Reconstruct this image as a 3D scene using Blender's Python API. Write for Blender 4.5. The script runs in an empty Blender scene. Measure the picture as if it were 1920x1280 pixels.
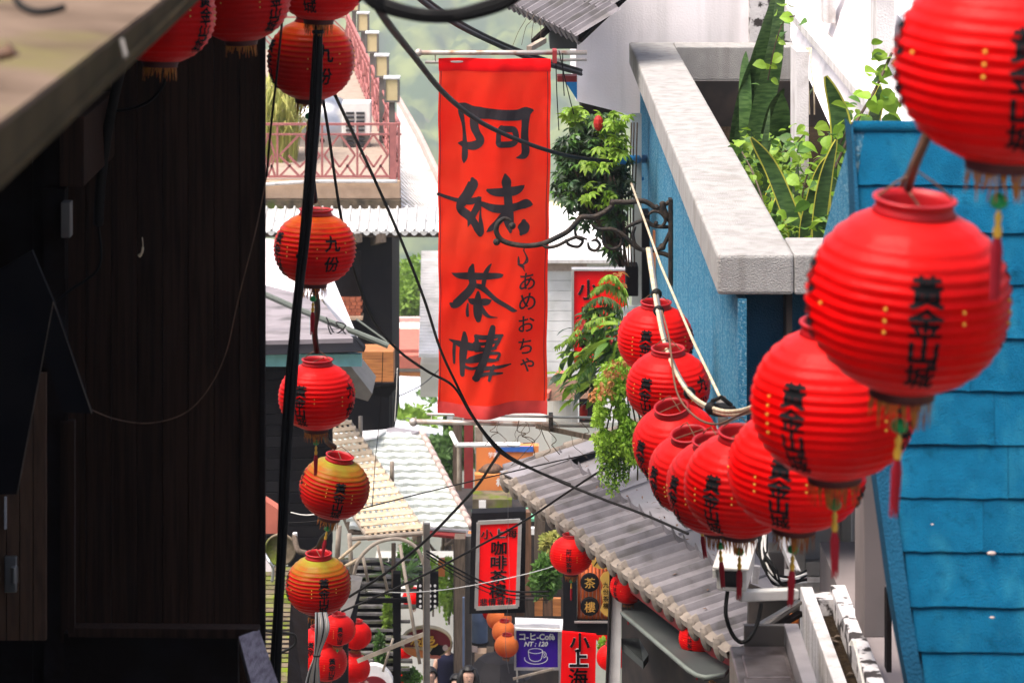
import bpy, bmesh, math, random
from mathutils import Vector, Matrix, Euler, noise

random.seed(7)
S = bpy.context.scene
COL = S.collection
PI = math.pi
V = Vector

# ------------------------------------------------------------------ camera
FOC, HOR = 5500.0, -450.0            # focal length and horizon height, in pixels of the 1920 px wide photograph
def P(px, py, d):                    # where a thing stands: picture direction and its distance in metres
    return V(((px - 960) * d / FOC, d, -(py - HOR) * d / FOC))

cam = bpy.data.cameras.new('camera')
cam.sensor_width = 36
cam.lens = 36 * FOC / 1920
cam.shift_y = -(640 - HOR) / 1920
cam.clip_start, cam.clip_end = 0.2, 4000
cam.dof.use_dof = True
cam.dof.focus_distance = 24.0
cam.dof.aperture_fstop = 6.3
co = bpy.data.objects.new('camera', cam)
co.rotation_euler = (PI / 2, 0, 0)
COL.objects.link(co)
S.camera = co

# ------------------------------------------------------------------ daylight
SUN_EL, SUN_AZ = math.radians(66), math.radians(-122)     # azimuth from +Y (down the street), negative = to the left
w = bpy.data.worlds.new('World')
S.world = w
w.use_nodes = True
nt = w.node_tree
bg = nt.nodes['Background']
sky = nt.nodes.new('ShaderNodeTexSky')
sky.sky_type = 'NISHITA'
sky.sun_disc = False
sky.sun_elevation = SUN_EL
sky.sun_rotation = SUN_AZ
sky.air_density, sky.dust_density, sky.ozone_density = 0.7, 6.0, 0.0
nt.links.new(sky.outputs[0], bg.inputs[0])
bg.inputs[1].default_value = 0.15

sl = bpy.data.lights.new('sun', 'SUN')
sl.energy = 2.3
sl.angle = math.radians(45)
sl.color = (1.0, 0.95, 0.88)
so = bpy.data.objects.new('sun', sl)
d = V((math.sin(SUN_AZ) * math.cos(SUN_EL), math.cos(SUN_AZ) * math.cos(SUN_EL), math.sin(SUN_EL)))
so.rotation_euler = d.to_track_quat('Z', 'Y').to_euler()
COL.objects.link(so)

vs = S.view_settings
vs.view_transform = 'Standard'
vs.look = 'None'
vs.gamma = 1
vs.use_curve_mapping = False
vs.exposure = 1.2
S.cycles.max_bounces = 8
S.cycles.transparent_max_bounces = 16
S.cycles.volume_bounces = 0
S.cycles.use_denoising = True

# ------------------------------------------------------------------ materials
def mat(name, c, rough=.65, c2=None, ns=6., nd=5., lo=.4, hi=.65, bump=0., bs=60., metal=0., rnd=0., stretch=None,
        trans=0., spec=.4, dirt=None, dscale=2.5, dlo=.55, dhi=.75, streak=None, sscale=7.):
    m = bpy.data.materials.new(name)
    m.use_nodes = True
    n, l = m.node_tree.nodes, m.node_tree.links
    b = n['Principled BSDF']
    b.inputs['Roughness'].default_value = rough
    b.inputs['Metallic'].default_value = metal
    b.inputs['Specular IOR Level'].default_value = spec
    tc = n.new('ShaderNodeTexCoord')
    vec = tc.outputs['Object']
    if stretch:
        mp = n.new('ShaderNodeMapping')
        mp.inputs['Scale'].default_value = stretch
        l.new(vec, mp.inputs[0])
        vec = mp.outputs[0]
    if rnd:                          # pieces that share a mesh must not share their grain
        oi = n.new('ShaderNodeObjectInfo')
        ad = n.new('ShaderNodeVectorMath'); ad.operation = 'ADD'
        sc = n.new('ShaderNodeMath'); sc.operation = 'MULTIPLY'; sc.inputs[1].default_value = 37
        l.new(oi.outputs['Random'], sc.inputs[0])
        l.new(vec, ad.inputs[0]); l.new(sc.outputs[0], ad.inputs[1])
        vec = ad.outputs[0]
    def ramp(scale, a, z, det):
        t = n.new('ShaderNodeTexNoise')
        t.inputs['Scale'].default_value = scale
        t.inputs['Detail'].default_value = det
        l.new(vec, t.inputs['Vector'])
        r = n.new('ShaderNodeMapRange')
        r.inputs[1].default_value = a; r.inputs[2].default_value = z
        l.new(t.outputs['Fac'], r.inputs[0])
        return r.outputs[0]
    def mix(f, a, z):
        x = n.new('ShaderNodeMix'); x.data_type = 'RGBA'
        l.new(f, x.inputs[0])
        for q, s in ((a, x.inputs[6]), (z, x.inputs[7])):
            if isinstance(q, tuple): s.default_value = (*q, 1)
            else: l.new(q, s)
        return x.outputs[2]
    col = mix(ramp(ns, lo, hi, nd), c, c2 if c2 else tuple(x * .8 for x in c))
    if dirt:
        col = mix(ramp(dscale, dlo, dhi, 8), col, dirt)
    if streak:                       # rain marks running down
        mp2 = n.new('ShaderNodeMapping'); mp2.inputs['Scale'].default_value = (1, 1, .06)
        l.new(tc.outputs['Object'], mp2.inputs[0])
        keep, vec = vec, mp2.outputs[0]
        col = mix(ramp(sscale, .50, .78, 9), col, streak)
        vec = keep
    if rnd:
        h = n.new('ShaderNodeHueSaturation')
        r = n.new('ShaderNodeMapRange')
        r.inputs[3].default_value = 1 - rnd; r.inputs[4].default_value = 1 + rnd
        l.new(oi.outputs['Random'], r.inputs[0]); l.new(r.outputs[0], h.inputs['Value'])
        l.new(col, h.inputs['Color'])
        col = h.outputs[0]
    l.new(col, b.inputs['Base Color'])
    if bump:
        t = n.new('ShaderNodeTexNoise')
        t.inputs['Scale'].default_value = bs
        t.inputs['Detail'].default_value = 4
        l.new(vec, t.inputs['Vector'])
        bp = n.new('ShaderNodeBump')
        bp.inputs['Strength'].default_value = bump
        bp.inputs['Distance'].default_value = .02
        l.new(t.outputs['Fac'], bp.inputs['Height'])
        l.new(bp.outputs[0], b.inputs['Normal'])
    if trans:
        tr = n.new('ShaderNodeBsdfTranslucent')
        l.new(col, tr.inputs[0])
        ms = n.new('ShaderNodeMixShader')
        ms.inputs[0].default_value = trans
        l.new(b.outputs[0], ms.inputs[1]); l.new(tr.outputs[0], ms.inputs[2])
        l.new(ms.outputs[0], n['Material Output'].inputs[0])
    return m

def lantern_mat(name, top, lo, hi, base=(.76, .0012, .0016)):
    """red lantern cloth; the crown takes another colour, bleached on most, a painted highlight on plain red"""
    m = mat(name, base, rough=.30, c2=tuple(x * .74 for x in base), ns=5, nd=9, trans=.28, spec=.07, bump=.20, bs=26, rnd=.10)
    n, l = m.node_tree.nodes, m.node_tree.links
    b = n['Principled BSDF']
    old = b.inputs['Base Color'].links[0].from_socket
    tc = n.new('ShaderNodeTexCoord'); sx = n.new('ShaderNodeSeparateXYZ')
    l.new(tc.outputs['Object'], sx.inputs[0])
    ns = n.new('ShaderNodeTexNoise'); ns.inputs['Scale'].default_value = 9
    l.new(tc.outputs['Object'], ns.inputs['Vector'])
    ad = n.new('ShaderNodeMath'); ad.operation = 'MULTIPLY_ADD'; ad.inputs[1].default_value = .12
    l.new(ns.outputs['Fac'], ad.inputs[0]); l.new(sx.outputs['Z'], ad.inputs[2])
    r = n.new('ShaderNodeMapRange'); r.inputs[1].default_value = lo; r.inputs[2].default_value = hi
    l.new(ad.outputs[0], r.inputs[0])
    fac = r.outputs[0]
    if lo != .10:                    # the wire ribs wear through to the bleached colour first
        def mth(op, *a):
            q = n.new('ShaderNodeMath'); q.operation = op
            for i, v in enumerate(a):
                if isinstance(v, float): q.inputs[i].default_value = v
                else: l.new(v, q.inputs[i])
            return q.outputs[0]
        ph = mth('FRACT', mth('ADD', mth('MULTIPLY', mth('ADD', sx.outputs['Z'], .205), 15 / .41), .5))
        crest = mth('SUBTRACT', 1.0, mth('MULTIPLY', mth('ABSOLUTE', mth('SUBTRACT', ph, .5)), 4.5))
        r2 = n.new('ShaderNodeMapRange'); r2.inputs[1].default_value = -.04; r2.inputs[2].default_value = .16; r2.inputs[4].default_value = .75
        l.new(sx.outputs['Z'], r2.inputs[0])
        fac = mth('MAXIMUM', fac, mth('MULTIPLY', mth('MAXIMUM', crest, 0.0), r2.outputs[0]))
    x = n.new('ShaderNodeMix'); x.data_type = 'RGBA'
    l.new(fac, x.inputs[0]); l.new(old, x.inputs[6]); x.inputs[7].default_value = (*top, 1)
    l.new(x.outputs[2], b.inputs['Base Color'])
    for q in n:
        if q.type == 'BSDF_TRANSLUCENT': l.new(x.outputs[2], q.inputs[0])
    return m

M = {}
def defm(k, *a, **kw): M[k] = mat(k, *a, **kw)
M['lantern'] = lantern_mat('lantern_red', (.82, .030, .028), .10, .42)  # top colour paints the pinkish crown highlight into the red cloth
M['lantern_orange'] = lantern_mat('lantern_orange_top', (.62, .16, .015), .17, .31, (.62, .0015, .0015))
M['lantern_yellow'] = lantern_mat('lantern_yellow_top', (.26, .29, .03), .16, .29, (.38, .0015, .0015))
M['lantern_faded'] = lantern_mat('lantern_faded', (.80, .20, .05), -.2, .1)
defm('ink', (.004, .004, .005), .8, spec=.1)
defm('ink_soft', (.026, .021, .025), .8, spec=.12)
defm('collar_red', (.42, .006, .01), .45, trans=.15)
defm('collar_dark', (.07, .006, .006), .6)
defm('gold_bead', (.75, .42, .05), .35, metal=.2)
defm('gold', (.70, .42, .09), .4, metal=.5)
defm('fringe', (.42, .16, .02), .8, c2=(.26, .05, .01), ns=30, trans=.3)
defm('tassel_red', (.38, .006, .02), .8, trans=.2)
defm('jade', (.01, .38, .10), .3, trans=.25)
defm('black_rubber', (.005, .005, .005), .6, spec=.15)
defm('dark_cable', (.007, .006, .006), .6, spec=.12)
defm('grey_cable', (.11, .11, .115), .55)
defm('white_cable', (.62, .60, .56), .5)
defm('beige_cable', (.42, .33, .20), .55, c2=(.55, .48, .36), ns=20)
defm('rope', (.13, .06, .03), .8)
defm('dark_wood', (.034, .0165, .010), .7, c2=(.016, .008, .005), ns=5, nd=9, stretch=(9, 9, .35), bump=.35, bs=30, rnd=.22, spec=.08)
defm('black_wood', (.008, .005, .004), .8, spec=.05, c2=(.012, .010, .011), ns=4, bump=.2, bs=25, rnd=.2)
defm('black_paint', (.007, .007, .009), .7, c2=(.012, .011, .012), ns=3, rnd=.2, spec=.05)
defm('weathered_wood', (.34, .30, .34), .8, c2=(.17, .14, .17), ns=5, stretch=(9, 1.2, 9), bump=.5, bs=25)
defm('eave_top', (.150, .108, .080), .95, spec=.02, c2=(.085, .060, .044), ns=3, dirt=(.125, .105, .05), dscale=2.2, dlo=.52, dhi=.68, bump=.15, bs=20)
defm('eave_face', (.075, .056, .032), .95, spec=.02, c2=(.048, .038, .022), ns=4, dirt=(.045, .042, .015), dscale=3)
defm('banner', (.94, .050, .018), .6, c2=(.90, .012, .004), ns=.9, nd=6, lo=.35, hi=.65, trans=.52, spec=.06, bump=.25, bs=9)
defm('banner_hem', (.66, .045, .04), .6, trans=.25)
defm('blue_stucco', (.045, .21, .345), .95, spec=.03, streak=(.03, .15, .25), sscale=6, c2=(.035, .175, .30), ns=9, bump=.9, bs=120, dirt=(.28, .45, .55), dscale=60, dlo=.50, dhi=.70)
defm('blue_shingle', (.006, .104, .205), .95, spec=.02, c2=(.004, .078, .160), ns=9, nd=9, bump=.8, bs=190, rnd=.07, streak=(.018, .145, .235), sscale=10, dirt=(.003, .058, .115), dscale=16, dlo=.58, dhi=.74)
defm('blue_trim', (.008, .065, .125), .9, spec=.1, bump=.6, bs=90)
defm('blue_pipe', (.01, .22, .50), .45)
defm('planter_white', (.39, .377, .365), .9, spec=.04, c2=(.335, .325, .315), ns=7, nd=8, bump=.9, bs=110, dirt=(.29, .27, .25), dscale=3.2, dlo=.58, dhi=.78, streak=(.26, .245, .23), sscale=9)
defm('white_wall', (.86, .81, .825), .9, c2=(.80, .755, .77), ns=1.3, bump=.15, bs=50, dirt=(.62, .585, .595), dscale=1.6, dlo=.60, dhi=.85, streak=(.60, .57, .57), sscale=5)
defm('white_paint', (.60, .575, .57), .8, spec=.15, c2=(.53, .505, .50), ns=5, nd=8, dirt=(.33, .30, .28), dscale=4, dlo=.56, dhi=.76, bump=.3, bs=60, streak=(.30, .27, .25), sscale=12)
defm('peeling_paint', (.58, .555, .55), .85, c2=(.50, .475, .47), ns=5, dirt=(.035, .028, .026), dscale=9, dlo=.51, dhi=.57, bump=.4, bs=30)
defm('lower_wall', (.235, .20, .195), .9, spec=.05, c2=(.19, .165, .16), ns=2, dirt=(.22, .2, .2), dscale=3, dlo=.6, dhi=.8)
defm('soil', (.020, .014, .010), 1., spec=0., c2=(.035, .025, .016), ns=30, bump=1., bs=60)
defm('roof_grey', (.165, .152, .163), .6, spec=.15, c2=(.115, .106, .113), ns=5, nd=8, rnd=.14, dirt=(.10, .093, .09), dscale=5, dlo=.54, dhi=.72, bump=.12)
defm('roof_sheet', (.215, .20, .215), .6, spec=.25, c2=(.19, .185, .20), ns=2, nd=8, dirt=(.12, .11, .11), dscale=3, dlo=.52, dhi=.72, bump=.1)
defm('drip_beige', (.205, .17, .14), .8, c2=(.15, .125, .105), ns=9, rnd=.12, dirt=(.14, .12, .11), dscale=10, dlo=.58, dhi=.75)
defm('tile_white', (.58, .575, .56), .65, c2=(.46, .46, .45), ns=4, rnd=.08, dirt=(.40, .38, .36), dscale=4)
defm('tile_bluegrey', (.66, .68, .63), .7, spec=.2, c2=(.57, .60, .56), ns=6, rnd=.12, dirt=(.42, .43, .37), dscale=5, dlo=.58, dhi=.75)
defm('verge_pink', (.52, .40, .36), .7, c2=(.42, .32, .29), ns=9, rnd=.1)
defm('terracotta', (.46, .13, .09), .7, c2=(.36, .10, .07), ns=5)
defm('brick', (.40, .11, .05), .8, c2=(.30, .08, .04), ns=12, rnd=.2)
defm('orange_wood', (.42, .16, .045), .6, c2=(.28, .10, .03), ns=4, stretch=(1, 1, 9), rnd=.15)
defm('brown_wood', (.13, .065, .035), .7, c2=(.08, .04, .022), ns=5, stretch=(6, 6, .8), rnd=.15)
defm('old_wood', (.12, .092, .072), .85, spec=.1, c2=(.07, .054, .042), ns=6, stretch=(8, 8, .8), rnd=.1)
defm('bamboo', (.58, .46, .31), .6, c2=(.46, .34, .21), ns=10, rnd=.15)
defm('pale_pole', (.36, .30, .235), .6, c2=(.24, .19, .15), ns=8)
defm('steel', (.55, .55, .56), .3, metal=.9, c2=(.42, .42, .43), ns=4)
defm('rust_steel', (.45, .40, .36), .45, metal=.5, c2=(.28, .14, .08), ns=9, lo=.5, hi=.7)
defm('iron', (.012, .010, .009), .6, spec=.25, c2=(.040, .027, .018), ns=14, bump=.5, bs=70)
defm('pink_rail', (.36, .125, .115), .7, c2=(.30, .105, .10), ns=9)
defm('concrete', (.44, .31, .22), .9, spec=.1, c2=(.36, .25, .175), ns=5, bump=.3, bs=40)
defm('mossy_concrete', (.105, .080, .054), .95, spec=.1, c2=(.035, .030, .022), ns=6, dirt=(.05, .075, .012), dscale=2.5, dlo=.55, dhi=.7, bump=.4, bs=40)
defm('lamp_glass', (.74, .62, .36), .4, c2=(.68, .55, .30), trans=.3)
defm('lamp_metal', (.17, .155, .14), .5, metal=.4)
defm('lamp_cap', (.66, .66, .66), .5)
defm('ac_white', (.76, .75, .73), .5, c2=(.68, .67, .65))
defm('dark_slot', (.03, .03, .035), .7)
defm('grey_roof_smooth', (.24, .215, .23), .7, spec=.1, c2=(.19, .17, .18), ns=3, nd=8, dirt=(.08, .075, .075), dscale=2)
defm('aqua_trim', (.30, .66, .72), .7)
defm('gutter', (.13, .15, .13), .6)
defm('cream_wall', (.62, .60, .54), .85, c2=(.54, .52, .46), ns=2)
defm('siding_white', (.84, .82, .81), .8, c2=(.68, .67, .65), ns=2, dirt=(.52, .5, .46), dscale=2, dlo=.6, dhi=.8)
defm('cream_sheet', (.56, .50, .32), .7, c2=(.48, .42, .27), ns=3)
defm('pale_blue_roof', (.58, .61, .66), .7, c2=(.52, .55, .60), ns=.6)
defm('orange_sign', (.66, .22, .06), .6, c2=(.58, .17, .05), ns=2)
defm('blue_sign', (.03, .12, .45), .6)
defm('sign_red', (.72, .003, .005), .6, c2=(.62, .003, .005), ns=2, spec=.03)
defm('sign_white', (.80, .78, .77), .5)
defm('sign_purple', (.04, .004, .27), .6, c2=(.034, .003, .23), spec=.1)
defm('maroon', (.16, .006, .012), .5)
defm('maroon_wood', (.22, .02, .02), .6)
defm('alu', (.50, .47, .45), .4, metal=.6)
defm('corrugated_orange', (.60, .13, .03), .55, c2=(.50, .09, .02), ns=8)
defm('awning_grey', (.045, .052, .050), .6, c2=(.035, .04, .04), ns=3)
defm('beam_red', (.26, .02, .02), .6, c2=(.20, .016, .016))
defm('green_tarp', (.12, .36, .22), .7)
defm('cyan_tarp', (.02, .26, .62), .6, trans=.2)
defm('barrel', (.09, .13, .22), .6)
defm('mossy_slate', (.17, .16, .155), .9, spec=.1, c2=(.07, .066, .062), ns=6, nd=8, rnd=.45, dirt=(.075, .085, .025), dscale=4, dlo=.50, dhi=.66, bump=.5, bs=30)
defm('mossy_plank', (.15, .12, .085), .95, spec=.05, c2=(.075, .06, .042), ns=5, rnd=.3, dirt=(.10, .135, .012), dscale=3, dlo=.46, dhi=.62, bump=.4, bs=30)
defm('stone', (.22, .21, .20), .9, c2=(.16, .15, .145), ns=2, bump=.4, bs=20)
defm('rough_ground', (.10, .10, .06), .95, c2=(.07, .08, .04), ns=.5, bump=.5, bs=3)
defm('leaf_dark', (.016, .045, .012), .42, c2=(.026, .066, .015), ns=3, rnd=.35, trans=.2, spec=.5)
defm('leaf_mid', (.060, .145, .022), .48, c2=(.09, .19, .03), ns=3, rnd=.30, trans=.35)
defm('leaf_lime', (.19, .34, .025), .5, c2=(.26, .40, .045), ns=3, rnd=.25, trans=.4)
defm('leaf_rust', (.42, .14, .04), .6, c2=(.34, .20, .05), rnd=.3, trans=.35)
defm('flower_red', (.45, .02, .015), .6, rnd=.2, trans=.3)
defm('snake_leaf', (.026, .066, .016), .45, c2=(.075, .145, .04), ns=9, stretch=(1, 1, 5), rnd=.3, trans=.1)
defm('snake_edge', (.50, .46, .06), .5, trans=.2)
defm('bark', (.10, .07, .045), .9, c2=(.06, .04, .03), ns=10)
defm('tree_leaf', (.15, .27, .025), .6, c2=(.21, .33, .04), ns=.6, trans=.3)
defm('tree_leaf_deep', (.05, .12, .02), .6, c2=(.085, .17, .03), ns=.6, trans=.25)
defm('far_forest', (.030, .070, .016), .9, c2=(.16, .20, .045), ns=.06, nd=7, lo=.42, hi=.64, spec=.1)
defm('grass_pale', (.38, .36, .10), .7, c2=(.28, .32, .07), ns=6, trans=.35)
defm('camera_white', (.66, .64, .60), .4)
defm('glass_dark', (.006, .006, .008), .12, spec=.6)
defm('window_glass', (.55, .56, .54), .15, c2=(.45, .46, .45), ns=1.5)
defm('window_frame', (.42, .40, .37), .6)
defm('metal_box', (.24, .205, .20), .32, metal=.6, c2=(.14, .115, .11), ns=6, nd=8, dirt=(.06, .04, .035), dscale=5, dlo=.48, dhi=.66)
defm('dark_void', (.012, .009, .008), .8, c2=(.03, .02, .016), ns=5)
defm('amber', (.75, .22, .02), .4, c2=(.35, .08, .01), ns=20, trans=.3)
defm('ornament_gold', (.34, .15, .035), .5, metal=.3, c2=(.10, .035, .012), ns=18, bump=.8, bs=40)
defm('skin', (.62, .37, .27), .55, trans=.05)
defm('hair', (.010, .008, .008), .5)
defm('navy_cloth', (.010, .011, .028), .9, spec=.1)
defm('white_cloth', (.62, .60, .58), .8)
defm('red_cloth', (.40, .03, .04), .8)
defm('umbrella_black', (.022, .020, .024), .75, trans=.05)
defm('plastic_grey', (.26, .24, .245), .6)
defm('terrace_floor', (.32, .25, .20), .9)
defm('grey_post', (.36, .39, .38), .6, c2=(.30, .32, .31), ns=4)

# ------------------------------------------------------------------ mesh kit
class MB:
    def __init__(s): s.v, s.f = [], []
    def add(s, vs, fs):
        o = len(s.v); s.v += [V(x) for x in vs]; s.f += [tuple(i + o for i in f) for f in fs]; return s
    def poly(s, *pts): return s.add(pts, [tuple(range(len(pts)))])
    def obox(s, p, ex, ey, ez):
        p, ex, ey, ez = V(p), V(ex), V(ey), V(ez)
        c = [p, p + ex, p + ex + ey, p + ey]
        if ex.cross(ey).dot(ez) < 0: c = [c[0], c[3], c[2], c[1]]
        return s.add(c + [x + ez for x in c], [(3, 2, 1, 0), (4, 5, 6, 7), (0, 1, 5, 4), (1, 2, 6, 5), (2, 3, 7, 6), (3, 0, 4, 7)])
    def box(s, x0, x1, y0, y1, z0, z1):
        return s.obox((x0, y0, z0), (x1 - x0, 0, 0), (0, y1 - y0, 0), (0, 0, z1 - z0))
    def beam(s, p, q, w, h, up=(0, 0, 1)):
        p, q = V(p), V(q); d = (q - p); x = d.cross(V(up))
        if x.length < 1e-6: x = d.cross(V((1, 0, 0)))
        x.normalize(); u = x.cross(d).normalized()
        return s.obox(p - x * w / 2 - u * h / 2, x * w, d, u * h)
    def slab(s, pts, t):             # polygon extruded by the vector t
        n = len(pts); pts = [V(p) for p in pts]; t = V(t)
        fs = [tuple(range(n)), tuple(range(2 * n - 1, n - 1, -1))] + [(i, i + n, (i + 1) % n + n, (i + 1) % n) for i in range(n)]
        return s.add(pts + [p + t for p in pts], fs)
    def tube(s, pts, r, n=8, closed=False):
        pts = [V(p) for p in pts]; m = len(pts)
        rs = r if isinstance(r, (list, tuple)) else [r] * m
        vs, fs = [], []
        pu = None
        for i, p in enumerate(pts):
            if closed: d = pts[(i + 1) % m] - pts[i - 1]
            else: d = pts[min(i + 1, m - 1)] - pts[max(i - 1, 0)]
            d = d.normalized() if d.length > 1e-9 else V((0, 0, 1))
            if pu is None:
                pu = d.cross(V((0, 0, 1)) if abs(d.z) < .9 else V((1, 0, 0)))
            u = (pu - d * pu.dot(d)).normalized(); pu = u; w_ = d.cross(u)
            for k in range(n):
                a = 2 * PI * k / n
                vs.append(p + (u * math.cos(a) + w_ * math.sin(a)) * rs[i])
        for i in range(m if closed else m - 1):
            j = (i + 1) % m
            for k in range(n):
                k2 = (k + 1) % n
                fs.append((i * n + k, i * n + k2, j * n + k2, j * n + k))
        if not closed: fs += [tuple(range(n - 1, -1, -1)), tuple(range((m - 1) * n, m * n))]
        return s.add(vs, fs)
    def lathe(s, prof, n=24, c=(0, 0, 0), cap=False, rf=None):
        c = V(c); vs, fs = [], []
        for r, z in prof:
            for k in range(n):
                a = 2 * PI * k / n
                q = r * (rf(a, z) if rf else 1)
                vs.append(c + V((q * math.cos(a), q * math.sin(a), z)))
        for i in range(len(prof) - 1):
            for k in range(n):
                k2 = (k + 1) % n
                fs.append((i * n + k, i * n + k2, (i + 1) * n + k2, (i + 1) * n + k))
        if cap: fs += [tuple(range(n - 1, -1, -1)), tuple(range((len(prof) - 1) * n, len(prof) * n))]
        return s.add(vs, fs)
    def ball(s, c, r, n=10, m=7, sq=(1, 1, 1)):
        prof = [(max(math.sin(PI * i / m), .02), -math.cos(PI * i / m)) for i in range(m + 1)]
        o = len(s.v); s.lathe(prof, n, cap=True); c = V(c)
        for i in range(o, len(s.v)): s.v[i] = c + V((s.v[i].x * r * sq[0], s.v[i].y * r * sq[1], s.v[i].z * r * sq[2]))
        return s
    def mesh(s, name, m, off=(0, 0, 0), smooth=False):
        me = bpy.data.meshes.new(name)
        off = V(off)
        me.from_pydata([v - off for v in s.v], [], s.f)
        if m: me.materials.append(M[m] if isinstance(m, str) else m)
        if smooth: me.polygons.foreach_set('use_smooth', [True] * len(me.polygons))
        me.update()
        return me

def wpos(o):
    p = V((0, 0, 0))
    while o: p = p + o.location; o = o.parent
    return p

def put(name, me, parent=None, loc=(0, 0, 0), rot=None):
    o = bpy.data.objects.new(name, me)
    COL.objects.link(o)
    o.location = loc
    if rot: o.rotation_euler = rot
    o.parent = parent
    return o

def bevel(o, wd, seg=2):
    b = o.modifiers.new('bevel', 'BEVEL'); b.width = wd; b.segments = seg; b.limit_method = 'ANGLE'
    return o

def part(name, mb, m, parent, smooth=False, bev=0, kind=None, label=None):
    """one mesh of its own under its thing; mb holds world coordinates"""
    o = put(name, mb.mesh(name, m, wpos(parent), smooth), parent)
    if bev: bevel(o, bev)
    if kind: o['kind'] = kind
    if label: o['label'] = label
    return o

def thing(name, label, cat, loc=(0, 0, 0), group=None):
    o = put(name, None, None, loc)
    o.empty_display_size = .1
    o['label'] = label; o['category'] = cat; o['kind'] = 'thing'
    if group: o['group'] = group
    return o

def solo(name, mb, m, label, cat, group=None, smooth=False, bev=0):
    """a thing that is one mesh"""
    c = sum(mb.v, V((0, 0, 0))) / len(mb.v)
    c.z = min(v.z for v in mb.v)
    o = put(name, mb.mesh(name, m, c, smooth), None, c)
    o['label'] = label; o['category'] = cat; o['kind'] = 'thing'
    if group: o['group'] = group
    if bev: bevel(o, bev)
    return o

def struct(name, mb, m, kind='structure', smooth=False):
    o = put(name, mb.mesh(name, m, (0, 0, 0), smooth)); o['kind'] = kind
    return o

def children(o): return [x for x in COL.objects if x.parent == o]

def spline(pts, k=8):
    """smooth curve through points (any dimension, as tuples)"""
    pts = [tuple(p) for p in pts]
    out = []
    n = len(pts)
    for i in range(n - 1):
        p0, p1, p2, p3 = pts[max(i - 1, 0)], pts[i], pts[i + 1], pts[min(i + 2, n - 1)]
        for j in range(k):
            t = j / k
            out.append(tuple(.5 * (2 * b + (c - a) * t + (2 * a - 5 * b + 4 * c - e) * t * t + (3 * b - a - 3 * c + e) * t ** 3)
                             for a, b, c, e in zip(p0, p1, p2, p3)))
    out.append(pts[-1])
    return out

def wire(label, pts, r, m='dark_cable', k=8, name='overhead_cable', cat='cable', group='cables across the street'):
    """a cable through picture directions with their distances (px, py, metres)"""
    q = [P(*p) for p in spline(pts, k)]
    return solo(name, MB().tube(q, r, 6), m, label, cat, group, smooth=True)

def bilin(a, b, c, e, u, v):
    return (a * (1 - u) + b * u) * (1 - v) + (e * (1 - u) + c * u) * v

# ------------------------------------------------------------------ lettering
_glyphs = {}
def _outline(ch, bold, shear):
    cu = bpy.data.curves.new('glyph', 'FONT')
    cu.body = ch; cu.size = 1; cu.offset = bold; cu.resolution_u = 3; cu.shear = shear
    o = bpy.data.objects.new('glyph', cu)
    COL.objects.link(o)
    bpy.context.view_layer.update()
    me = bpy.data.meshes.new_from_object(o.evaluated_get(bpy.context.evaluated_depsgraph_get()))
    vs = [(v.co.x, v.co.y) for v in me.vertices]
    fs = [tuple(p.vertices) for p in me.polygons]
    area = sum(p.area for p in me.polygons)
    bpy.data.objects.remove(o); bpy.data.curves.remove(cu); bpy.data.meshes.remove(me)
    return vs, fs, area
def glyph(ch, bold=.0, shear=0.):
    """outline of one character as a flat mesh, 1 unit high; thickened only as far as its strokes stay apart"""
    key = (ch, bold, shear)
    if key not in _glyphs:
        best = _outline(ch, 0., shear); done = 0.; slope = None
        while done < bold - 1e-6:
            nx = min(done + .005, bold)
            t = _outline(ch, nx, shear)
            g = (t[2] - best[2]) / (nx - done)
            if slope is None: slope = g
            if g < .55 * slope or g > 1.7 * slope: break
            best, done = t, nx
        _glyphs[key] = (best[0], best[1], bold - done)
    return _glyphs[key]

def lettering(mb, text, cx, cy, size, place, bold=.02, vertical=True, pitch=1.05, centre_each=True, shear=0., fine=0., sx=1., thick=True):
    """set text around (cx, cy) in a flat frame and send each vertex through place(x, y)"""
    if vertical:
        items = [(c, 0, -(i - (len(text) - 1) / 2) * pitch * size) for i, c in enumerate(text) if c.strip()]
    else:
        items = [(text, 0, 0)]
    for ch, ox, oy in items:
        vs, fs, lack = glyph(ch, bold, shear)
        if not vs: continue
        xs = [v[0] for v in vs]; ys = [v[1] for v in vs]
        mx, my = (min(xs) + max(xs)) / 2, (min(ys) + max(ys)) / 2
        pts = [((x - mx) * size * sx + ox + cx, (y - my) * size + oy + cy) for x, y in vs]
        if fine:
            bm = bmesh.new()
            bv = [bm.verts.new((x, y, 0)) for x, y in pts]
            for f in fs:
                try: bm.faces.new([bv[i] for i in f])
                except ValueError: pass
            for _ in range(6):
                es = [e for e in bm.edges if e.calc_length() > fine]
                if not es: break
                bmesh.ops.subdivide_edges(bm, edges=es, cuts=1)
                bmesh.ops.triangulate(bm, faces=[f for f in bm.faces if len(f.verts) > 3])
            bm.verts.index_update()
            pts = [(v.co.x, v.co.y) for v in bm.verts]
            fs = [tuple(v.index for v in f.verts) for f in bm.faces]
            bm.free()
        mb.add([place(x, y) for x, y in pts], fs)
        if lack > .006 and thick:    # dense characters: go over the strokes again, a little aside
            e = min(lack, .024) * size
            for dx, dy in ((e, e * .5), (-e, -e * .5), (-e * .4, e * .8), (e * .4, -e * .8)): mb.add([place(x + dx, y + dy) for x, y in pts], fs)
    return mb

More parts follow.
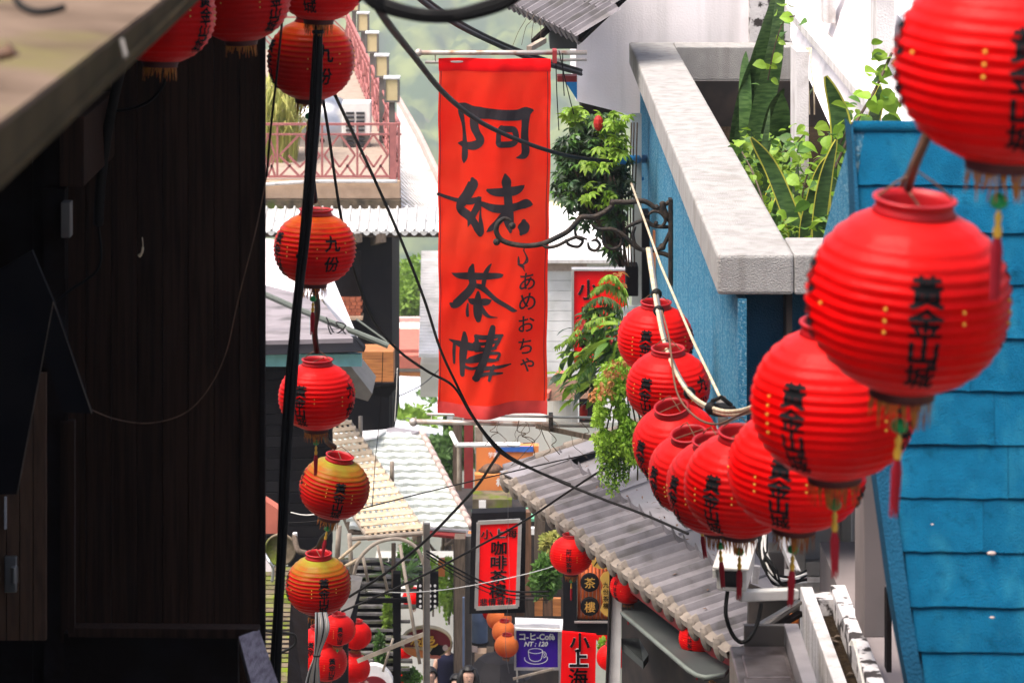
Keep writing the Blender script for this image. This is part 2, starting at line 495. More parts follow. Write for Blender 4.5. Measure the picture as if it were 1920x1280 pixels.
def brush(mb, strokes, place, step=.0004):
    """brush strokes: each a list of (x, y, width), sent through place(x, y, lift)"""
    for si, st in enumerate(strokes):
        pts = spline(st, 6)
        L, R = [], []
        for i, (x, y, wd) in enumerate(pts):
            a, b = pts[max(i - 1, 0)], pts[min(i + 1, len(pts) - 1)]
            dx, dy = b[0] - a[0], b[1] - a[1]
            q = math.hypot(dx, dy) or 1
            h = max(wd, .5) / 2
            L.append((x - dy / q * h, y + dx / q * h)); R.append((x + dy / q * h, y - dx / q * h))
        lift = step * (si + 1)
        n = len(pts)
        mb.add([place(x, y, lift) for x, y in L + R], [(i, i + 1, n + i + 1, n + i) for i in range(n - 1)])
        for (x, y, wd), sgn in ((pts[0], 0), (pts[-1], 1)):      # round ends
            c = [place(x + wd / 2 * math.cos(2 * PI * k / 10), y + wd / 2 * math.sin(2 * PI * k / 10), lift + step * (.3 + .2 * sgn)) for k in range(10)]
            mb.add(c, [tuple(range(10))])
    return mb
# ------------------------------------------------------------------ ground, valley and hill
def street_z(y): return -1.75 - .3105 * max(min(y, 75), -6)

mb = MB()                             # the stepped lane running down between the houses
y, tread = -4.0, .62
while y < 70:
    z = street_z(y)
    mb.box(-2.6, 2.6, y, y + tread + .02, z - .6, z)
    y += tread
struct('street', mb, 'stone')

def land(x, y):
    if y < 75: z = street_z(y) - 1.2
    elif y < 700: z = -26.2 - (y - 75) * .354
    elif y < 1150: z = -247.4 + (y - 700) * .03
    else: z = -233.9 + (y - 1150) * .36
    return z + .03 * x * (y > 75) * min(1, (y - 75) / 200) + 14 * noise.noise(V((x * .006, y * .005, 0))) * min(1, max(0, y - 75) / 250)
mb = MB()
xs = [-630 + i * 60 for i in range(22)]
ys = [-30, 0, 20, 40, 60, 75, 90, 110, 140, 180, 230, 290, 350, 420, 500, 600, 700, 800, 900, 1020, 1150, 1260, 1400, 1550, 1700, 1850, 2000, 2150]
mb.add([(x, y, land(x, y)) for y in ys for x in xs], [(j * 22 + i, j * 22 + i + 1, (j + 1) * 22 + i + 1, (j + 1) * 22 + i) for j in range(len(ys) - 1) for i in range(21)])
struct('terrain', mb, 'rough_ground', smooth=True)

# the wooded slope across the valley: crowns as domes over the ground
rng = random.Random(3)
cell = 12.0
crowns = {}
def crown(i, j):
    if (i, j) not in crowns:
        q = random.Random(i * 7919 + j * 104729)
        crowns[i, j] = (i + q.random(), j + q.random(), q.uniform(.55, 1.0), q.uniform(.6, 1.25))
    return crowns[i, j]
def canopy(x, y):
    gx, gy = x / cell, y / cell
    i0, j0 = int(math.floor(gx)), int(math.floor(gy))
    h = 0
    for i in (i0 - 1, i0, i0 + 1):
        for j in (j0 - 1, j0, j0 + 1):
            cx, cy, r, t = crown(i, j)
            q = ((gx - cx) ** 2 + (gy - cy) ** 2) / (r * r)
            if q < 1: h = max(h, t * math.sqrt(1 - q))
    return h * 10.0 + 1.6 * noise.noise(V((x * .5, y * .5, 2)))
mb = MB()
x0, x1, y0, y1, st, sy_ = -220, 220, 1160, 1960, 2.6, 5.0
nx, ny = int((x1 - x0) / st), int((y1 - y0) / sy_)
vs = []
for j in range(ny + 1):
    for i in range(nx + 1):
        x, y = x0 + i * st, y0 + j * sy_
        vs.append((x, y, land(x, y) + 1 + canopy(x, y)))
mb.add(vs, [(j * (nx + 1) + i, j * (nx + 1) + i + 1, (j + 1) * (nx + 1) + i + 1, (j + 1) * (nx + 1) + i) for j in range(ny) for i in range(nx)])
struct('forest', mb, 'far_forest', kind='stuff', smooth=True)

# ------------------------------------------------------------------ foliage kit
def leaf_quads(n, rad, size, seed, flat=.5, aspect=.5, sq=(1, 1, 1), shell=.55, folds=True):
    """many small bent leaves filling an ellipsoid round the origin"""
    q = random.Random(seed)
    mb = MB()
    for _ in range(n):
        while True:
            p = V((q.uniform(-1, 1), q.uniform(-1, 1), q.uniform(-1, 1)))
            if 1e-3 < p.length < 1 and (p.length > shell or q.random() < .35): break
        lump = .78 + .35 * noise.noise(p * 2.3 + V((seed, 0, 0)))
        c = V((p.x * sq[0], p.y * sq[1], p.z * sq[2])) * rad * lump
        d = (p.normalized() + V((q.uniform(-1, 1), q.uniform(-1, 1), q.uniform(-1, .6)))).normalized()
        u = d.cross(V((q.uniform(-1, 1), q.uniform(-1, 1), q.uniform(-1, 1)))).normalized()
        n_ = d.cross(u)
        s = size * q.uniform(.6, 1.3)
        a, b = c - d * s * .5, c + d * s * .5
        m1 = c + u * s * aspect * .5 + n_ * s * .12; m2 = c - u * s * aspect * .5 + n_ * s * .12
        mb.add([a, m1, b, m2], [(0, 1, 2), (0, 2, 3)])
    return mb

def leaf_blade(length, width, droop=.3, fold=.15, n=4):
    """one pointed leaf along +Y from the origin"""
    vs, fs = [], []
    for i in range(n + 1):
        t = i / n
        wd = width * math.sin(PI * min(.97, .08 + .9 * t)) ** .8 * .5 if i < n else 0.0
        z = -droop * length * t * t
        y = length * t
        vs += [(-wd, y, z + fold * wd), (0, y, z), (wd, y, z + fold * wd)]
    for i in range(n):
        a = i * 3
        fs += [(a, a + 1, a + 4, a + 3), (a + 1, a + 2, a + 5, a + 4)]
    mb = MB(); mb.add(vs, fs); return mb

def whorl(nl=7, length=.1, width=.035):
    """a palmate leaf: leaflets round one stalk tip"""
    mb = MB()
    for k in range(nl):
        b = leaf_blade(length * (1 - .12 * (k % 2)), width, .45, .25, 3)
        r = Matrix.Rotation(2 * PI * k / nl, 3, 'Z') @ Matrix.Rotation(-.15, 3, 'X')
        mb.add([r @ v + V((0, 0, 0)) for v in b.v], b.f)
    return mb

def scatter(parent, name, meshes, spots, q, smin=.8, smax=1.25, tilt=.8, face=None):
    """copies of a few leaf meshes at the spots (world points), each an object"""
    for p in spots:
        o = put(name, q.choice(meshes), parent, V(p) - wpos(parent))
        if face is None: o.rotation_euler = (q.uniform(-tilt, tilt), q.uniform(-tilt, tilt), q.uniform(0, 2 * PI))
        else: o.rotation_euler = face(p, q)
        s = q.uniform(smin, smax); o.scale = (s, s, s)

def tree(name, label, x, y, zb, h, rad, m, seed, group, n=2600, leaf=.34, sq=(1, 1, .85)):
    t = thing(name, label, 'tree', (x, y, zb), group)
    q = random.Random(seed)
    tr = MB()
    top = h - rad * .7
    tr.tube([(x, y, zb), (x + .1, y, zb + top * .5), (x + q.uniform(-.3, .3), y, zb + top)], [.22, .16, .08], 8)
    for k in range(6):
        a = q.uniform(0, 2 * PI); z = zb + top * q.uniform(.5, .95)
        tr.tube([(x, y, z), (x + math.cos(a) * rad * .4, y + math.sin(a) * rad * .4, z + rad * .25), (x + math.cos(a) * rad * .75, y + math.sin(a) * rad * .75, z + rad * .6)], [.08, .05, .02], 6)
    part('trunk', tr, 'bark', t)
    cr = MB()
    for k in range(7):
        a = 2 * PI * k / 7 + q.random(); r = rad * q.uniform(.45, .62) if k else rad * .7
        off = V((math.cos(a) * rad * .55, math.sin(a) * rad * .55, q.uniform(-.25, .45) * rad)) if k else V((0, 0, rad * .2))
        b = leaf_quads(n // 7, r, leaf, seed * 11 + k, sq=sq)
        c = V((x, y, zb + h - rad * .8)) + off
        cr.add([v + c for v in b.v], b.f)
    part('crown', cr, m, t)
    return t

# trees on the slope below the lane
tc = ['bright green round tree behind the red roofed house', 'pale green tree left of the white gable, above the red roof', 'leafy green tree peeping out below the banner pole',
      'tall green tree behind the pale blue tiled roof', 'low green tree by the far end of the tiled roof']
for k, (px, py, dd, h, rad, m) in enumerate([(752, 545, 128, 8, 2.1, 'tree_leaf'), (793, 545, 122, 8, 1.9, 'tree_leaf'), (848, 800, 92, 8, 1.6, 'tree_leaf_deep'),
                                             (775, 815, 88, 8, 1.4, 'tree_leaf'), (830, 870, 84, 7, 1.3, 'tree_leaf_deep')]):
    c = P(px, py, dd)
    tree('leafy_tree', tc[k], c.x, dd, c.z - h + rad * .8, h, rad, m, 20 + k, 'trees below the lane', 2400, .30)
# ================================================================== LEFT SIDE
# ---- the near eave, its pale top seen from above
t = thing('stone_eave', 'pale stained eave slab in the upper left corner, close and out of focus', 'eave', (-1.6, 4, -.7))
mb = MB()
a0, a1 = P(0, 228, 4.58), P(300, 2, 6.72)
b0, b1 = P(0, 342, 4.58), P(352, 2, 7.2)
def ext(p, q, y): return p + (q - p) * ((y - p.y) / (q.y - p.y))
T0, T1 = ext(a0, a1, 2.5), ext(a0, a1, 16.7)
B0, B1 = ext(b0, b1, 2.5), ext(b0, b1, 16.7)
T1.x = B1.x = -1.75  # unseen far corner, cut back to let light onto the lantern below
Tm, Bm = ext(a0, a1, 13.6), ext(b0, b1, 13.6)
W = V((-3.4, 0, .3))
part('slab', MB().slab([T0, Tm, T1, T1 + W, T0 + W], (0, 0, -.012)), 'eave_top', t)
f = MB()
e = V((-3.4, 0, .3))
for p in (0,):
  for lo, up in (([B0, Bm], [T0 + V((0, 0, -.013)), Tm + V((0, 0, -.013))]), ([Bm, B1], [Tm + V((0, 0, -.013)), T1 + V((0, 0, -.013))])):
    f.add([up[0], up[1], lo[1], lo[0], up[0] + e, up[1] + e, lo[1] + e, lo[0] + e], [(0, 1, 2, 3), (7, 6, 5, 4), (0, 4, 5, 1), (3, 2, 6, 7), (0, 3, 7, 4), (1, 5, 6, 2)])
part('fascia', f, 'eave_face', t)
part('cable_clip', MB().beam(P(228, 75, 5.75), P(236, 108, 5.72), .006, .01), 'lamp_metal', t)
solo('loose_cable', MB().tube([P(*p) for p in spline([(20, -30, 4.75), (34, 6, 4.72), (62, 22, 4.70), (92, 21, 4.70), (120, 14, 4.72)])], .006, 6), 'black_rubber',
     'short black cable end lying on the pale eave slab', 'cable', smooth=True)
solo('dry_leaf', MB().tube([P(*p) for p in spline([(-6, 106, 4.66), (6, 100, 4.66), (18, 98, 4.66), (26, 92, 4.66)])], [.004] + [.012] * 20 + [.016] * 3 + [.003], 6), 'brown_wood',
     'curled brown dry leaf at the left edge of the eave slab', 'leaf')

part('unseen_house_wall', MB().box(-3.3, -3.1, 2.5, 16.25, -6.5, -.50), 'black_wood', t)  # unseen wall under the eave, added to keep light off the planks
# ---- dark plank wall
WD = 16.2
t = thing('plank_wall', 'nearly black vertical plank wall filling the left of the picture', 'wall', P(314, 1280, WD))
pw = 48 * WD / FOC
for k in range(8):
    x = P(497, 0, WD).x - pw * (k + 1)
    q = random.Random(k)
    z0, z1 = P(0, 1300, WD).z, P(0, -130, WD).z
    dy = q.uniform(0, .008)
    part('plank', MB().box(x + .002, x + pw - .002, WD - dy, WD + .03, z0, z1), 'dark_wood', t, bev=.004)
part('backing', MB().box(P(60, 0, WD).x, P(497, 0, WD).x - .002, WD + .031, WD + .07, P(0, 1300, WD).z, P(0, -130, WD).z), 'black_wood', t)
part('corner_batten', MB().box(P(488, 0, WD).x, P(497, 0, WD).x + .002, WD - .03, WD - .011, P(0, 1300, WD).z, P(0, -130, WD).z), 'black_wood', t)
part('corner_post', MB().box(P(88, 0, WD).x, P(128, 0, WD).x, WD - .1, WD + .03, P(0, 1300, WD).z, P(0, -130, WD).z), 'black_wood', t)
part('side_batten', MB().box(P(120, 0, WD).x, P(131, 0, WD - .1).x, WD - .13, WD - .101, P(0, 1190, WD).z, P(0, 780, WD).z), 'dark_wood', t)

part('end_panel', MB().box(-9, P(60, 0, WD).x - .002, WD + .03, WD + .09, P(0, 1500, WD).z, P(0, -130, WD).z), 'black_wood', t)
t = thing('shed_door', 'dark plank door with a metal latch at the far left', 'door', P(40, 1300, 15.9))
for k in range(5):
    part('plank', MB().box(P(-38 + k * 25, 0, 15.9).x + .003, P(-13 + k * 25, 0, 15.9).x - .003, 15.9, 15.94, P(0, 1200, 15.9).z, P(0, 700, 15.9).z), 'brown_wood', t)
h = MB(); h.box(P(10, 0, 15.9).x, P(33, 0, 15.9).x, 15.87, 15.899, P(0, 1108, 15.9).z, P(0, 1040, 15.9).z)
lt = part('latch', h, 'steel', t, bev=.006)
part('latch_knob', MB().tube([P(27, 1062, 15.86), P(27, 1092, 15.86)], .02, 8), 'steel', lt)
part('strip', MB().box(P(9, 0, 15.9).x, P(13, 0, 15.9).x, 15.88, 15.899, P(0, 990, 15.9).z, P(0, 930, 15.9).z), 'white_paint', t)

t = thing('dark_awning', 'black hanging awning with pointed hem against the plank wall', 'awning', P(60, 780, 13.2))
part('cloth', MB().slab([P(-60, 540, 13.2), P(60, 470, 13.2), P(100, 565, 13.2), P(172, 775, 13.2), P(118, 772, 13.2), P(82, 660, 13.2), P(32, 926, 13.2), P(-60, 928, 13.2)], (0, .03, 0)), 'black_paint', t)
part('hem', MB().tube([P(32, 926, 13.18), P(100, 566, 13.18), P(172, 775, 13.18)], .0035, 5), 'old_wood', t)

# counter with its weathered rail in front of the wall
t = thing('counter_frame', 'weathered grey timber frame of a counter below the plank wall', 'counter', P(300, 1320, 14))
part('front_rail', MB().beam(P(130, 1180, 14.2), P(486, 1183, 14.2), .09, .045), 'dark_wood', t, bev=.004)  # same weathered frame, its dimness put into a darker wood colour
part('side_rail', MB().slab([P(447, 1192, 14.05), P(486, 1178, 14.2), P(540, 1330, 12.6), P(486, 1340, 12.5)], (0, .0, -.05)), 'weathered_wood', t, bev=.004)
part('front_panel', MB().box(P(120, 0, 14.25).x, P(446, 0, 14.25).x, 14.25, 14.3, P(0, 1400, 14.2).z, P(0, 1192, 14.2).z), 'black_wood', t)
part('upright', MB().box(P(130, 0, 14.2).x, P(142, 0, 14.2).x, 14.15, 14.2, P(0, 1180, 14.2).z, P(0, 785, 14.2).z), 'dark_wood', t)

solo('meter_box', MB().box(P(117, 0, 15).x, P(163, 0, 15).x, 14.9, 16.05, P(0, 345, 15).z, P(0, 215, 15).z), 'dark_wood', 'flat dark box high on the plank wall under the eave', 'box', bev=.008)
t = thing('switch_box', 'dark switch box with a small grey cover beside the plank wall', 'switch box', P(120, 470, 15))
part('housing', MB().box(P(86, 0, 15).x, P(124, 0, 15).x, 14.95, 15.05, P(0, 520, 15).z, P(0, 352, 15).z), 'black_wood', t)
part('cover', MB().box(P(116, 0, 14.9).x, P(134, 0, 14.9).x, 14.86, 14.949, P(0, 438, 15).z, P(0, 372, 15).z), 'lamp_metal', t, bev=.006)
solo('hooked_straw', MB().tube([P(*p) for p in spline([(267, 445, 16.1), (268, 462, 16.1), (266, 474, 16.1), (260, 481, 16.1)])], [.003] * 9 + [.007] * 10 + [.010] * 5 + [.004], 5), 'bamboo',
     'pale straw hook stuck on the dark planks', 'hook')

def dark_wire(label, pts, r, m='dark_cable'): return wire(label, pts, r, m, group='cables on the plank wall')
dark_wire('thin cable looping low across the dark plank wall', [(500, 330, 15.9), (480, 430, 15.9), (447, 560, 15.9), (424, 660, 15.9), (390, 730, 15.9), (345, 775, 15.9), (280, 793, 15.9), (215, 785, 15.9), (165, 765, 15.8)], .004, 'brown_wood')
dark_wire('thin wire hanging down from the eave past the top lantern', [(531, 20, 15.4), (520, 130, 15.4), (508, 240, 15.5), (500, 330, 15.9)], .007)
dark_wire('black cable sagging from the eave to the meter box', [(345, 60, 15.6), (300, 170, 15.6), (240, 205, 15.8), (150, 206, 16)], .009, 'black_rubber')
dark_wire('thick black cable running down the wall behind the eave', [(240, 90, 15.4), (222, 150, 15.5), (205, 230, 15.6), (190, 330, 15.7), (184, 420, 15.8)], .030, 'black_rubber')
dark_wire('black cable falling from the switch box', [(184, 420, 15.8), (186, 500, 15.8), (130, 545, 15.8), (95, 575, 15.8)], .008, 'black_rubber')

# ---- black cable bundles hanging in front of the left lantern string
t = thing('cable_bundle', 'thick black cable bundle dropping past the left lantern string', 'cables', P(515, 1300, 15))
path = [(603, -90, 15.6), (597, 35, 15.6), (592, 180, 15.6), (576, 390, 15.5), (560, 540, 15.5), (547, 700, 15.4), (535, 860, 15.3), (526, 1060, 15.2), (514, 1300, 15.1)]
for k, (dx, r) in enumerate(((-4, .018), (4, .016), (0, .017), (6, .012))):
    part('cable', MB().tube([P(*p) for p in spline([(a + dx + 2 * math.sin(i * 2.1 + k), b, c - .02 * (k % 2)) for i, (a, b, c) in enumerate(path)])], r, 7), 'black_rubber', t, smooth=True)
for j, (px, py) in enumerate(((596, 60), (566, 480), (540, 800))):
    part('cable_tie', MB().lathe([(.032, -.008), (.032, .008)], 10, P(px, py, 15.5)), 'black_rubber', t)

# black cable hanging in an arc across the top edge, very near
t = thing('cable_arc', 'thick black cable bundle sagging across the top of the picture', 'cables', P(820, 40, 8))
for k, dy in enumerate((0, 7, -7, 12)):
    part('cable', MB().tube([P(*p) for p in spline([(640, -70 + dy, 8.1), (690, -8 + dy, 8), (730, 12 + dy, 8), (790, 27 + dy * .8, 7.9), (850, 28 + dy * .8, 7.9), (910, 14 + dy, 7.9), (960, -6 + dy, 7.9), (1010, -50 + dy, 7.9)])], .011 - .001 * k, 6), 'black_rubber', t, smooth=True)

# ================================================================== HOUSE WITH THE ROOF TERRACE
TD = 55
t = thing('terrace_house', 'house with a pink railed roof terrace behind the left lanterns', 'house', P(620, 820, TD))
fl = P(742, 340, TD).z
cR = V((P(748, 0, TD).x, TD, fl)); cL = V((P(470, 0, TD).x, TD, fl))
far = P(648, 140, 80); far.z = fl
cRf = V((far.x, 80, fl)); cLf = V((-9.0, 80, fl))
part('terrace_floor', MB().slab([cL, cR, cRf, cLf], (0, 0, -.12)), 'terrace_floor', t)
p0 = MB().box(cL.x, P(751, 0, TD).x, TD - .1, TD + .15, P(0, 372, TD).z, fl + .03)
part('slab_edge', p0, 'concrete', t, bev=.02)
part('lower_band', MB().box(cL.x, P(752, 0, TD).x, TD - .16, TD + .12, P(0, 402, TD).z, P(0, 372, TD).z - .003), 'mossy_concrete', t, bev=.02)
pipe = MB().tube([P(*p) for p in spline([(480, 347, 54.8), (540, 343, 54.8), (600, 340, 54.8), (745, 340, 54.8)])], .035, 6)
part('pipe', pipe, 'white_paint', t, smooth=True)
# eave of clay tiles below the terrace
def tile_mesh(w_, l, rise=.035, m='tile_white', th=.02, flat=False, n=8):
    """one pan tile: along +Y it climbs, its left edge carries a roll"""
    mb = MB(); top = []
    if flat: prof = [(0, 0), (w_ * .96, 0)]
    else: prof = [(0, 0), (w_ * .08, rise), (w_ * .22, rise), (w_ * .34, .004), (w_ * .65, -.012), (w_ * .99, 0)]
    k = len(prof)
    vs = [(x, 0, z + th) for x, z in prof] + [(x, l, z) for x, z in prof] + [(x, 0, z) for x, z in prof]
    fs = [(i, i + 1, k + i + 1, k + i) for i in range(k - 1)] + [(2 * k + i, 2 * k + i + 1, i + 1, i) for i in range(k - 1)]
    mb.add(vs, fs)
    return mb.mesh('tile', m)
def frame(e, n):
    e = V(e).normalized(); n = V(n).normalized(); u = e.cross(n).normalized(); n = u.cross(e)
    return Matrix(((e.x, n.x, u.x), (e.y, n.y, u.y), (e.z, n.z, u.z))).to_euler()
def tiles(parent, me, o, e, n, cols, rows, pw_, pl, name='tile', keep=None):
    """lay a field of tiles on the plane through o, spanned by e (along the eave) and n (up the slope)"""
    e, n = V(e).normalized(), V(n).normalized()
    r = frame(e, n); base = wpos(parent)
    for j in range(rows):
        for i in range(cols):
            if keep and not keep(i, j): continue
            put(name, me, parent, V(o) + e * (pw_ * i) + n * (pl * j) - base, r)
tw = 17.5 * .01
o0 = P(470, 436, TD - 1.2)
ncol = 20
tm = tile_mesh(tw, .62, .05)
tiles(t, tm, o0, (1, 0, 0), (0, 1, .27), ncol, 2, tw, .5)
dm = MB()
dm.slab([(-.075 + .15 * k / 8, 0, -.085 * math.sin(PI * k / 8) ** .6) for k in range(9)], (0, .03, 0))
dme = dm.mesh('drip_tile', 'tile_white')
for i in range(ncol): put('drip_tile', dme, t, o0 + V((tw * (i + .15), -.01, .03)) - wpos(t))
part('eave_board', MB().box(o0.x, o0.x + ncol * tw, TD - 1.12, TD - .1, o0.z - .1, o0.z - .03), 'old_wood', t)
# the pale side slope right of the terrace
mb = MB()
A, B, Cc, Dd = P(744, 185, 76), P(830, 352, 60), P(822, 444, 54), P(744, 408, 55)
NR = 34
for j in range(NR):
    v0, v1 = j / NR, (j + 1) / NR
    up = V((0, -.02, .05))
    p = [bilin(Dd, Cc, B, A, u, v0) for u in (0, 1)]
    q = [bilin(Dd, Cc, B, A, u, v1 + .01) for u in (0, 1)]
    mb.add([p[0] + up, p[1] + up, q[1], q[0], p[0] - up * .4, p[1] - up * .4], [(0, 1, 2, 3), (4, 5, 1, 0)])
part('side_roof', mb, 'siding_white', t, kind='stuff')
part('verge', MB().tube([A + V((0, 0, .05)), bilin(A, B, B, A, .5, 0) + V((.05, 0, .05)), B + V((0, 0, .05))], .09, 6), 'verge_pink', t)
part('eave_tube', MB().tube([Dd + V((0, -.1, .02)), Cc + V((.1, -.1, .02))], .05, 6), 'tile_white', t)
# upper wall parts under the eave: black timber front
part('black_front', MB().box(P(598, 0, 54.4).x, P(735, 0, 54.4).x, 54.4, 58, P(0, 830, 54.4).z, P(0, 440, 54.4).z), 'black_paint', t)
for px in (655, 700):
    part('bracket', MB().beam(P(px, 452, 54.2), P(px + 18, 446, 53.6), .12, .16), 'old_wood', t)
part('dark_panel', MB().box(P(628, 0, 54.3).x, P(676, 0, 54.3).x, 54.33, 54.39, P(0, 556, 54.4).z, P(0, 470, 54.4).z), 'black_wood', t)
br = MB()
for r_ in range(5):
    for c_ in range(5):
        x = P(624 + c_ * 10.5 + (r_ % 2) * 3, 0, 54).x; z = P(0, 562 + r_ * 6.4, 54).z
        part('brick', MB().box(x, x + .094, 54.1, 54.39, z - .058, z), 'brick', t)
part('brick_sill', MB().box(P(622, 0, 54).x, P(680, 0, 54).x, 54.0, 54.39, P(0, 600, 54).z, P(0, 594, 54).z - .002), 'concrete', t)

# railing of the terrace
t2 = thing('terrace_railing', 'pink lattice railing round the roof terrace', 'railing', V((cR.x, TD, fl)))
top = P(742, 233, TD).z; bot = fl + .09
mid = P(0, 252, TD).z
part('top_rail', MB().beam((cL.x, TD, top), (cR.x, TD, top), .06, .045), 'pink_rail', t2)
part('mid_rail', MB().beam((cL.x, TD, mid), (cR.x + .05, TD, mid), .045, .035), 'pink_rail', t2)
part('bottom_rail', MB().beam((cL.x, TD, bot), (cR.x, TD, bot), .05, .04), 'pink_rail', t2)
part('corner_post', MB().box(P(731, 0, TD).x, P(743, 0, TD).x, TD - .06, TD + .06, fl, top + .02), 'pink_rail', t2)
xs_ = [cL.x + .25 + .62 * k for k in range(5)]
def lattice(x0, x1, y0, y1, z0, z1):
    m = MB()
    def pt(u, v): return V((x0 + (x1 - x0) * u, y0 + (y1 - y0) * u, z0 + (z1 - z0) * v))
    for (a, b) in (((0, .5), (.5, 1)), ((.5, 1), (1, .5)), ((1, .5), (.5, 0)), ((.5, 0), (0, .5)), ((0, 0), (.28, .28)), ((1, 0), (.72, .28)), ((.22, .5), (.5, .22)), ((.5, .22), (.78, .5))):
        m.beam(pt(*a), pt(*b), .04, .04)
    return m
edges = [P(px, 0, TD).x for px in (486, 520, 604, 670, 731)]
for k in range(4):
    part('lattice', lattice(edges[k] + .04, edges[k + 1] - .04, TD, TD, bot, mid), 'pink_rail', t2)
    part('baluster', MB().box(edges[k] - .02, edges[k] + .02, TD - .02, TD + .02, bot, top), 'pink_rail', t2)
dirv = (cRf - cR)
part('side_top_rail', MB().beam(cR + V((0, 0, top - fl)), cRf + V((0, 0, top - fl)), .06, .05), 'pink_rail', t2)
part('side_bottom_rail', MB().beam(cR + V((0, 0, .09)), cRf + V((0, 0, .09)), .05, .05), 'pink_rail', t2)
part('side_mid_rail', MB().beam(cR + V((0, 0, mid - fl)), cRf + V((0, 0, mid - fl)), .05, .04), 'pink_rail', t2)
for k in range(9):
    a, b = cR + dirv * (k / 9), cR + dirv * ((k + 1) / 9)
    part('lattice', lattice(a.x, b.x, a.y, b.y, bot, mid), 'pink_rail', t2)
    for j in range(3):
        p = cR + dirv * ((k + j / 3) / 9)
        part('baluster', MB().box(p.x - .022, p.x + .022, p.y - .03, p.y + .03, fl, top), 'pink_rail', t2)
part('back_rail', MB().beam((cLf.x, 80, top), (cRf.x, 80, top), .07, .06), 'pink_rail', t2)
part('back_mid_rail', MB().beam((cLf.x, 80, mid), (cRf.x, 80, mid), .05, .05), 'pink_rail', t2)
for k in range(8): part('lattice', lattice(cRf.x - .8 * (k + 1), cRf.x - .8 * k, 80, 80, bot, mid), 'pink_rail', t2)

# five lamps on posts along the railing
spots = [(735, 168, 55.2, 'box lamp with cream panes on the front corner post of the terrace'), (716, 124, 60.5, 'second box lamp along the terrace railing, counted from the front corner'),
         (698, 80, 65.5, 'middle one of the five box lamps along the terrace railing'), (681, 42, 71, 'fourth box lamp along the terrace railing, counted from the front corner'), (664, 5, 77, 'farthest box lamp of the terrace railing, at the top edge')]
for px, py, dd, lab in spots:
    c = P(px, py, dd)
    lp = thing('terrace_lamp', lab, 'lamp', (c.x, dd, fl), 'box lamps on the terrace railing')
    hw = .125
    z0, z1 = c.z - .22, c.z + .20
    part('post', MB().box(c.x - .055, c.x + .055, dd - .055, dd + .055, fl, z0), 'lamp_metal', lp)
    body = part('lamp_body', MB().box(c.x - hw + .012, c.x + hw - .012, dd - hw + .012, dd + hw - .012, z0 + .01, z1), 'lamp_glass', lp)
    fm = MB()
    for sx in (-1, 1):
        for sy in (-1, 1): fm.box(c.x + sx * hw - .018, c.x + sx * hw + .018, dd + sy * hw - .018, dd + sy * hw + .018, z0, z1)
        fm.box(c.x - hw, c.x + hw, dd + sx * hw - .015, dd + sx * hw + .015, z0 - .01, z0 + .028)
        fm.box(c.x + sx * hw - .015, c.x + sx * hw + .015, dd - hw, dd + hw, z0 - .01, z0 + .028)
    part('lamp_frame', fm, 'lamp_metal', body)
    part('cap', MB().box(c.x - hw - .03, c.x + hw + .03, dd - hw - .03, dd + hw + .03, z1 + .003, z1 + .05), 'lamp_cap', lp, bev=.01)

# air conditioner, water tank and grass on the terrace
c = P(668, 240, 60)
t = thing('air_conditioner', 'white air conditioner box standing on the terrace', 'air conditioner', (c.x, 60, fl))
part('casing', MB().box(c.x - .28, c.x + .30, 59.8, 60.3, fl + .25, P(0, 190, 60).z), 'ac_white', t, bev=.02)
for r_ in range(9):
    for s in (0, 1):
        z = P(0, 208 + r_ * 8, 60).z
        part('vent_slot', MB().box(c.x - .20 + s * .21, c.x - .03 + s * .21, 59.77, 59.798, z - .045, z), 'dark_slot', t)
part('stand', MB().box(c.x - .26, c.x + .28, 59.82, 60.2, fl, fl + .248), 'lamp_metal', t)
c = P(605, 262, 60)
t = thing('water_tank', 'round steel water tank lying on the roof terrace', 'water tank', (c.x, 60, fl))
tb = MB()
prof = [(.05, -.75), (.5, -.72), (.72, -.6), (.8, -.45), (.8, .45), (.72, .6), (.5, .72), (.05, .75)]
tb.lathe(prof, 32)
tb.v = [V((c.x + v.x, 60.6 + v.z, c.z + v.y)) for v in tb.v]
part('tank', tb, 'steel', t, smooth=True)
lg = MB()
for s in (-1, 1): lg.beam((c.x + s * .55, 60.2, fl), (c.x + s * .3, 60.2, c.z - .6), .06, .06); lg.beam((c.x + s * .55, 61, fl), (c.x + s * .3, 61, c.z - .6), .06, .06)
part('stand', lg, 'lamp_metal', t)
t = thing('grass_clump', 'tall yellowing grass clump behind the terrace railing', 'grass', P(520, 335, 58))
g = MB(); q = random.Random(5)
for k in range(260):
    b = P(q.uniform(488, 556), 335, q.uniform(57.5, 59)); b.z = fl
    h = q.uniform(.9, 2.1); a = q.uniform(0, 2 * PI); l = q.uniform(.15, .7)
    dx, dy = math.cos(a), math.sin(a)
    pts = [b, b + V((dx * l * .3, dy * l * .3, h * .6)), b + V((dx * l, dy * l, h * .85)), b + V((dx * l * 1.6, dy * l * 1.6, h * .7))]
    s = V((-dy, dx, 0)) * .018
    g.add([pts[0] - s, pts[0] + s, pts[1] - s, pts[1] + s, pts[2] - s, pts[2] + s, pts[3]], [(0, 1, 3, 2), (2, 3, 5, 4), (4, 5, 6)])
part('blades', g, 'grass_pale', t, kind='stuff')

# ================================================================== LOWER LEFT HOUSES
t = thing('black_house', 'black boarded house with a smooth grey roof and aqua trim', 'house', P(560, 1020, 33))
